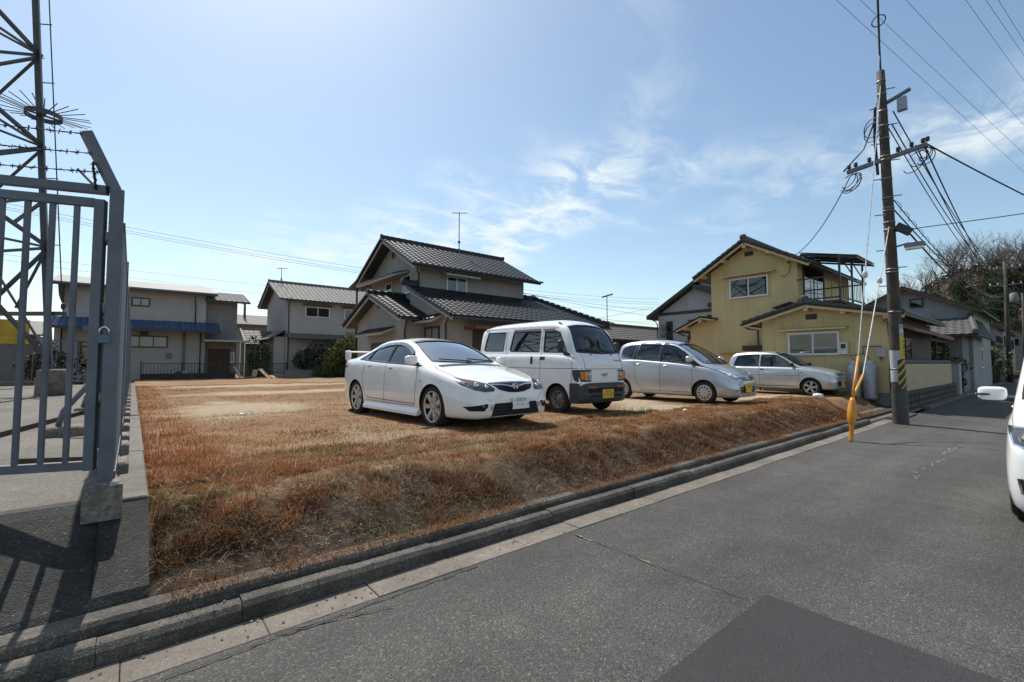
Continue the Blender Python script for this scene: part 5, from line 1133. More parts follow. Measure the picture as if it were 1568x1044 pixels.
# --- dark tiled house behind the van
def house_tiled():
    h = thing('house', 'large grey house with glazed black tile roofs in tiers behind the white van', 'house', (12,19,.4)); z0 = .3
    U0, U1, V0, V1 = 9.35, 15.3, 17.5, 22.5
    gable_wall(h, U0, U1, V0, V1, z0, 5.8, 7.15, M_grw); gable_x(h, U0, U1, V0, V1, 5.8, 7.15, .65, .6, M_tile_blue, barge=M_wht)
    # lower storey in front: lean-to towards the road, hipped right end
    b = MB(); b.prism([(14.7,z0),(17.6,z0),(17.6,4.5),(14.7,3.3)], 'x', 9.0, 17.4); b.build('wall', M_grw, h)
    r = bpy.data.objects.new('roof', None); COL.objects.link(r); r.parent = h
    E0, E1, T0, T1 = (8.75,13.95,3.12), (17.7,13.95,3.12), (8.75,17.55,4.66), (16.0,17.55,4.66)
    slab(r, E0, E1, T0, T1, M_fas); tile_plane(r, E0, E1, T0, T1, M_tile_blue); ridge(r, (8.6,17.5,4.7), (9.25,17.5,4.7), M_tile_blue); ridge(r, (15.4,17.5,4.66), (16.0,17.5,4.66), M_tile_blue, .1)
    slab(r, E1, (17.7,22.5,3.12), T1, (16.0,20.5,4.66), M_fas); tile_plane(r, E1, (17.7,22.5,3.12), T1, (16.0,20.5,4.66), M_tile_blue)
    ridge(r, (16.0,17.55,4.7), (17.6,14.0,3.2), M_tile_blue, .08)
    b = MB(); e, q = Vector(E0), Vector(T0); n = 15
    for i in range(n): b.beam(e+(q-e)*(i/n)+Vector((-.02,0,.07)), e+(q-e)*((i+.97)/n)+Vector((-.02,0,.045)), .12, .085)
    b.build('verge_tiles', M_tile_blue, r, kind='stuff'); MB().beam(Vector(E0)+Vector((.04,0,-.08)), Vector(T0)+Vector((.04,0,-.08)), .04, .14).build('bargeboard', M_wht, r)
    for t in (.12, .45, .8): p = e+(q-e)*t; MB().box(p.x+.05,p.x+.5,p.y-.05,p.y+.05,p.z-.2,p.z-.08).build('rafter_end', M_wht, r)
    b = MB(); b.prism([(17.6,z0),(22.3,z0),(22.3,3.1),(17.6,3.1)], 'x', 9.21, 17.4); b.build('wall', M_grw, h)
    # small entrance gable
    gable_wall(h, 8.15, 9.25, 16.35, 21.2, z0, 3.35, 4.32, M_grw, 18.8); gable_x(h, 8.15, 9.25, 16.35, 21.2, 3.35, 4.32, .55, .5, M_tile_blue, vr=18.8)
    f = Face('u', 8.15); g = Face('u', 9.35); k = Face('v', 17.5)
    # tiled hoods over openings
    def hood(F, a0, a1, z, d=.7, m=M_tile_blue):
        p = [F.P(a0,z-.22,d), F.P(a1,z-.22,d), F.P(a0,z+.02,0), F.P(a1,z+.02,0)]; o = slab(h, p[0], p[1], p[2], p[3], M_wht, .10, 'hood'); tile_plane(o, p[0], p[1], p[2], p[3], m, .26, .24, name='hood_tiles')
    hood(g, 18.4, 22.6, 5.5, .75); hood(k, 10.4, 12.2, 5.55, .55); hood(f, 17.2, 20.0, 2.85, .6)
    window(h, k, 10.75, 11.75, 4.62, 5.3, M_alu, 2, (M_curtd, M_curt)); window(h, g, 20.1, 20.75, 4.55, 5.2, M_alu, 1, (M_curt,)); window(h, g, 18.2, 18.9, 4.55, 5.3, M_alu, 1, (M_curt,))
    window(h, Face('u', 9.0), 15.2, 16.2, 2.2, 2.8, M_bronze, 2, gm=M_frost)
    hood(Face('u', 9.0), 14.9, 16.5, 3.25, .5)
    b = MB(); f.box(b, 17.5, 19.6, .35, 2.3, 0, .03); b.build('entrance_door', M_dwood, h); b = MB(); Face('v',14.7).box(b, 10.2, 14.5, .5, 2.9, 0, .03); b.build('shutter', M_dwood, h); window(h, Face('v', 14.7), 15.2, 16.8, 1.0, 2.4, M_bronze, 2)
    MB().box(9.8, 15.2, 13.9, 14.7, 2.72, 2.82).build('awning', M_brn, h)
    pipe(h, [(9.1,17.0,5.6),(9.15,17.3,5.35),(9.3,17.42,5.2),(9.3,17.42,4.4)]); pipe(h, [(8.7,14.1,3.05),(8.85,14.5,2.85),(8.93,14.62,2.7),(8.93,14.62,.4)]); pipe(h, [(8.0,15.9,3.1),(8.05,16.1,2.9),(8.1,16.28,2.7),(8.1,16.28,.4)])
    gutter_run(h, (8.8,13.85,3.06), (17.7,13.85,3.06)); gutter_run(h, (8.7,16.8,5.52), (16,16.8,5.52))
    for F, a, z in ((Face('u',9.35), 20.0, 6.5), (f, 18.8, 3.95)):
        b = MB(); F.box(b, a-.16, a+.16, z-.14, z+.14, 0, .03); b.build('gable_vent', M_fas, h)
    # metal balcony on the far side
    bl = thing('balcony', 'small metal balcony frame with ribbed canopy on the tiled house', 'balcony', (9.5,23.3,.4)); MB().box(9.0,9.08,23.7,23.78,.4,5.4).build('post', M_bronze, bl); MB().box(12,12.08,23.7,23.78,.4,5.4).build('post', M_bronze, bl)
    slab(bl, (8.7,24.2,5.35), (12.5,24.2,5.35), (8.7,22.6,5.75), (12.5,22.6,5.75), M_poly, .02, 'canopy_sheet')
    for i in range(6): u = 8.7+i*.76; MB().beam((u,24.2,5.33),(u,22.6,5.72),.05,.05).build('rafter', M_bronze, bl)
    MB().box(9.0,12,22.7,23.8,3.2,3.3).build('deck', M_bronze, bl)
    an(h, (13.0,20.0,7.15), 2.2, 'tall television aerial on a thin mast on the black tiled ridge')
def an(h, p, hgt, label, big=False):
    t = thing('tv_aerial', label, 'aerial', p); x, y, z = p; b = MB(); b.tube([(x,y,z-.2),(x,y,z+hgt)], .022, 6); b.build('mast', M_bronze, t)
    for q, L in ((.98,.8),):
        c = MB(); d = Vector((.8,-.6,0)); m0 = Vector((x,y,z+hgt*q)); c.tube([m0-d*L*.45, m0+d*L*.55], .014, 5); c.build('boom', M_bronze, t)
        for i in range(9):
            s = m0+d*L*(-.42+.11*i)+Vector((0,0,.0)); w = Vector((.6,.8,0))*(.2-.012*i); e = MB(); e.tube([s-w, s+w], .009, 4); e.build('element', M_bronze, t)
    r = MB(); r.box(x-.05,x+.05,y-.04,y+.04,z+hgt*.25,z+hgt*.25+.12)
    for a in range(3): r.tube([(x,y,z+.3),(x+.3*math.cos(a*2.1),y+.3*math.sin(a*2.1),z+.02)], .012, 4)
    r.build('mast_stay', M_bronze, t)
house_tiled()

# --- long grey house with the blue awning roof behind the compound
def house_blue():
    h = thing('house', 'long pale grey two-storey house with blue metal lower roof behind the fence', 'house', (0,36,.3)); V = 35; z0 = .2; f = Face('v', V)
    MB().box(-3.0, 3.55, V, V+7, z0, 5.85).build('wall', M_wht, h); MB().box(3.55, 5.35, V+.4, V+6, z0, 5.55).build('wall', M_dgr, h)
    slab(h, (-3.55,V-.7,5.82), (4.1,V-.7,5.82), (-3.55,V+3.5,6.75), (4.1,V+3.5,6.75), M_grm, .14, 'roof'); slab(h, (-3.55,V+7.5,5.82), (4.1,V+7.5,5.82), (-3.55,V+3.5,6.75), (4.1,V+3.5,6.75), M_grm, .14, 'roof')
    MB().box(-3.5,4.05,V-.74,V-.66,5.66,5.76).build('fascia', M_fas, h)
    b = MB(); b.prism([(-3.2,5.7),(-2.98,5.7),(-2.98,4.6),(-3.05,4.75),(-3.15,5.1)], 'y', V-.6, V+.1); b.build('eave_bracket', M_bronze, h)
    r = slab(h, (3.5,V-.3,5.42), (6.0,V-.3,5.42), (3.5,V+2.5,6.3), (6.0,V+2.5,6.3), M_fas, name='roof'); tile_plane(r, (3.5,V-.3,5.42), (6.0,V-.3,5.42), (3.5,V+2.5,6.3), (6.0,V+2.5,6.3), M_tile_pale, .3, .28)
    # blue lower roof
    b = MB(); n = 30
    for i in range(n): u0 = -3.6+i*(7.9/n); b.add([(u0,V-1.3,3.42),(u0+7.9/n-.02,V-1.3,3.42),(u0+7.9/n-.02,V,4.0),(u0,V,4.0)], [(0,1,2,3)]); b.beam((u0,V-1.3,3.44),(u0,V,4.02),.03,.05)
    b.build('awning_roof', M_bluem, h); MB().box(-3.6,4.3,V-1.34,V-1.27,3.28,3.42).build('awning_fascia', M_fas, h); MB().prism([(V-1.3,3.40),(V,3.98),(V,3.3)], 'x', 4.26, 4.32).build('awning_end', M_wht, h)
    MB().box(-3.3,-3.05,V-.2,V+3,z0,3.4).build('wall', M_wht, h)
    window(h, f, -.35, 1.6, 2.40, 3.02, M_bronze, 3, gm=M_frost); window(h, f, -.1, .68, 4.85, 5.28, M_bronze, 2, gm=M_frost); window(h, f, -2.3, -.9, 1.0, 2.6, M_bronze, 2)
    pipe(h, [(2.9,V-.75,5.6),(2.95,V-.3,5.2),(3.0,V-.06,5.0),(3.0,V-.06,4.0)]); pipe(h, [(2.45,V-.1,3.9),(2.45,V-.1,.4)], .06, M_grm); pipe(h, [(3.3,V-.06,3.4),(3.3,V-.06,.4)])
    MB().box(3.8,5.0,V+.3,V+.42,.35,2.35).build('entrance_door', M_dwood, h); MB().box(3.4,5.9,V-1.2,V+.4,2.78,2.88).build('porch_roof', M_wht, h)
    for u in (5.35,5.6): MB().box(u-.03,u+.03,V-1.1,V-1.04,.3,2.8).build('porch_post', M_alu, h)
    MB().bbox(1.6,1.85,V-.1,V,1.75,2.05,.02).build('meter_box', M_grm, h); MB().box(.3,.7,V-.12,V,3.08,3.28).build('exhaust_hood', M_bronze, h); window(h, Face('v',V+.4), 4.3, 5.2, 1.5, 2.1, M_alu, 1, gm=M_frost)
house_blue()

# --- white two-storey house with grey tiles
def house_white():
    h = thing('house', 'white two-storey house with grey pantile roof behind the round shrubs', 'house', (11,36,.3)); V = 35; z0 = .2; f = Face('v', V)
    gable_wall(h, 8.3, 15.5, V, V+6, z0, 6.15, 7.5, M_wht); gable_x(h, 8.3, 15.5, V, V+6, 6.15, 7.5, .6, .55, M_tile_pale, tw=.3, th=.28, barge=M_wht)
    window(h, f, 9.6, 11.25, 4.82, 5.5, M_alu, 2, (M_curtd,M_curtd), (.2,.35)); window(h, f, 12.4, 13.8, 4.82, 5.5, M_alu, 2, (M_curtd,M_curtd), (.2,.35))
    r = slab(h, (8.3,V-.9,3.15), (15.5,V-.9,3.15), (8.3,V,3.5), (15.5,V,3.5), M_fas, name='lower_roof'); tile_plane(r, (8.3,V-.9,3.15), (15.5,V-.9,3.15), (8.3,V,3.5), (15.5,V,3.5), M_tile_pale, .3, .28)
    window(h, f, 9.5, 11.2, 1.1, 2.5, M_alu, 2, (M_curtd,M_curt)); MB().box(7.6,8.3,V+.3,V+5,z0,3.3).build('wall', M_wht, h); slab(h, (7.15,V,3.1), (7.15,V+5.5,3.1), (8.3,V,3.75), (8.3,V+5.5,3.75), M_fas, name='roof')
    pipe(h, [(8.42,V-.65,6.0),(8.45,V-.2,5.7),(8.45,V-.05,5.5),(8.45,V-.05,.4)]); an(h, (8.6,V+3,7.5), 1.2, 'television aerial on the grey pantile ridge of the white house')
house_white()
def shed_back():
    h = thing('shed', 'small dark shed with pale tile roof between the two rear houses', 'shed', (6.6,37,.3)); V = 38
    MB().box(6.3, 8.6, V, V+3, .2, 2.9).build('wall', M_dgr, h); r = slab(h, (6.2,V-.5,2.75), (9,V-.5,2.75), (6.2,V+1.5,3.85), (9,V+1.5,3.85), M_fas, name='roof'); tile_plane(r, (6.2,V-.5,2.75), (9,V-.5,2.75), (6.2,V+1.5,3.85), (9,V+1.5,3.85), M_tile_pale, .3, .28); MB().beam((6.2,V-.5,2.9),(6.2,V+1.5,4.0),.1,.1).build('verge', M_wht, h)
    MB().box(6.3,8.4,V-1.5,V-1.45,.3,2.1).build('green_screen', M_green, h)
    b = thing('house', 'distant brown house gable seen over the small shed', 'house', (7,52,0)); gable_wall(b, 6.5, 14, 50, 56, 0, 5.2, 6.2, M_dgr); s = bpy.data.objects.new('roof', None)
    COL.objects.link(s); s.parent = b; slab(s, (6,49.3,5.1),(14.5,49.3,5.1),(6,53,6.3),(14.5,53,6.3), M_tile_cem)
    g = thing('house', 'low dim building behind the compound fence below the tower', 'house', (-9,37,0)); MB().box(-14,-4.2,36,41,0,3.0).build('wall', M_dgr, g); slab(g, (-14.5,35.4,2.95),(-3.7,35.4,2.95),(-14.5,39,3.9),(-3.7,39,3.9), M_tile_pale, name='roof')
shed_back()
# --- grey modern house with one steep roof slope behind the yellow one
def house_grey():
    h = thing('house', 'pale grey house with steep dark mono-pitch roof left of the yellow house', 'house', (27,14,.2)); U = 26
    MB().prism([(10.5,.2),(16.55,.2),(16.55,4.5),(13.0,6.6),(10.5,6.6)], 'x', U, U+8).build('wall', M_ltb, h)
    r = slab(h, (U-.45,17.15,4.42), (U+8,17.15,4.42), (U-.45,12.6,7.1), (U+8,12.6,7.1), M_fas, .22, 'roof'); slab(h, (U-.45,12.6,7.1), (U+8,12.6,7.1), (U-.45,9.6,5.7), (U+8,9.6,5.7), M_fas, .22, 'roof')
    f = Face('u', U); b = MB(); f.box(b, 11, 16.5, 4.45, 4.62, 0, .05); b.build('band', M_fas, h); b = MB(); b.prism([(13.9,6.1),(13.9,5.85),(12.4,5.2),(12.4,5.75)], 'x', U-.5, U); b.build('canopy', M_fas, h)
    for a, z0, z1, w in ((15.75,2.9,4.0,.16), (14.3,2.9,4.0,.12), (13.0,3.6,4.2,.25)): window(h, f, a-w, a+w, z0, z1, M_bronze, 1)
    for a in (13.1, 12.75): b = MB(); f.box(b, a-.11, a+.11, 4.72, 4.95, 0, .12); b.build('vent_cap', M_fas, h)
    pipe(h, [(U-.1,17.1,4.3),(U-.1,16.7,4.1),(U-.05,16.6,3.9),(U-.05,16.6,.3)]); b = MB(); b.smooth = True
    for z in (3.7, 3.25): b.lathe([(.0,-.03),(.16,-.03),(.2,.0),(.2,.04),(0,.04)], 16, 'x', (U-.15,16.15,z))
    b.build('satellite_dish', M_grm, h)
house_grey()
# --- low tiled outbuilding between the van and the yellow house
def low_roof():
    h = thing('outbuilding', 'low outbuilding with long grey cement tile roof behind the silver wagon', 'outbuilding', (24,18,.3))
    MB().box(17.9, 31, 17.0, 20, .2, 2.85).build('wall', M_dwood, h); r = bpy.data.objects.new('roof', None); COL.objects.link(r); r.parent = h
    A = ((17.5,16.2,2.75), (32,16.2,2.75), (17.5,18.2,3.72), (32,18.2,3.72)); slab(r, *A, M_fas); tile_plane(r, *A, M_tile_cem, .3, .28); ridge(r, A[2], (30,18.2,3.72), M_tile_cem, .08)
    b = thing('water_tank', 'dark red rooftop tank showing above the cement tile ridge', 'tank', (28,22,3)); q = MB(); q.smooth = True; q.sup((27.5,22,4.2),(.9,.5,.35),.6,14,8); q.build('tank_body', mat('tank_red', (.12,.03,.025), .5), b); MB().box(26.8,28.2,21.7,22.3,.2,4.0).build('tank_stand', M_dwood, b)
    t = thing('tv_aerial', 'thin television aerial mast standing left of the grey steep-roofed house', 'aerial', (27,20,.3)); MB().tube([(26.4,21,.3),(26.4,21,6.3)], .03, 6).build('mast', M_bronze, t); MB().beam((26.1,21.2,6.2),(26.8,20.8,6.45),.12,.1).build('head', M_bronze, t)
low_roof()

# --- right: brown-eaved house down the road, porch house, garden wall, far houses
def house_brown():
    h = thing('house', 'pale blue grey house with brown eaves and tiled lean-to beyond the pole', 'house', (36,5,0)); U = 33.5; f = Face('u', U)
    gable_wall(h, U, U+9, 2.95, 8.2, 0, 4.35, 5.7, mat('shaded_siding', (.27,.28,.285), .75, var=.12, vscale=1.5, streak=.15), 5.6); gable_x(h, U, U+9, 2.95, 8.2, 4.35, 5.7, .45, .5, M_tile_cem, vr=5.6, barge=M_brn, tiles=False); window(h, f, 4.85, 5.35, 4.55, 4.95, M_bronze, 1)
    r = bpy.data.objects.new('lean_to', None); COL.objects.link(r); r.parent = h; A = ((30.2,6.2,2.75), (30.2,2.55,2.75), (33.5,6.2,3.75), (33.5,3.0,3.75)); slab(r, *A, M_fas); tile_plane(r, *A, M_tile_cem, .3, .3, amp=.03)
    B = ((30.2,2.55,2.75), (38,2.55,2.75), (33.5,3.0,3.75), (38,3.0,3.75)); slab(r, *B, M_fas); tile_plane(r, *B, M_tile_grey, .3, .3); ridge(r, (30.2,2.55,2.8), (33.5,3.0,3.78), M_tile_pale, .06)
    MB().box(31, 33.5, 3.1, 6.0, 0, 2.75).build('wall', M_dgr, h); window(h, Face('u',31), 3.6, 4.6, 1.1, 1.9, M_bronze, 2, bars=7); window(h, Face('v',2.95), 36, 37.4, 1.2, 2.2, M_alu, 2)
    p = thing('porch', 'dim timber porch with brown eaves behind the cream garden wall', 'porch', (24,5,0)); MB().box(21.5,29.5,4.9,5.1,0,2.6).build('wall', M_dgr, p)
    slab(p, (19.6,3.2,2.55),(29.5,3.2,2.55),(19.6,5.4,3.1),(29.5,5.4,3.1), M_brn, .1, 'roof'); 
    for u in (20.0,22.2,24.6,27,29.3): MB().box(u-.06,u+.06,3.5,3.62,0,2.6).build('post', M_dwood, p)
    for u in (20.5,23.0,25.6): window(p, Face('v',4.9), u, u+1.5, .6, 2.1, M_bronze, 2, (M_curtd,M_curt))
    MB().box(20,29.4,3.45,3.65,2.35,2.5).build('beam', M_dwood, p)
    w = thing('garden_wall', 'cream rendered garden wall with grey tile coping on a stone base', 'wall', (18,3,.1)); MB().box(17.3,26.2,2.98,3.14,.6,1.40).build('panel', M_bge, w, label='cream rendered panel')
    b = MB(); b.smooth = True
    for i in range(30): u = 17.2+i*.303; b.tube([(u,3.06,1.45),(u+.29,3.06,1.455)], [.095,.09], 8)
    b.build('coping_tiles', M_tile_grey, w, kind='stuff'); b = MB(); b.smooth = True; b.sup((17.2,3.06,1.46),(.1,.13,.12),.9); b.build('coping_end', M_tile_grey, w)
    rnd = random.Random(4)
    for row in range(3):
        u = 17.3+row*.1
        while u < 27: 
            L = rnd.uniform(.35,.6); q = MB(); q.smooth = True; q.sup((u+L/2,3.05,.12+row*.19),(L/2,.13,.105),.5,10,6); q.build('stone', mat('wall_stone', (.06,.054,.047), .9, var=.35, vscale=5, bump=.5, bscale=30), w); u += L+.01
    g = thing('gate_post', 'pale square gate post at the end of the cream garden wall', 'gate post', (28.6,3.1,0)); MB().bbox(28.3,28.75,2.95,3.3,0,1.42,.02).build('post_body', M_ltb, g); MB().bbox(28.25,28.8,2.9,3.35,1.42,1.48,.01).build('post_cap', M_grm, g)
    # houses further down the road
    rnd = random.Random(12)
    far = [(46,3.4,7,3.0,M_dgr,'white low house with blue trim further down the road'),(56,3.6,8,4.6,M_dgr,'grey house behind the second roadside pole'),(68,3.8,10,5.0,M_wht,'white house far down the road'),(82,4.2,12,5.2,M_grw,'pale house near the end of the road'),(60,14,10,5.5,M_wht,'white house set back on the rising ground'),(75,16,10,6.5,M_ltb,'pale blue house on the rising ground'),(98,3,14,5.6,M_dgr,'dim house at the foot of the wooded hill')]
    for u, v, L, H, m, lab in far:
        o = thing('house', lab, 'house', (u,v,0), 'far houses down the road'); D = 5.5; gable_wall(o, u, u+L, v, v+D, 0, H, H+1.2, m); gable_x(o, u, u+L, v, v+D, H, H+1.2, .45, .4, M_tile_cem, tiles=False, barge=M_brn) if u > 60 else gable_x(o, u, u+L, v, v+D, H, H+1.2, .45, .4, M_tile_grey, barge=M_brn)
        for a in (v+1.0, v+3.2): window(o, Face('u',u), a, a+1.0, H-1.6, H-.7, M_bronze, 2)
        for k in range(int(L/2.5)): window(o, Face('v',v), u+.6+k*2.4, u+1.9+k*2.4, max(.8,H-1.9), H-.8, M_bronze, 2)
    MB().box(45.2,45.9,3.0,3.2,.9,1.6).build('sign_board', mat('orange_board', (.5,.28,.05), .6), None); tag(bpy.data.objects['sign_board'], 'plain orange board fixed beside the far white house', 'board')
    MB().box(45.5,45.56,3.05,3.12,0,.95).build('board_post', M_bronze, bpy.data.objects['sign_board'])
house_brown()

# --- air conditioners, bins and clutter along the house fronts
def ac_unit(lab, x0, y0, z0, face='v'):
    t = thing('air_conditioner', lab, 'air conditioner', (x0,y0,z0), 'outdoor air conditioner units'); w, d, hh = (.8,.3,.58) if face == 'v' else (.3,.8,.58)
    MB().bbox(x0,x0+w,y0,y0+d,z0+.06,z0+hh,.012).build('casing', mat('ac_beige', (.42,.41,.38), .6), t); q = MB(); q.smooth = True
    if face == 'v': q.lathe([(.0,-.012),(.21,-.012),(.22,0)], 20, 'y', (x0+.3,y0,z0+.32))
    else: q.lathe([(.0,-.012),(.21,-.012),(.22,0)], 20, 'x', (x0,y0+.3,z0+.32))
    q.build('fan_grille', M_fas, t); MB().box(x0+.05,x0+.12,y0+.05,y0+d-.05,z0,z0+.06).build('foot', M_fas, t); MB().box(x0+w-.12,x0+w-.05,y0+.05,y0+d-.05,z0,z0+.06).build('foot', M_fas, t)
ac_unit('beige air conditioner under the blue awning roof', 1.9,34.6,.4); ac_unit('beige air conditioner below the white house windows', 12.6,34.5,.4); ac_unit('beige air conditioner beside the dark porch posts', 28.2,4.4,.1,'u'); ac_unit('beige air conditioner by the lean-to wall', 30.6,4.9,.1,'u')
for i,(u,v,hh,c) in enumerate(((39.5,3.05,1.1,M_dwood),(41.5,3.0,1.5,M_dgr),(43.2,3.1,.9,M_grm),(49.5,3.0,1.3,M_dwood),(53,3.1,1.6,M_bronze))):
    o = MB().bbox(u,u+1.3,v,v+.5,0,hh,.02).build('storage_cabinet', c); tag(o, ('low brown timber cabinet at the roadside past the brown-eaved house','tall dim grey cabinet beside the dark tin shed','low pale metal cabinet before the dark tin shed','brown timber cabinet near the far transformer pole','tall bronze cabinet just beyond the far transformer pole')[i], 'cabinet', 'cabinets along the far roadside')
sh = thing('shed', 'dark tin lean-to shed beside the road past the brown-eaved house', 'shed', (43,4,0)); MB().box(42.6,45.6,3.3,5.2,0,2.3).build('wall', M_dwood, sh); slab(sh, (42.2,2.8,2.2),(46,2.8,2.2),(42.2,5.4,2.9),(46,5.4,2.9), M_bronze, .08, 'roof')
ld = thing('laundry_pole', 'steel laundry poles on stands before the white house', 'laundry pole', (12,33.9,.4))
for u in (10.4,13.2): MB().tube([(u,34.2,.4),(u,34.2,2.1)], .03, 6).build('stand', M_alu, ld)
for z in (1.75,2.05): MB().tube([(10.2,34.2,z),(13.4,34.2,z)], .018, 6).build('bar', M_alu, ld)
# ------------------------------------------------------------------ fenced pad, lattice tower
M_gal = mat('galvanised_grey_paint', (.135,.146,.17), .6, .1, var=.22, vscale=4, streak=.25); M_tow = mat('tower_steel', (.085,.09,.10), .6, .2, var=.2, vscale=3); M_wire = mat('wire_dark', (.02,.02,.022), .6); M_rust = mat('rusty_wire', (.05,.035,.028), .8, .3)
M_wblk = speckle('weathered_block', (.19,.165,.14), (.08,.07,.06), (.30,.27,.24), 60, .4, stain=.5, stain_scale=4)
pad = struct(MB().box(-30, -.06, 3.86, 25, .3, .565).build('compound_pad', M_slab))
# sloped concrete face below the pad, down to the channel
b = MB(); prof = [(3.205,.12),(3.26,.175),(3.62,.40),(3.80,.53),(3.86,.566),(3.95,.566),(3.95,.1)]
us_ = [-12,-6,-3,-2,-1.2,-.6,-.13]
b.prism(prof, 'x', -12, -.1275); sl = thing('retaining_wall', 'dark sloped mossy concrete face under the fence corner', 'retaining wall', (-.5,3.4,.1)); b.build('slope_face', M_slope, sl)
b = MB(); b.prism([(3.205,.10),(3.27,.20),(3.66,.45),(3.80,.545),(3.80,.05)], 'x', -.125, .11); b.build('edge_pier', M_slope, sl)
# low border kerb along the lot side of the pad
bk = thing('border_kerb', 'pale concrete border strip between pad and dry grass', 'kerb', (0,8,.4))
v = 3.86
while v < 24.5: MB().bbox(-.055+random.uniform(-.006,.006), .115+random.uniform(-.006,.006), v+.004, v+1.99, .25, .56+random.uniform(-.008,.008), .008).build('kerb_stone', M_conc, bk); v += 2.0
# cracks, planks lying on the pad
for a, c, w in (((-.4,5.9),(-1.3,5.6),.12), ((-.62,9.6),(-3.6,6.6),.11)): pass
for lab, a, c in (('short dark timber lying on the pad near the gate', (-.25,5.35),(-.72,5.62)), ('long dark timber lying diagonally across the pad', (-.62,10.6),(-1.55,6.0))):
    o = MB().beam((*a,.60),(*c,.60),.09,.06).build('timber', M_dwood, None); tag(o, lab, 'timber')
# side fence (runs away from the camera) with posts, rails, bars and footing blocks
GD = Vector((-math.cos(R(20)), math.sin(R(20)), 0))         # front fence direction, to the left
sf = thing('side_fence', 'grey steel bar fence along the lot edge of the tower compound', 'fence', (-.1,3.8,.56))
FU = -.105; FS = -.08
def fpost(par, u, v, z0, z1, w=.055): return MB().bbox(u-w/2, u+w/2, v-w/2, v+w/2, z0, z1, .004).build('post', M_gal, par)
fpost(sf, FU, 3.80, .68, 2.52, .07)
arm = MB(); arm.beam((FU,3.80,2.49), (FU-.155,3.76,2.83), .065, .05); arm.build('wire_arm', M_gal, sf)
vv = 3.8; posts = []
while vv < 23.5: vv += 1.95; posts.append(vv); fpost(sf, FS, vv, .56, 2.40)
segs = [3.8]+posts
for i in range(len(segs)-1):
    a, c = segs[i]+.03, segs[i+1]-.03
    MB().beam((FS,a,2.30),(FS,c,2.30),.04,.045).build('rail', M_gal, sf); MB().beam((FS,a,.72),(FS,c,.72),.04,.05).build('rail', M_gal, sf)
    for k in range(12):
        y = a+(c-a)*(k+.5)/12; MB().box(FS-.014, FS+.016, y-.012, y+.012, .74, 2.28).build('bar', mat('sunlit_galvanised', (.27,.28,.30), .55, .1, var=.2, vscale=5), sf)  # bars take a lighter copy of the fence grey, sunlit tone in the colour
for y in np.arange(4.9, 23, .95):
    q = MB(); q.bbox(FU-.09, FU+.11, y-.16, y+.16, .54, .64+random.uniform(-.015,.02), .015); q.build('footing_block', M_wblk, sf)
q = MB(); q.bbox(FU-.10, FU+.085, 3.69, 3.885, .48, .70, .016); q.build('footing_block', M_wblk, sf)
# gate: frame, bars, padlock
gt = thing('gate', 'grey steel bar gate with padlock at the compound corner', 'gate', (-.15,3.82,.75)); P0 = Vector((FU-.075,3.815,0))
def gp(d, z): p = P0+GD*d; return (p.x, p.y, z)
GZ0, GZ1 = .80, 2.42; GW = 1.75
for d in (.0, GW): MB().beam(gp(d,GZ0-.03), gp(d,GZ1+.02), .05, .05, GD).build('stile', M_gal, gt)
MB().beam(gp(.026,GZ0), gp(GW-.026,GZ0), .04, .05).build('rail', M_gal, gt); MB().beam(gp(.026,GZ1), gp(GW-.026,GZ1), .04, .05).build('rail', M_gal, gt); MB().beam(gp(-.03,GZ1+.085), gp(GW,GZ1+.085), .05, .05).build('rail', M_gal, gt)
for k in range(1, 15):
    d = k*.117; MB().beam(gp(d,GZ0+.026), gp(d,GZ1-.026), .024, .024, GD).build('bar', M_gal, gt)
MB().beam(gp(.04,GZ1+.11), gp(.12,GZ1+.2), .03, .012).build('arm_stub', M_gal, gt)
for z in (1.2, 1.75, 2.2): q = MB(); q.smooth = True; q.lathe([(0,z-.04),(.016,z-.04),(.016,z+.04),(0,z+.04)], 10, 'z', ((P0.x+FU)/2+.0, 3.80, 0)); q.build('hinge', M_steel, gt)
pk = thing('padlock', 'blue grey padlock hanging on the gate latch', 'padlock', gp(.0,1.58)); x, y, z = gp(-.045,1.58); q = MB(); q.bbox(x-.03,x+.03,y-.055,y-.03,z-.035,z+.015,.006); q.build('lock_body', mat('padlock_blue', (.10,.14,.20), .4, .5), pk); q = MB(); q.smooth = True; q.tube([(x-.02,y-.042,z+.01),(x-.02,y-.042,z+.05),(x,y-.042,z+.065),(x+.02,y-.042,z+.05),(x+.02,y-.042,z+.01)], .006, 6); q.build('shackle', M_chr, pk)
MB().beam(gp(-.09,1.635), gp(.06,1.635), .012, .03).build('latch', M_gal, gt); MB().tube([gp(-.038,1.56), gp(-.036,.9)], .006, 6).build('drop_bolt', M_gal, gt)
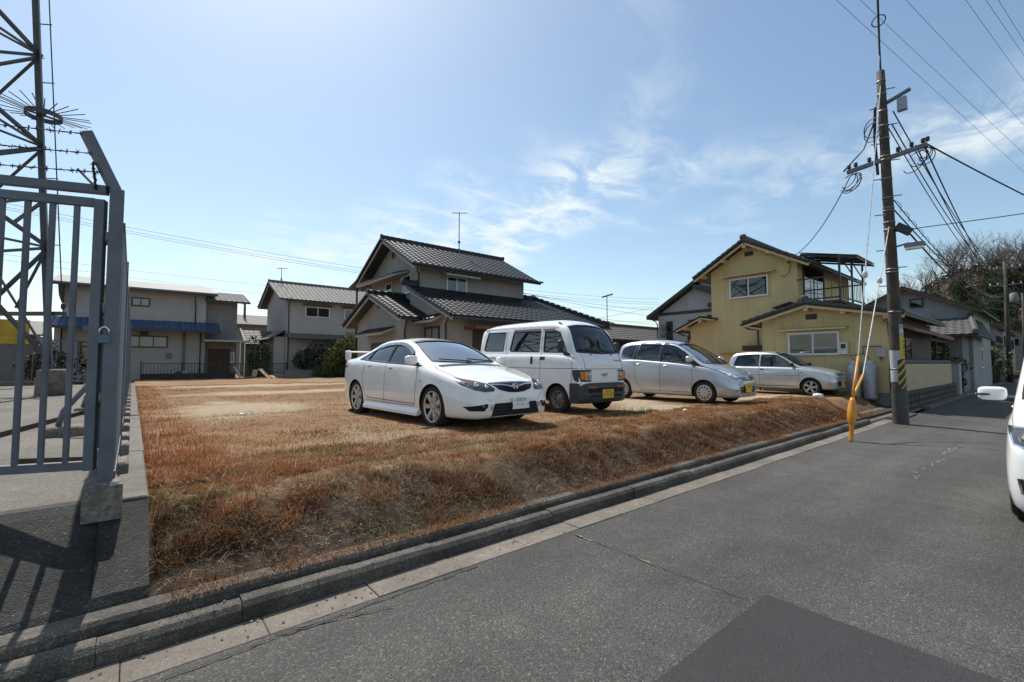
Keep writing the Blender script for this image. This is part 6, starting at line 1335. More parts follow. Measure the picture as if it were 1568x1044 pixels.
# barbed wire strands from the arm to the left, with twisted barbs
def barbed(p0, p1, sag, label):
    t = thing('barbed_wire', label, 'barbed wire', p0); p0, p1 = Vector(p0), Vector(p1); n = 26; P = [p0+(p1-p0)*(i/n)+Vector((0,0,-sag*4*(i/n)*(1-i/n))) for i in range(n+1)]
    for s in (0, 1):
        b = MB(); Q = []
        for i in range(n*4+1):
            f = i/4; k = min(int(f), n-1); c = P[k]+(P[k+1]-P[k])*(f-k); a = i*1.1+s*math.pi; Q.append(c+Vector((0,math.cos(a),math.sin(a)))*.0022)
        b.tube(Q, .0024, 4); b.build('strand', M_rust, t)
    for i in range(1, n*2):
        c = p0+(p1-p0)*(i/(n*2)+random.uniform(-.008,.008)); k = (c-p0).length/(p1-p0).length; c = p0+(p1-p0)*k+Vector((0,0,-sag*4*k*(1-k))); b = MB()
        for s in range(3):
            d = Vector((random.uniform(-.3,.3), random.uniform(-1,1), random.uniform(-1,1))).normalized()*.018; b.tube([c-d, c+d], .0021, 4)
        b.build('barb', M_rust, t)
for i, (f, lab) in enumerate(((.97,'top strand of barbed wire on the bent fence arm'), (.66,'middle strand of barbed wire on the bent fence arm'), (.36,'lowest strand of barbed wire on the bent fence arm'))):
    s = Vector((FU,3.80,2.49)).lerp(Vector((FU-.155,3.76,2.83)), f); e = s+GD*2.4+Vector((0,0,.02-.02*i)); barbed(s, e, .03, lab)
barbed((FU-.12,3.79,2.66), (FU-.10,3.80,2.50), 0, 'short loose barbed wire end hanging from the fence arm')
# inner props behind the gate on small blocks
for i, (u, v_) in enumerate(((-.55,7.6), (-.52,10.6))):
    pr = thing('fence_prop', ('sloping grey prop on a concrete block behind the gate','second sloping grey fence prop deeper inside the compound')[i], 'prop', (u,v_,.56)); MB().bbox(u-.2,u+.14,v_-.16,v_+.16,.56,.68,.02).build('prop_block', M_wblk, pr); q = MB(); q.smooth = True; q.tube([(u-.1,v_,.66),(u-.06,v_,.85),(FU-.03,v_,1.55)], .03, 8); q.build('prop_bar', M_gal, pr)
# rear fence of the compound
rf = thing('rear_fence', 'thin grey bar fence across the back of the tower compound', 'fence', (-4,23.6,.56)); 
for u in np.arange(-8, 0, 1.9): fpost(rf, u, 23.6, .56, 2.35)
for z in (.75, 2.25): MB().beam((-8,23.6,z),(-.1,23.6,z),.04,.045).build('rail', M_gal, rf)
for u in np.arange(-7.85, -.1, .3): MB().box(u-.012,u+.012,23.59,23.61,.77,2.23).build('bar', M_gal, rf)
yb = thing('notice_board', 'faded yellow notice board on the rear compound fence', 'notice board', (-3.6,23.45,1.9)); MB().box(-4.0,-2.85,23.5,23.53,2.1,2.95).build('board', mat('notice_yellow', (.50,.30,.03), .6, var=.25, vscale=3), yb); MB().box(-3.0,-2.95,23.53,23.58,.56,2.95).build('board_post', M_gal, yb)

# lattice tower: one leg stands at the right of the compound, the rest rises out of the frame
tw = thing('lattice_tower', 'tall grey steel lattice transmission tower inside the fenced compound', 'tower', (-4,17,.56))
L1 = Vector((-1.62,17.3,0)); e2 = Vector((-.626,.78,0))*5; e3 = Vector((-.78,-.626,0))*5; ctr = L1+(e2+e3)/2; base = [L1, L1+e2, L1+e2+e3, L1+e3]; ZB, ZT = 1.25, 19
def lp(k, z): return base[k]+(ctr-base[k])*((z-ZB)/57)+Vector((0,0,z))
for k in range(4):
    MB().angle(lp(k,ZB-.3), lp(k,ZT), .15, .022, (ctr-base[k]).normalized()).build('leg', M_tow, tw)
    q = MB(); q.smooth = True; c = base[k]; q.lathe([(.0,.3),(.36,.3),(.31,1.22),(.27,1.26),(0,1.26)], 22, 'z', (c.x,c.y,0)); q.build('leg_pedestal', M_wblk, tw)
lev = [ZB, 4.5, 7.2, 9.7, 12.4, 15.4, ZT]
def br(a, c, w): MB().angle(a, c, w, .012).build('brace', M_tow, tw)
for k in range(4):
    n = (k+1) % 4
    mid = lambda z: (lp(k,z)+lp(n,z))/2
    for i in range(len(lev)-1):
        a, c = lev[i], lev[i+1]; w = .075
        br(lp(k,c), lp(n,c), .06)
        if i == 0: br(lp(k,a+.1), mid(c), w); br(lp(n,a+.1), mid(c), w); br(lp(k,a+.1).lerp(mid(c),.5), lp(k,c), .07); br(lp(n,a+.1).lerp(mid(c),.5), lp(n,c), .07)
        else: br(lp(k,a), lp(n,c), w); br(lp(n,a), lp(k,c), w)
        if i in (1,4):
            h = (a+c)/2; br(lp(k,h), lp(k,a).lerp(lp(n,c),.28), .06); br(lp(n,h), lp(n,a).lerp(lp(k,c),.28), .06)
for k in range(4):
    if k == 0:
        c = lp(0, 8.1); q = MB(); rr = [c+Vector((.36*math.cos(t), .36*math.sin(t), .0)) for t in np.linspace(0, 2*math.pi, 25)]; 
        for i in range(24): q.beam(rr[i], rr[i+1], .03, .12)
        g_ = q.build('climbing_guard', M_tow, tw)
        for i in range(26):
            t = 2*math.pi*i/26; d = Vector((math.cos(t), math.sin(t), .12)); MB().tube([c+d*.34, c+d*.95+Vector((0,0,.05*math.sin(i*5)))], .012, 5).build('spike', M_tow, g_)
        for t in (.3, 1.9, 3.5, 5): q2 = MB(); q2.beam(c, c+Vector((.36*math.cos(t),.36*math.sin(t),0)), .04, .04); q2.build('guard_stay', M_tow, g_)
pt = lambda z: lp(0,z)+Vector((.20,-.16,0))
dl = thing('down_lead', 'thin lightning down lead hung beside the tower leg with a turnbuckle', 'cable', (-1.5,17,3)); MB().tube([pt(z)+Vector((.02*(12-z)*.2,0,0)) for z in (19,14,9,5,3.1)], .014, 5).build('lead', M_wire, dl); q = MB(); q.smooth = True; p = pt(2.95)+Vector((.05,0,0)); q.sup(p,(.05,.05,.09),.8); q.tube([p,p-Vector((0,0,.35))],.012,5); q.build('turnbuckle', M_wire, dl)
for z in (4.6,6.4,9.0,10.6): q = MB(); q.beam(lp(0,z), pt(z)+Vector((.04,0,0)), .02, .02); q.build('lead_clip', M_wire, dl)
MB().beam(lp(0,2.75)+Vector((.25,-.2,0)), lp(0,2.8)+e2*.5, .16, .1).build('cable_tray', M_tow, tw)

# ------------------------------------------------------------------ utility pole with its fittings
def pole():
    t = thing('utility_pole', 'weathered brown grey concrete utility pole at the road edge with step bolts', 'utility pole', (13.9,2.48,0)); B, T = Vector((13.9,2.48,0)), Vector((13.38,2.5,8.3)); ax = lambda z: B.lerp(T, z/8.3); rad = lambda z: .142-.062*z/8.3
    q = MB(); q.smooth = True; q.tube([ax(z) for z in np.linspace(-.05, 8.3, 14)], [rad(z) for z in np.linspace(0, 8.3, 14)], 22); q.build('shaft', mat('pole_concrete', (.060,.045,.036), .8, var=.4, vscale=2.5, streak=.35, bump=.15, bscale=60), t)
    def sleeve(name, z0, z1, r, m, n=22, a0=0, a1=6.2832):
        b = MB(); b.smooth = True; k = int(n*(a1-a0)/6.2832)+1; zs = np.linspace(z0, z1, 6); V = []
        for z in zs:
            for j in range(k+1): a = a0+(a1-a0)*j/k; c = ax(z); V.append((c.x+(rad(z)+r)*math.cos(a), c.y+(rad(z)+r)*math.sin(a), z))
        b.add(V, [(i*(k+1)+j, i*(k+1)+j+1, (i+1)*(k+1)+j+1, (i+1)*(k+1)+j) for i in range(5) for j in range(k)]); return b.build(name, m, t)
    sleeve('base_guard', .0, .82, .012, mat('guard_grey', (.06,.058,.056), .6, var=.2, vscale=5)); sleeve('poster_pale', .98, 1.72, .006, mat('pale_wrap', (.42,.42,.43), .6, var=.15, vscale=4), a0=R(110), a1=R(215))
    m = bpy.data.materials.new('hazard_stripes'); m.use_nodes = True; n = m.node_tree.nodes; l = m.node_tree.links; bs = n['Principled BSDF']; bs.inputs['Roughness'].default_value = .5
    tc = n.new('ShaderNodeTexCoord'); sp = n.new('ShaderNodeSeparateXYZ'); l.new(tc.outputs['Object'], sp.inputs[0])
    at = n.new('ShaderNodeMath'); at.operation = 'ARCTAN2'; 
    sx = n.new('ShaderNodeMath'); sx.operation = 'ADD'; sx.inputs[1].default_value = .06; l.new(sp.outputs[0], sx.inputs[0]); l.new(sp.outputs[1], at.inputs[0]); l.new(sx.outputs[0], at.inputs[1])
    k1 = n.new('ShaderNodeMath'); k1.operation = 'MULTIPLY_ADD'; k1.inputs[1].default_value = -.19; l.new(at.outputs[0], k1.inputs[0]); l.new(sp.outputs[2], k1.inputs[2])
    k2 = n.new('ShaderNodeMath'); k2.operation = 'MULTIPLY'; k2.inputs[1].default_value = 5.2; l.new(k1.outputs[0], k2.inputs[0]); k3 = n.new('ShaderNodeMath'); k3.operation = 'FRACT'; l.new(k2.outputs[0], k3.inputs[0]); k4 = n.new('ShaderNodeMath'); k4.operation = 'GREATER_THAN'; k4.inputs[1].default_value = .62; l.new(k3.outputs[0], k4.inputs[0])
    mx = n.new('ShaderNodeMix'); mx.data_type = 'RGBA'; mx.inputs[6].default_value = (.03,.027,.022,1); mx.inputs[7].default_value = (.42,.29,.03,1); l.new(k4.outputs[0], mx.inputs[0]); l.new(mx.outputs[2], bs.inputs['Base Color'])
    sleeve('hazard_wrap', .83, 1.50, .013, m, a0=R(190), a1=R(330))
    sleeve('poster_yellow', 1.52, 2.05, .010, mat('poster_yellow', (.52,.38,.03), .6), a0=R(215), a1=R(300)); sleeve('poster_photo', 2.05, 2.32, .010, mat('poster_grey', (.36,.37,.36), .6, var=.5, vscale=9), a0=R(215), a1=R(300))
    # dark marks of the illegible printed text on the yellow poster
    for i, (w, z) in enumerate(((.07,1.92),(.05,1.84),(.075,1.78),(.055,1.70),(.06,1.62))): sleeve('poster_print', z-.018, z+.018, .0125, M_ink, a0=R(268-w*380), a1=R(268+w*160))
    for z in (.14, 1.28, 2.62, 3.55, 3.62, 4.55, 4.72, 5.0, 5.06, 5.3, 5.75, 6.2, 6.28, 6.7, 7.0, 7.35, 7.75, 8.05):
        b = MB(); b.smooth = True; c = ax(z); r = rad(z)+.008; b.lathe([(r-.012,z-.018),(r,z-.018),(r,z+.018),(r-.012,z+.018)], 20, 'z', (c.x,c.y,0)); b.build('band', M_steel if z not in (.14,) else M_gal, t)
    for i, z in enumerate(np.arange(2.4, 8.2, .42)):
        s = 1 if i % 2 else -1; c = ax(z); d = Vector((.45*s, -.89*s, .0)); b = MB(); b.tube([c+d*rad(z)*.8, c+d*(rad(z)+.17)], .012, 6); b.build('step_bolt', M_steel, t)
    # crossarm with insulators and cable loops
    a, c = Vector((13.50,3.25,6.14)), Vector((13.50,1.75,6.30)); MB().beam(a, c, .08, .09).build('crossarm', M_gal, t)
    for f in (.03,.12,.30,.66,.82,.95,1.0):
        p = a.lerp(c, f)+Vector((0,0,.07)); b = MB(); b.smooth = True; b.lathe([(0,0),(.03,0),(.045,.03),(.03,.05),(.045,.075),(.03,.1),(0,.11)], 12, 'z', p); b.build('insulator', M_wire, t)
    random.seed(5)
    for i in range(10):
        f = random.choice((.02,.06,.1,.9,.97,.85)); p = a.lerp(c, f)-Vector((0,0,.05)); r = random.uniform(.12,.26); b = MB(); b.smooth = True; ph = random.random()*6; b.tube([p+Vector((.3*r*math.sin(t2),r*math.cos(t2+ph*.1)*.8,-r+r*math.sin(t2))) for t2 in np.linspace(.8, 5.6, 12)], .010, 5); b.build('cable_loop', M_wire, t)
    MB().beam((13.48,2.5,7.52), (13.35,1.98,7.62), .07, .06).build('bracket', M_gal, t); b = MB(); b.bbox(13.31,13.45,2.05,2.22,7.2,7.5,.012); b.build('switch_box', mat('box_blue_grey', (.25,.29,.36), .5, .2), t)
    for z in (6.9, 7.0): 
        c2 = ax(z); b = MB(); b.smooth = True; b.tube([c2+Vector((-.1+.22*math.cos(t2)*.5,.2+.18*math.cos(t2),.22*math.sin(t2))) for t2 in np.linspace(0,6.28,16)], .011, 5, False); b.build('cable_loop', M_wire, t)
    for dx in (.0,.03): pa = ax(7.6)+Vector((0,.11,0)); b = MB(); b.smooth = True; b.tube([pa, ax(7.1)+Vector((dx,.2,0)), Vector((13.5,2.9,6.6)), a+Vector((dx,.08,.05))], .013, 5); b.build('jumper', M_wire, t)
    b = MB(); b.tube([ax(5.9)+Vector((0,.16,0)), ax(6.8)+Vector((0,.18,0)), ax(7.5)+Vector((0,.14,0))], .03, 6); b.build('conduit', M_wire, t)
    # street lamp and dark junction box
    L = bpy.data.objects.new('street_light', None); COL.objects.link(L); L.parent = t
    MB().beam(ax(4.12), (13.6,2.15,4.17), .035, .035).build('lamp_arm', M_gal, L); b = MB(); b.bbox(13.55,13.72,1.88,2.24,4.08,4.17,.02); b.build('lamp_body', M_grm, L); b = MB(); b.bbox(13.57,13.70,1.90,2.22,4.02,4.08,.01); b.build('lamp_diffuser', mat('diffuser_white', (.7,.7,.7), .3), L)
    MB().beam(ax(4.62)+Vector((0,-.12,0)), (13.68,2.12,4.42), .14, .16).build('junction_box', M_trim, t)
    b = MB(); b.smooth = True; b.tube([(13.4,2.5,8.2),(13.38,2.5,8.75)], .02, 6); b.build('top_pin', M_wire, t)
pole()
# two guy wires sharing one orange guard at the ground anchor
def guy():
    t = thing('guy_anchor', 'orange plastic guy wire guard with bulbous base standing at the road edge', 'guy anchor', (10.08,2.51,0)); m = mat('orange_guard', (.62,.24,.02), .45, var=.12, vscale=6); A = Vector((10.08,2.51,0))
    ends = (Vector((13.36,2.5,8.0)), Vector((13.62,2.48,4.75))); tops = (1.55, 1.2)
    q = MB(); q.smooth = True; d0 = Vector((.22,0,1)).normalized(); q.tube([A+d0*s for s in (0,.02,.30,.31,.36,.45,.55,.66,.74,.80)], [.034,.036,.036,.04,.062,.074,.074,.064,.048,.034], 18); q.build('guard_base', m, t)
    for e, z in zip(ends, tops):
        s = A+d0*.78; d = (e-A); k = z/d.z; p = A+d*k; q = MB(); q.smooth = True; q.tube([s, s.lerp(p,.5), p], [.025,.024,.021], 12); q.build('guard_sleeve', m, t)
    for i, (e, z) in enumerate(zip(ends, tops)):
        w = thing('guy_wire', ('pale guy wire from the pole top with porcelain ball','pale guy wire from mid pole with porcelain ball')[i], 'guy wire', tuple(A), 'guy wires on the utility pole'); d = e-A; p = A+d*(z/d.z); b = MB(); b.tube([p-d*.02, e], .011, 6); b.build('strand', mat('guy_white', (.48,.48,.46), .5, .3, var=.3, vscale=12), w)
        c = A+d*(3.22/d.z); b = MB(); b.smooth = True; b.sup(c, (.05,.05,.075), .85, 14, 10); b.build('ball_insulator', mat('porcelain', (.55,.54,.52), .3, coat=.5), w)
guy()

# ------------------------------------------------------------------ overhead wires (each its own thing)
def wire(name, p0, p1, sag, r, label, group, m=M_wire, n=24):
    p0, p1 = Vector(p0), Vector(p1); P = [p0.lerp(p1, i/n)-Vector((0,0,sag*4*(i/n)*(1-i/n))) for i in range(n+1)]; b = MB(); b.smooth = True; b.tube(P, r, 5); o = b.build(name, m); tag(o, label, 'wire', group); return P
G1 = 'service wires running down the road from the pole'
for i, (s, e, sag, r) in enumerate((((13.5,2.32,7.3),(51.2,2.62,8.6),.9,.014), ((13.5,2.35,7.0),(51.2,2.6,8.2),1.0,.014), ((13.5,1.82,6.35),(51.2,2.5,7.8),1.1,.016), ((13.5,1.95,6.35),(51.2,2.55,7.5),1.0,.014), ((13.45,2.4,6.9),(51.2,2.6,7.2),.9,.012), ((13.65,2.42,5.05),(51.2,2.6,6.2),.7,.016), ((13.66,2.2,4.5),(51.2,2.6,5.6),.7,.02))):
    P = wire('overhead_wire', s, e, sag, r, 'thin dark service wire running from the near pole to the far poles', G1)
wire('overhead_wire', (13.38,2.5,8.7), (-11.5,-2.2,9.3), .4, .022, 'dark cable rising from the pole top pin over the road', None)
for k, z in enumerate((8.9, 9.1)):
    c = Vector((13.38,2.5,8.7)).lerp(Vector((-11.5,-2.2,9.3)), .05+.07*k); b = MB(); b.smooth = True; b.tube([c+Vector((0,.12*math.cos(t),.05+.12*math.sin(t))) for t in np.linspace(0,6.28,14)], .012, 5, False); o = b.build('cable_ring', M_wire); tag(o, ('lower spacer ring on the cable above the pole','upper spacer ring on the cable above the pole')[k], 'cable ring')
wire('overhead_wire', (13.5,1.78,6.33), (33,-3.3,5.6), .25, .018, 'thick dark cable leaving the crossarm across the road', None); wire('overhead_wire', (13.66,2.14,4.5), (19.5,-6,5.7), .1, .01, 'thin wire from the lamp junction across the road', None)
wire('overhead_wire', (13.5,3.2,6.0), (18.6,6.6,5.3), .5, .012, 'loop of service wire from the crossarm to the yellow house', None)
wire('overhead_wire', (13.5,3.22,6.1), (11.2,3.6,.6), 0, .0, '', None) if False else None
# spiral-hung telephone cable with little rings
sp0, sp1 = Vector((13.66,2.4,5.25)), Vector((51,2.6,6.6))
P = wire('overhead_wire', sp0, sp1, .9, .012, 'telephone cable hung from little spiral rings', G1)
b = MB(); Q = []
for i in range(240):
    f = i/10; k = min(int(f), 23); c = P[k]+(P[k+1]-P[k])*(f-k); a = i*1.05; Q.append(c+Vector((0,math.cos(a),math.sin(a)))*.05)
b.tube(Q[:200], .007, 3); o = b.build('cable_spiral', M_steel); tag(o, 'steel spiral wound round the telephone cable', 'cable spiral')
G2 = 'power lines crossing the sky above the pole'
G3 = 'far power lines behind the houses'
# ------------------------------------------------------------------ power lines (straight spans between real supports beyond the frame)
for a, c in (((28.5,8.7,23.9),(98.8,-2.5,19.8)), ((29.6,7.8,23.9),(98.7,-2.6,22.1)), ((31.8,6.0,23.9),(98.6,-2.7,25.1)), ((34.9,3.5,23.8),(97.1,-1.8,30.7)), ((36.1,2.5,23.2),(97.0,-1.9,33.8)), ((36.7,2.0,23.2),(96.9,-1.9,34.9))):
    d = (Vector(c)-Vector(a))*.5; wire('power_line', Vector(a)-d, Vector(c)+d, 0, .012, 'thin power line slanting across the upper sky', G2)
for i, (a, c) in enumerate((((-13.9,60.1,16.1),(83.9,53.1,14.7)), ((-13.9,60.1,15.8),(84,53.1,14)), ((-13.9,60.1,15.6),(84,53.1,13.6)), ((-14.5,63.4,11.9),(88.4,55.9,13.7)), ((-14.5,63.4,11.5),(88.5,56.1,10.6)))): wire('power_line', a, c, 2, .018 if i < 3 else .014, 'faint far power line sagging behind the houses', G3)
for a, c in (((21.7,33.6,8.9),(68.9,33.5,7.8)), ((21.7,33.7,7.5),(68.9,33.5,7.0)), ((21.7,33.6,8.6),(68.8,33.4,9.2))): wire('power_line', a, c, .8, .016, 'faint wire beyond the tiled house ridge', G3)
wire('power_line', (26.7,24.5,4.7), (39.3,25.6,6.9), .1, .01, 'thin lead wire strung behind the aerial mast', None)
# ------------------------------------------------------------------ far poles
def far_pole(u, v, h, lab, arms=2):
    t = thing('utility_pole', lab, 'utility pole', (u,v,0), 'poles down the road'); q = MB(); q.smooth = True; q.tube([(u,v,0),(u,v,h)], [.17,.1], 12); q.build('shaft', MATS['pole_concrete'], t)
    for k in range(arms):
        z = h-.5-k*1.3; MB().beam((u,v-.9,z),(u,v+.9,z),.09,.09).build('crossarm', M_gal, t)
        for y in (-.8,-.4,.4,.8): q = MB(); q.smooth = True; q.lathe([(0,z),(.05,z+.05),(.03,z+.1),(.05,z+.15),(0,z+.22)], 8, 'z', (u,v+y,0)); q.build('insulator', mat('porcelain', (.55,.54,.52), .3), t)
    q = MB(); q.smooth = True; z = h-3.2; q.lathe([(0,z),(.22,z),(.24,z+.1),(.24,z+.65),(.1,z+.75),(0,z+.75)], 12, 'z', (u-.1,v-.4,0)); q.build('transformer', M_grm, t)
far_pole(51.2,2.6,9.2,'concrete pole with transformer down the road past the brown-eaved house'); far_pole(68,2.35,8.4,'slim concrete pole further down the road',1); far_pole(73,1.9,7.6,'short concrete pole by the far road end',1); far_pole(95,2.2,9,'farthest concrete pole below the wooded hill')
far_pole(8.5,52,7.9,'wooden pole top behind the shed between rear houses',1)
# low lamp and vehicles far behind
sl_ = thing('street_lamp', 'small street lamp standing beyond the cement tile roof', 'street lamp', (20,21,0)); MB().tube([(20.5,23,0),(20.5,23,5.1),(20.1,23,5.2)], .035, 6).build('post', M_bronze, sl_); MB().bbox(19.85,20.15,22.93,23.07,5.08,5.18,.02).build('lamp_head', M_grm, sl_)
# ------------------------------------------------------------------ low black fence and wall along the back of the lot
bw = thing('boundary_wall', 'low dark block wall with black railing along the back of the lot', 'wall', (0,33.5,.3)); MB().box(.4,5.0,33.4,33.55,.2,.78).build('wall_body', mat('dark_block', (.035,.034,.033), .9, var=.3, vscale=3), bw); MB().box(7.9,13.2,33.4,33.55,.2,.95).build('wall_body', M_dgr, bw)
for u in np.arange(.5, 8, .16): MB().box(u-.012,u+.012,33.46,33.485,.70,1.42).build('railing_bar', M_trim, bw)
for z in (.80,1.40): MB().beam((.4,33.47,z),(8,33.47,z),.035,.035).build('railing_rail', M_trim, bw)
for u in (.4,2.3,4.2,6.1,8): MB().box(u-.03,u+.03,33.44,33.5,.3,1.5).build('railing_post', M_trim, bw)
# timber scraps leaning there
for lab, a, c, w, m in (('pale plywood board leaning at the back of the lot', (6.9,32.9,.45),(6.4,33.25,1.05),.55,mat('plywood', (.42,.30,.18), .8, var=.2, vscale=6)), ('second plywood board lying below the leaning one', (7.3,32.6,.42),(6.95,32.85,.62),.55,MATS['plywood']), ('white plank leaning on the black railing', (5.35,32.9,.42),(4.95,33.3,1.2),.09,M_alu), ('small brown board against the black railing', (6.0,33.1,.45),(6.15,33.3,1.0),.3,MATS['plywood'])):
    o = MB().beam(a, c, w, .03, (0,0,1)).build('board', m); tag(o, lab, 'board')
for u in (5.6,5.9): 
    o = MB().bbox(u-.14,u+.14,32.8,33.0,.42,.6,.02).build('concrete_block', M_conc); tag(o, 'small pale concrete block on the ground by the railing', 'block', 'blocks by the railing')
# odds and ends on the lot
for lab, u, v, s, m in (('crumpled white plastic bag lying before the silver hatchback', 14.9,4.45,.16,mat('plastic_white', (.7,.72,.74), .35)), ('white paper scrap on the grass near the bank top', 8.6,4.9,.05,MATS['plastic_white']), ('small white scrap on the sandy ground', 1.6,9.8,.05,MATS['plastic_white'])):
    q = MB(); q.smooth = True; z = float(lot_z(u,v)); q.sup((u,v,z+s*.35),(s,s*.8,s*.45),.9,12,8); q.v = [(x+random.uniform(-.2,.2)*s, y+random.uniform(-.2,.2)*s, zz+random.uniform(-.12,.12)*s) for x,y,zz in q.v]; o = q.build('litter', m); tag(o, lab, 'litter')
for i,(u,v) in enumerate(((3.45,9.05),(3.62,8.45))): o = MB().bbox(u-.11,u+.11,v-.06,v+.06,.44,.52,.008).build('brick', mat('wheel_brick', (.16,.06,.045), .9)); tag(o, 'dark red brick chocking the saloon rear wheel', 'brick', 'bricks at the saloon wheel')
# ------------------------------------------------------------------ plants
M_bark = mat('bark', (.075,.058,.045), .9, var=.3, vscale=8); M_twig = mat('bare_twigs', (.11,.083,.066), .9)
def leafmat(name, c): 
    m = mat(name, c, .75, var=.45, vscale=3, spec=.2); return m
M_leafd = leafmat('leaf_dark', (.035,.055,.022)); M_leafo = leafmat('leaf_olive', (.12,.125,.035)); M_leafr = leafmat('leaf_rust', (.30,.14,.045)); M_leafb = leafmat('leaf_bluegrey', (.055,.062,.05))
def leaf_cloud(name, par, m, c, r, n, s, lobes=7, seed=1, flat=.55):
    """thousands of separate leaf faces spread over uneven lobes"""
    rg = np.random.RandomState(seed); L = rg.normal(0,.48,(lobes,3))*np.array(r); rad = rg.uniform(.38,.66,lobes); k = rg.randint(0,lobes,n); d = rg.normal(0,1,(n,3)); d /= np.linalg.norm(d,axis=1)[:,None]
    p = np.array(c)+L[k]+d*np.array(r)*(rad[k]*rg.uniform(.55,1.08,n)**.5)[:,None]; a = rg.normal(0,1,(n,3)); a /= np.linalg.norm(a,axis=1)[:,None]; b_ = np.cross(a, d+rg.normal(0,.4,(n,3))); b_ /= np.linalg.norm(b_,axis=1)[:,None]+1e-6
    sz = s*rg.uniform(.6,1.4,(n,1)); off = np.array(root_loc(par) or (0,0,0)); V = np.stack([p-a*sz, p+b_*sz*flat, p+a*sz, p-b_*sz*flat],1).reshape(-1,3)-off; F = np.arange(n*4).reshape(-1,4)
    me = bpy.data.meshes.new(name); me.from_pydata(V.tolist(), [], F.tolist()); me.materials.append(m); o = bpy.data.objects.new(name, me); COL.objects.link(o); o.parent = par; o['kind'] = 'stuff'; return o
def shrub(lab, u, v, w, h, m, n, s, seed, name='shrub'):
    t = thing(name, lab, 'shrub', (u,v,.4)); q = MB()
    for i in range(7): a = i*.9; q.tube([(u,v,.35),(u+w*.25*math.cos(a),v+w*.25*math.sin(a),.4+h*.45),(u+w*.4*math.cos(a),v+w*.4*math.sin(a),.4+h*.8)], [.05,.03,.012], 5)
    q.build('stems', M_bark, t); leaf_cloud('foliage', t, m, (u,v,.4+h*.52), (w*.5,w*.5,h*.46), n, s, 9, seed); return t
shrub('round olive green shrub in front of the white house', 12.0,32.4,2.7,3.2,M_leafo,5200,.09,3); shrub('dark blue green shrub left of the round olive shrub', 9.7,33.9,2.3,2.3,M_leafb,3000,.08,4); shrub('small dark clipped bush before the white house', 11.0,31.7,1.1,1.2,M_leafd,1800,.06,5); shrub('rust brown dry bush beside the saloon tail', 12.9,31.0,2.0,1.6,M_leafr,2600,.07,6); shrub('low green bush at the foot of the olive shrub', 10.3,32.6,1.3,1.1,M_leafo,1300,.06,7)
shrub('thin dark shrub by the shed screen', 6.6,35.0,1.3,2.2,M_leafd,1300,.07,8); shrub('potted leafy plant by the yellow house wall', 17.3,4.75,.55,.75,M_leafo,700,.035,9); shrub('dark hedge bush behind the pale gate post', 30.2,3.7,1.6,1.6,M_leafd,2200,.07,10); shrub('small evergreen bush beside the far garden wall', 44,3.4,1.8,2.3,M_leafo,1600,.08,14); shrub('dark leafy bush behind the compound rear fence', -6.5,30,3.6,3.6,M_leafd,3200,.11,15)
shrub('second dark bush beyond the rear compound fence', -3.2,31.5,2.2,2.0,M_leafb,1800,.09,16)
# wooded hill: ground, bare trees, evergreens
def hill_z(u, v): return 23*math.exp(-(((u-182)/58)**2+((v-4)/34)**2))+9*math.exp(-(((u-152)/24)**2+((v-16)/14)**2))-2.5
b = MB(); N = 36; us2 = [95+i*4.6 for i in range(N)]; vs2 = [-60+i*4.2 for i in range(N)]; b.add([(u,v,hill_z(u,v)) for u in us2 for v in vs2], [(i*N+j,(i+1)*N+j,(i+1)*N+j+1,i*N+j+1) for i in range(N-1) for j in range(N-1)]); struct(b.build('hill', mat('hill_litter', (.07,.052,.035), .95, var=.4, vscale=.4), smooth=True))
def bare_tree_mesh(seed, H):
    rg = random.Random(seed); br_ = MB(); tr = MB()
    def grow(p, d, L, r, depth):
        n = 3; P = [p]; 
        for i in range(n): d = (d+Vector((rg.uniform(-.16,.16),rg.uniform(-.16,.16),rg.uniform(-.04,.12)))).normalized(); P.append(P[-1]+d*L/n)
        (tr if depth == 0 else br_).tube(P, [r, r*.88, r*.76, r*.62], 6 if depth < 2 else 3, False)
        if depth >= 5: return
        k = rg.choice((2,3,3)) if depth else 4
        for i in range(k):
            a = rg.uniform(0, 6.283); sp_ = rg.uniform(.35,.85); x = d.orthogonal().normalized(); y = d.cross(x); nd = (d*math.cos(sp_)+(x*math.cos(a)+y*math.sin(a))*math.sin(sp_)+Vector((0,0,.18))).normalized()
            grow(P[-1] if i < 2 else P[-2], nd, L*rg.uniform(.62,.85), r*.56, depth+1)
    grow(Vector((0,0,-.5)), Vector((0,0,1)), H*.30, H*.016, 0); return tr, br_
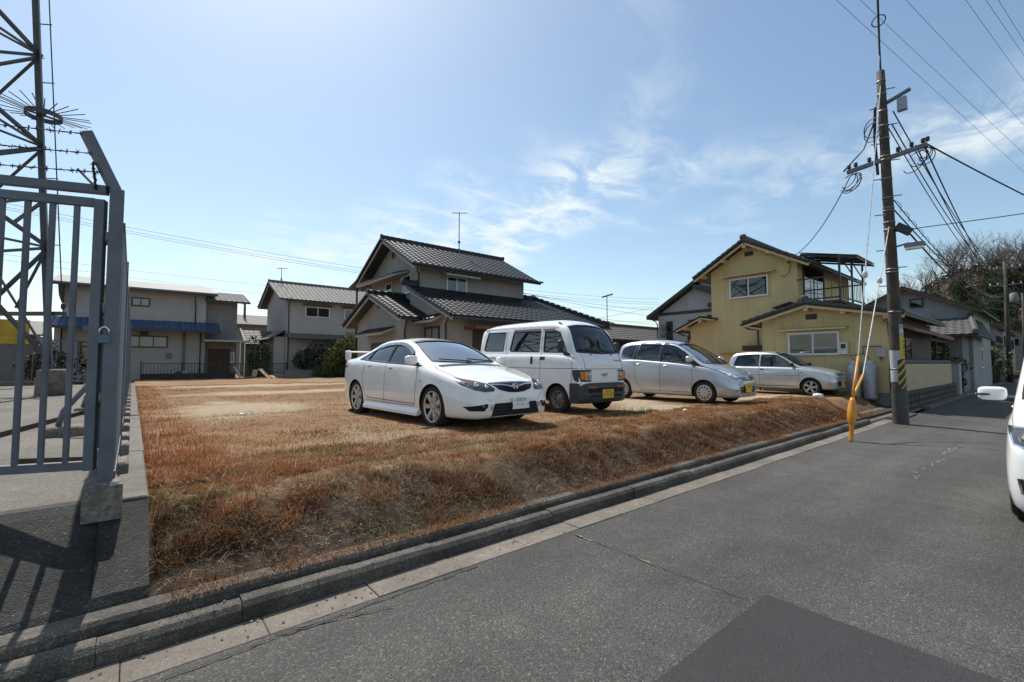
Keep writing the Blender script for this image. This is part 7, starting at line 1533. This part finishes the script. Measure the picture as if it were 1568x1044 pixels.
def make_trees():
    proto = []
    for k in range(5):
        tr, br_ = bare_tree_mesh(20+k, 11); t = thing('bare_tree', '', 'tree', (0,0,0)); tr.build('trunk', M_bark, t, smooth=True, fix=False); br_.build('crown', M_twig, t, fix=False); proto.append(t)
    used = [False]*5; rg = random.Random(3); spots = []
    for i in range(110):
        u = rg.uniform(134,182); v = rg.uniform(-10,34); spots.append((u,v))
    for i, (u, v) in enumerate(spots):
        k = i % 5; t = proto[k] if not used[k] else copy_tree(proto[k]); used[k] = True; t.location = (u, v, hill_z(u,v)-.2); s = rg.uniform(.75,1.15); t.scale = (s*1.15,s*1.15,s); t.rotation_euler = (0,0,rg.uniform(0,6.28)); tag(t, 'leafless spreading grey brown tree on the wooded hill', 'tree', 'bare trees on the hill')
    ev = []
    for k in range(3):
        t = thing('evergreen_tree', '', 'tree', (0,0,0)); q = MB(); q.smooth = True; q.tube([(0,0,-.5),(0,.1,3.5),(.1,0,6)], [.2,.14,.06], 7); q.build('trunk', M_bark, t); leaf_cloud('crown', t, M_leafd if k else leafmat('leaf_hill', (.05,.045,.026)), (0,0,4.8), (2.4,2.4,3.0), 5200, .13, 14, 30+k); ev.append(t)
    used = [False]*3
    for i in range(30):
        u = rg.uniform(112,150); v = rg.uniform(-6,26)
        while hill_z(u,v) > 15: u = rg.uniform(112,150); v = rg.uniform(-6,26)
        k = i % 3; t = ev[k] if not used[k] else copy_tree(ev[k]); used[k] = True; t.location = (u,v,hill_z(u,v)-.3); s = rg.uniform(.6,1.05); t.scale = (s,s,s); t.rotation_euler = (0,0,rg.uniform(0,6.28)); tag(t, 'dark evergreen tree among the bare trees on the hill', 'tree', 'evergreens on the hill')
make_trees()
under = np.random.RandomState(9); V, F = [], []
for i in range(26000):
    u, v = under.uniform(104,186), under.uniform(-14,40); z = hill_z(u,v)+abs(under.normal(0,.9)); s = under.uniform(.12,.4); a = under.uniform(0,6.28); k = len(V); dx, dy = math.cos(a)*s, math.sin(a)*s; V += [(u-dx,v-dy,z),(u+dx,v+dy,z+.1),(u,v,z+s*1.4)]; F.append((k,k+1,k+2))
me = bpy.data.meshes.new('undergrowth'); me.from_pydata(V, [], F); me.materials.append(mat('brush', (.085,.06,.038), .9, var=.5, vscale=.5)); o = bpy.data.objects.new('undergrowth', me); COL.objects.link(o); tag(o, 'brown brush and undergrowth covering the wooded hill', 'undergrowth', kind='stuff')
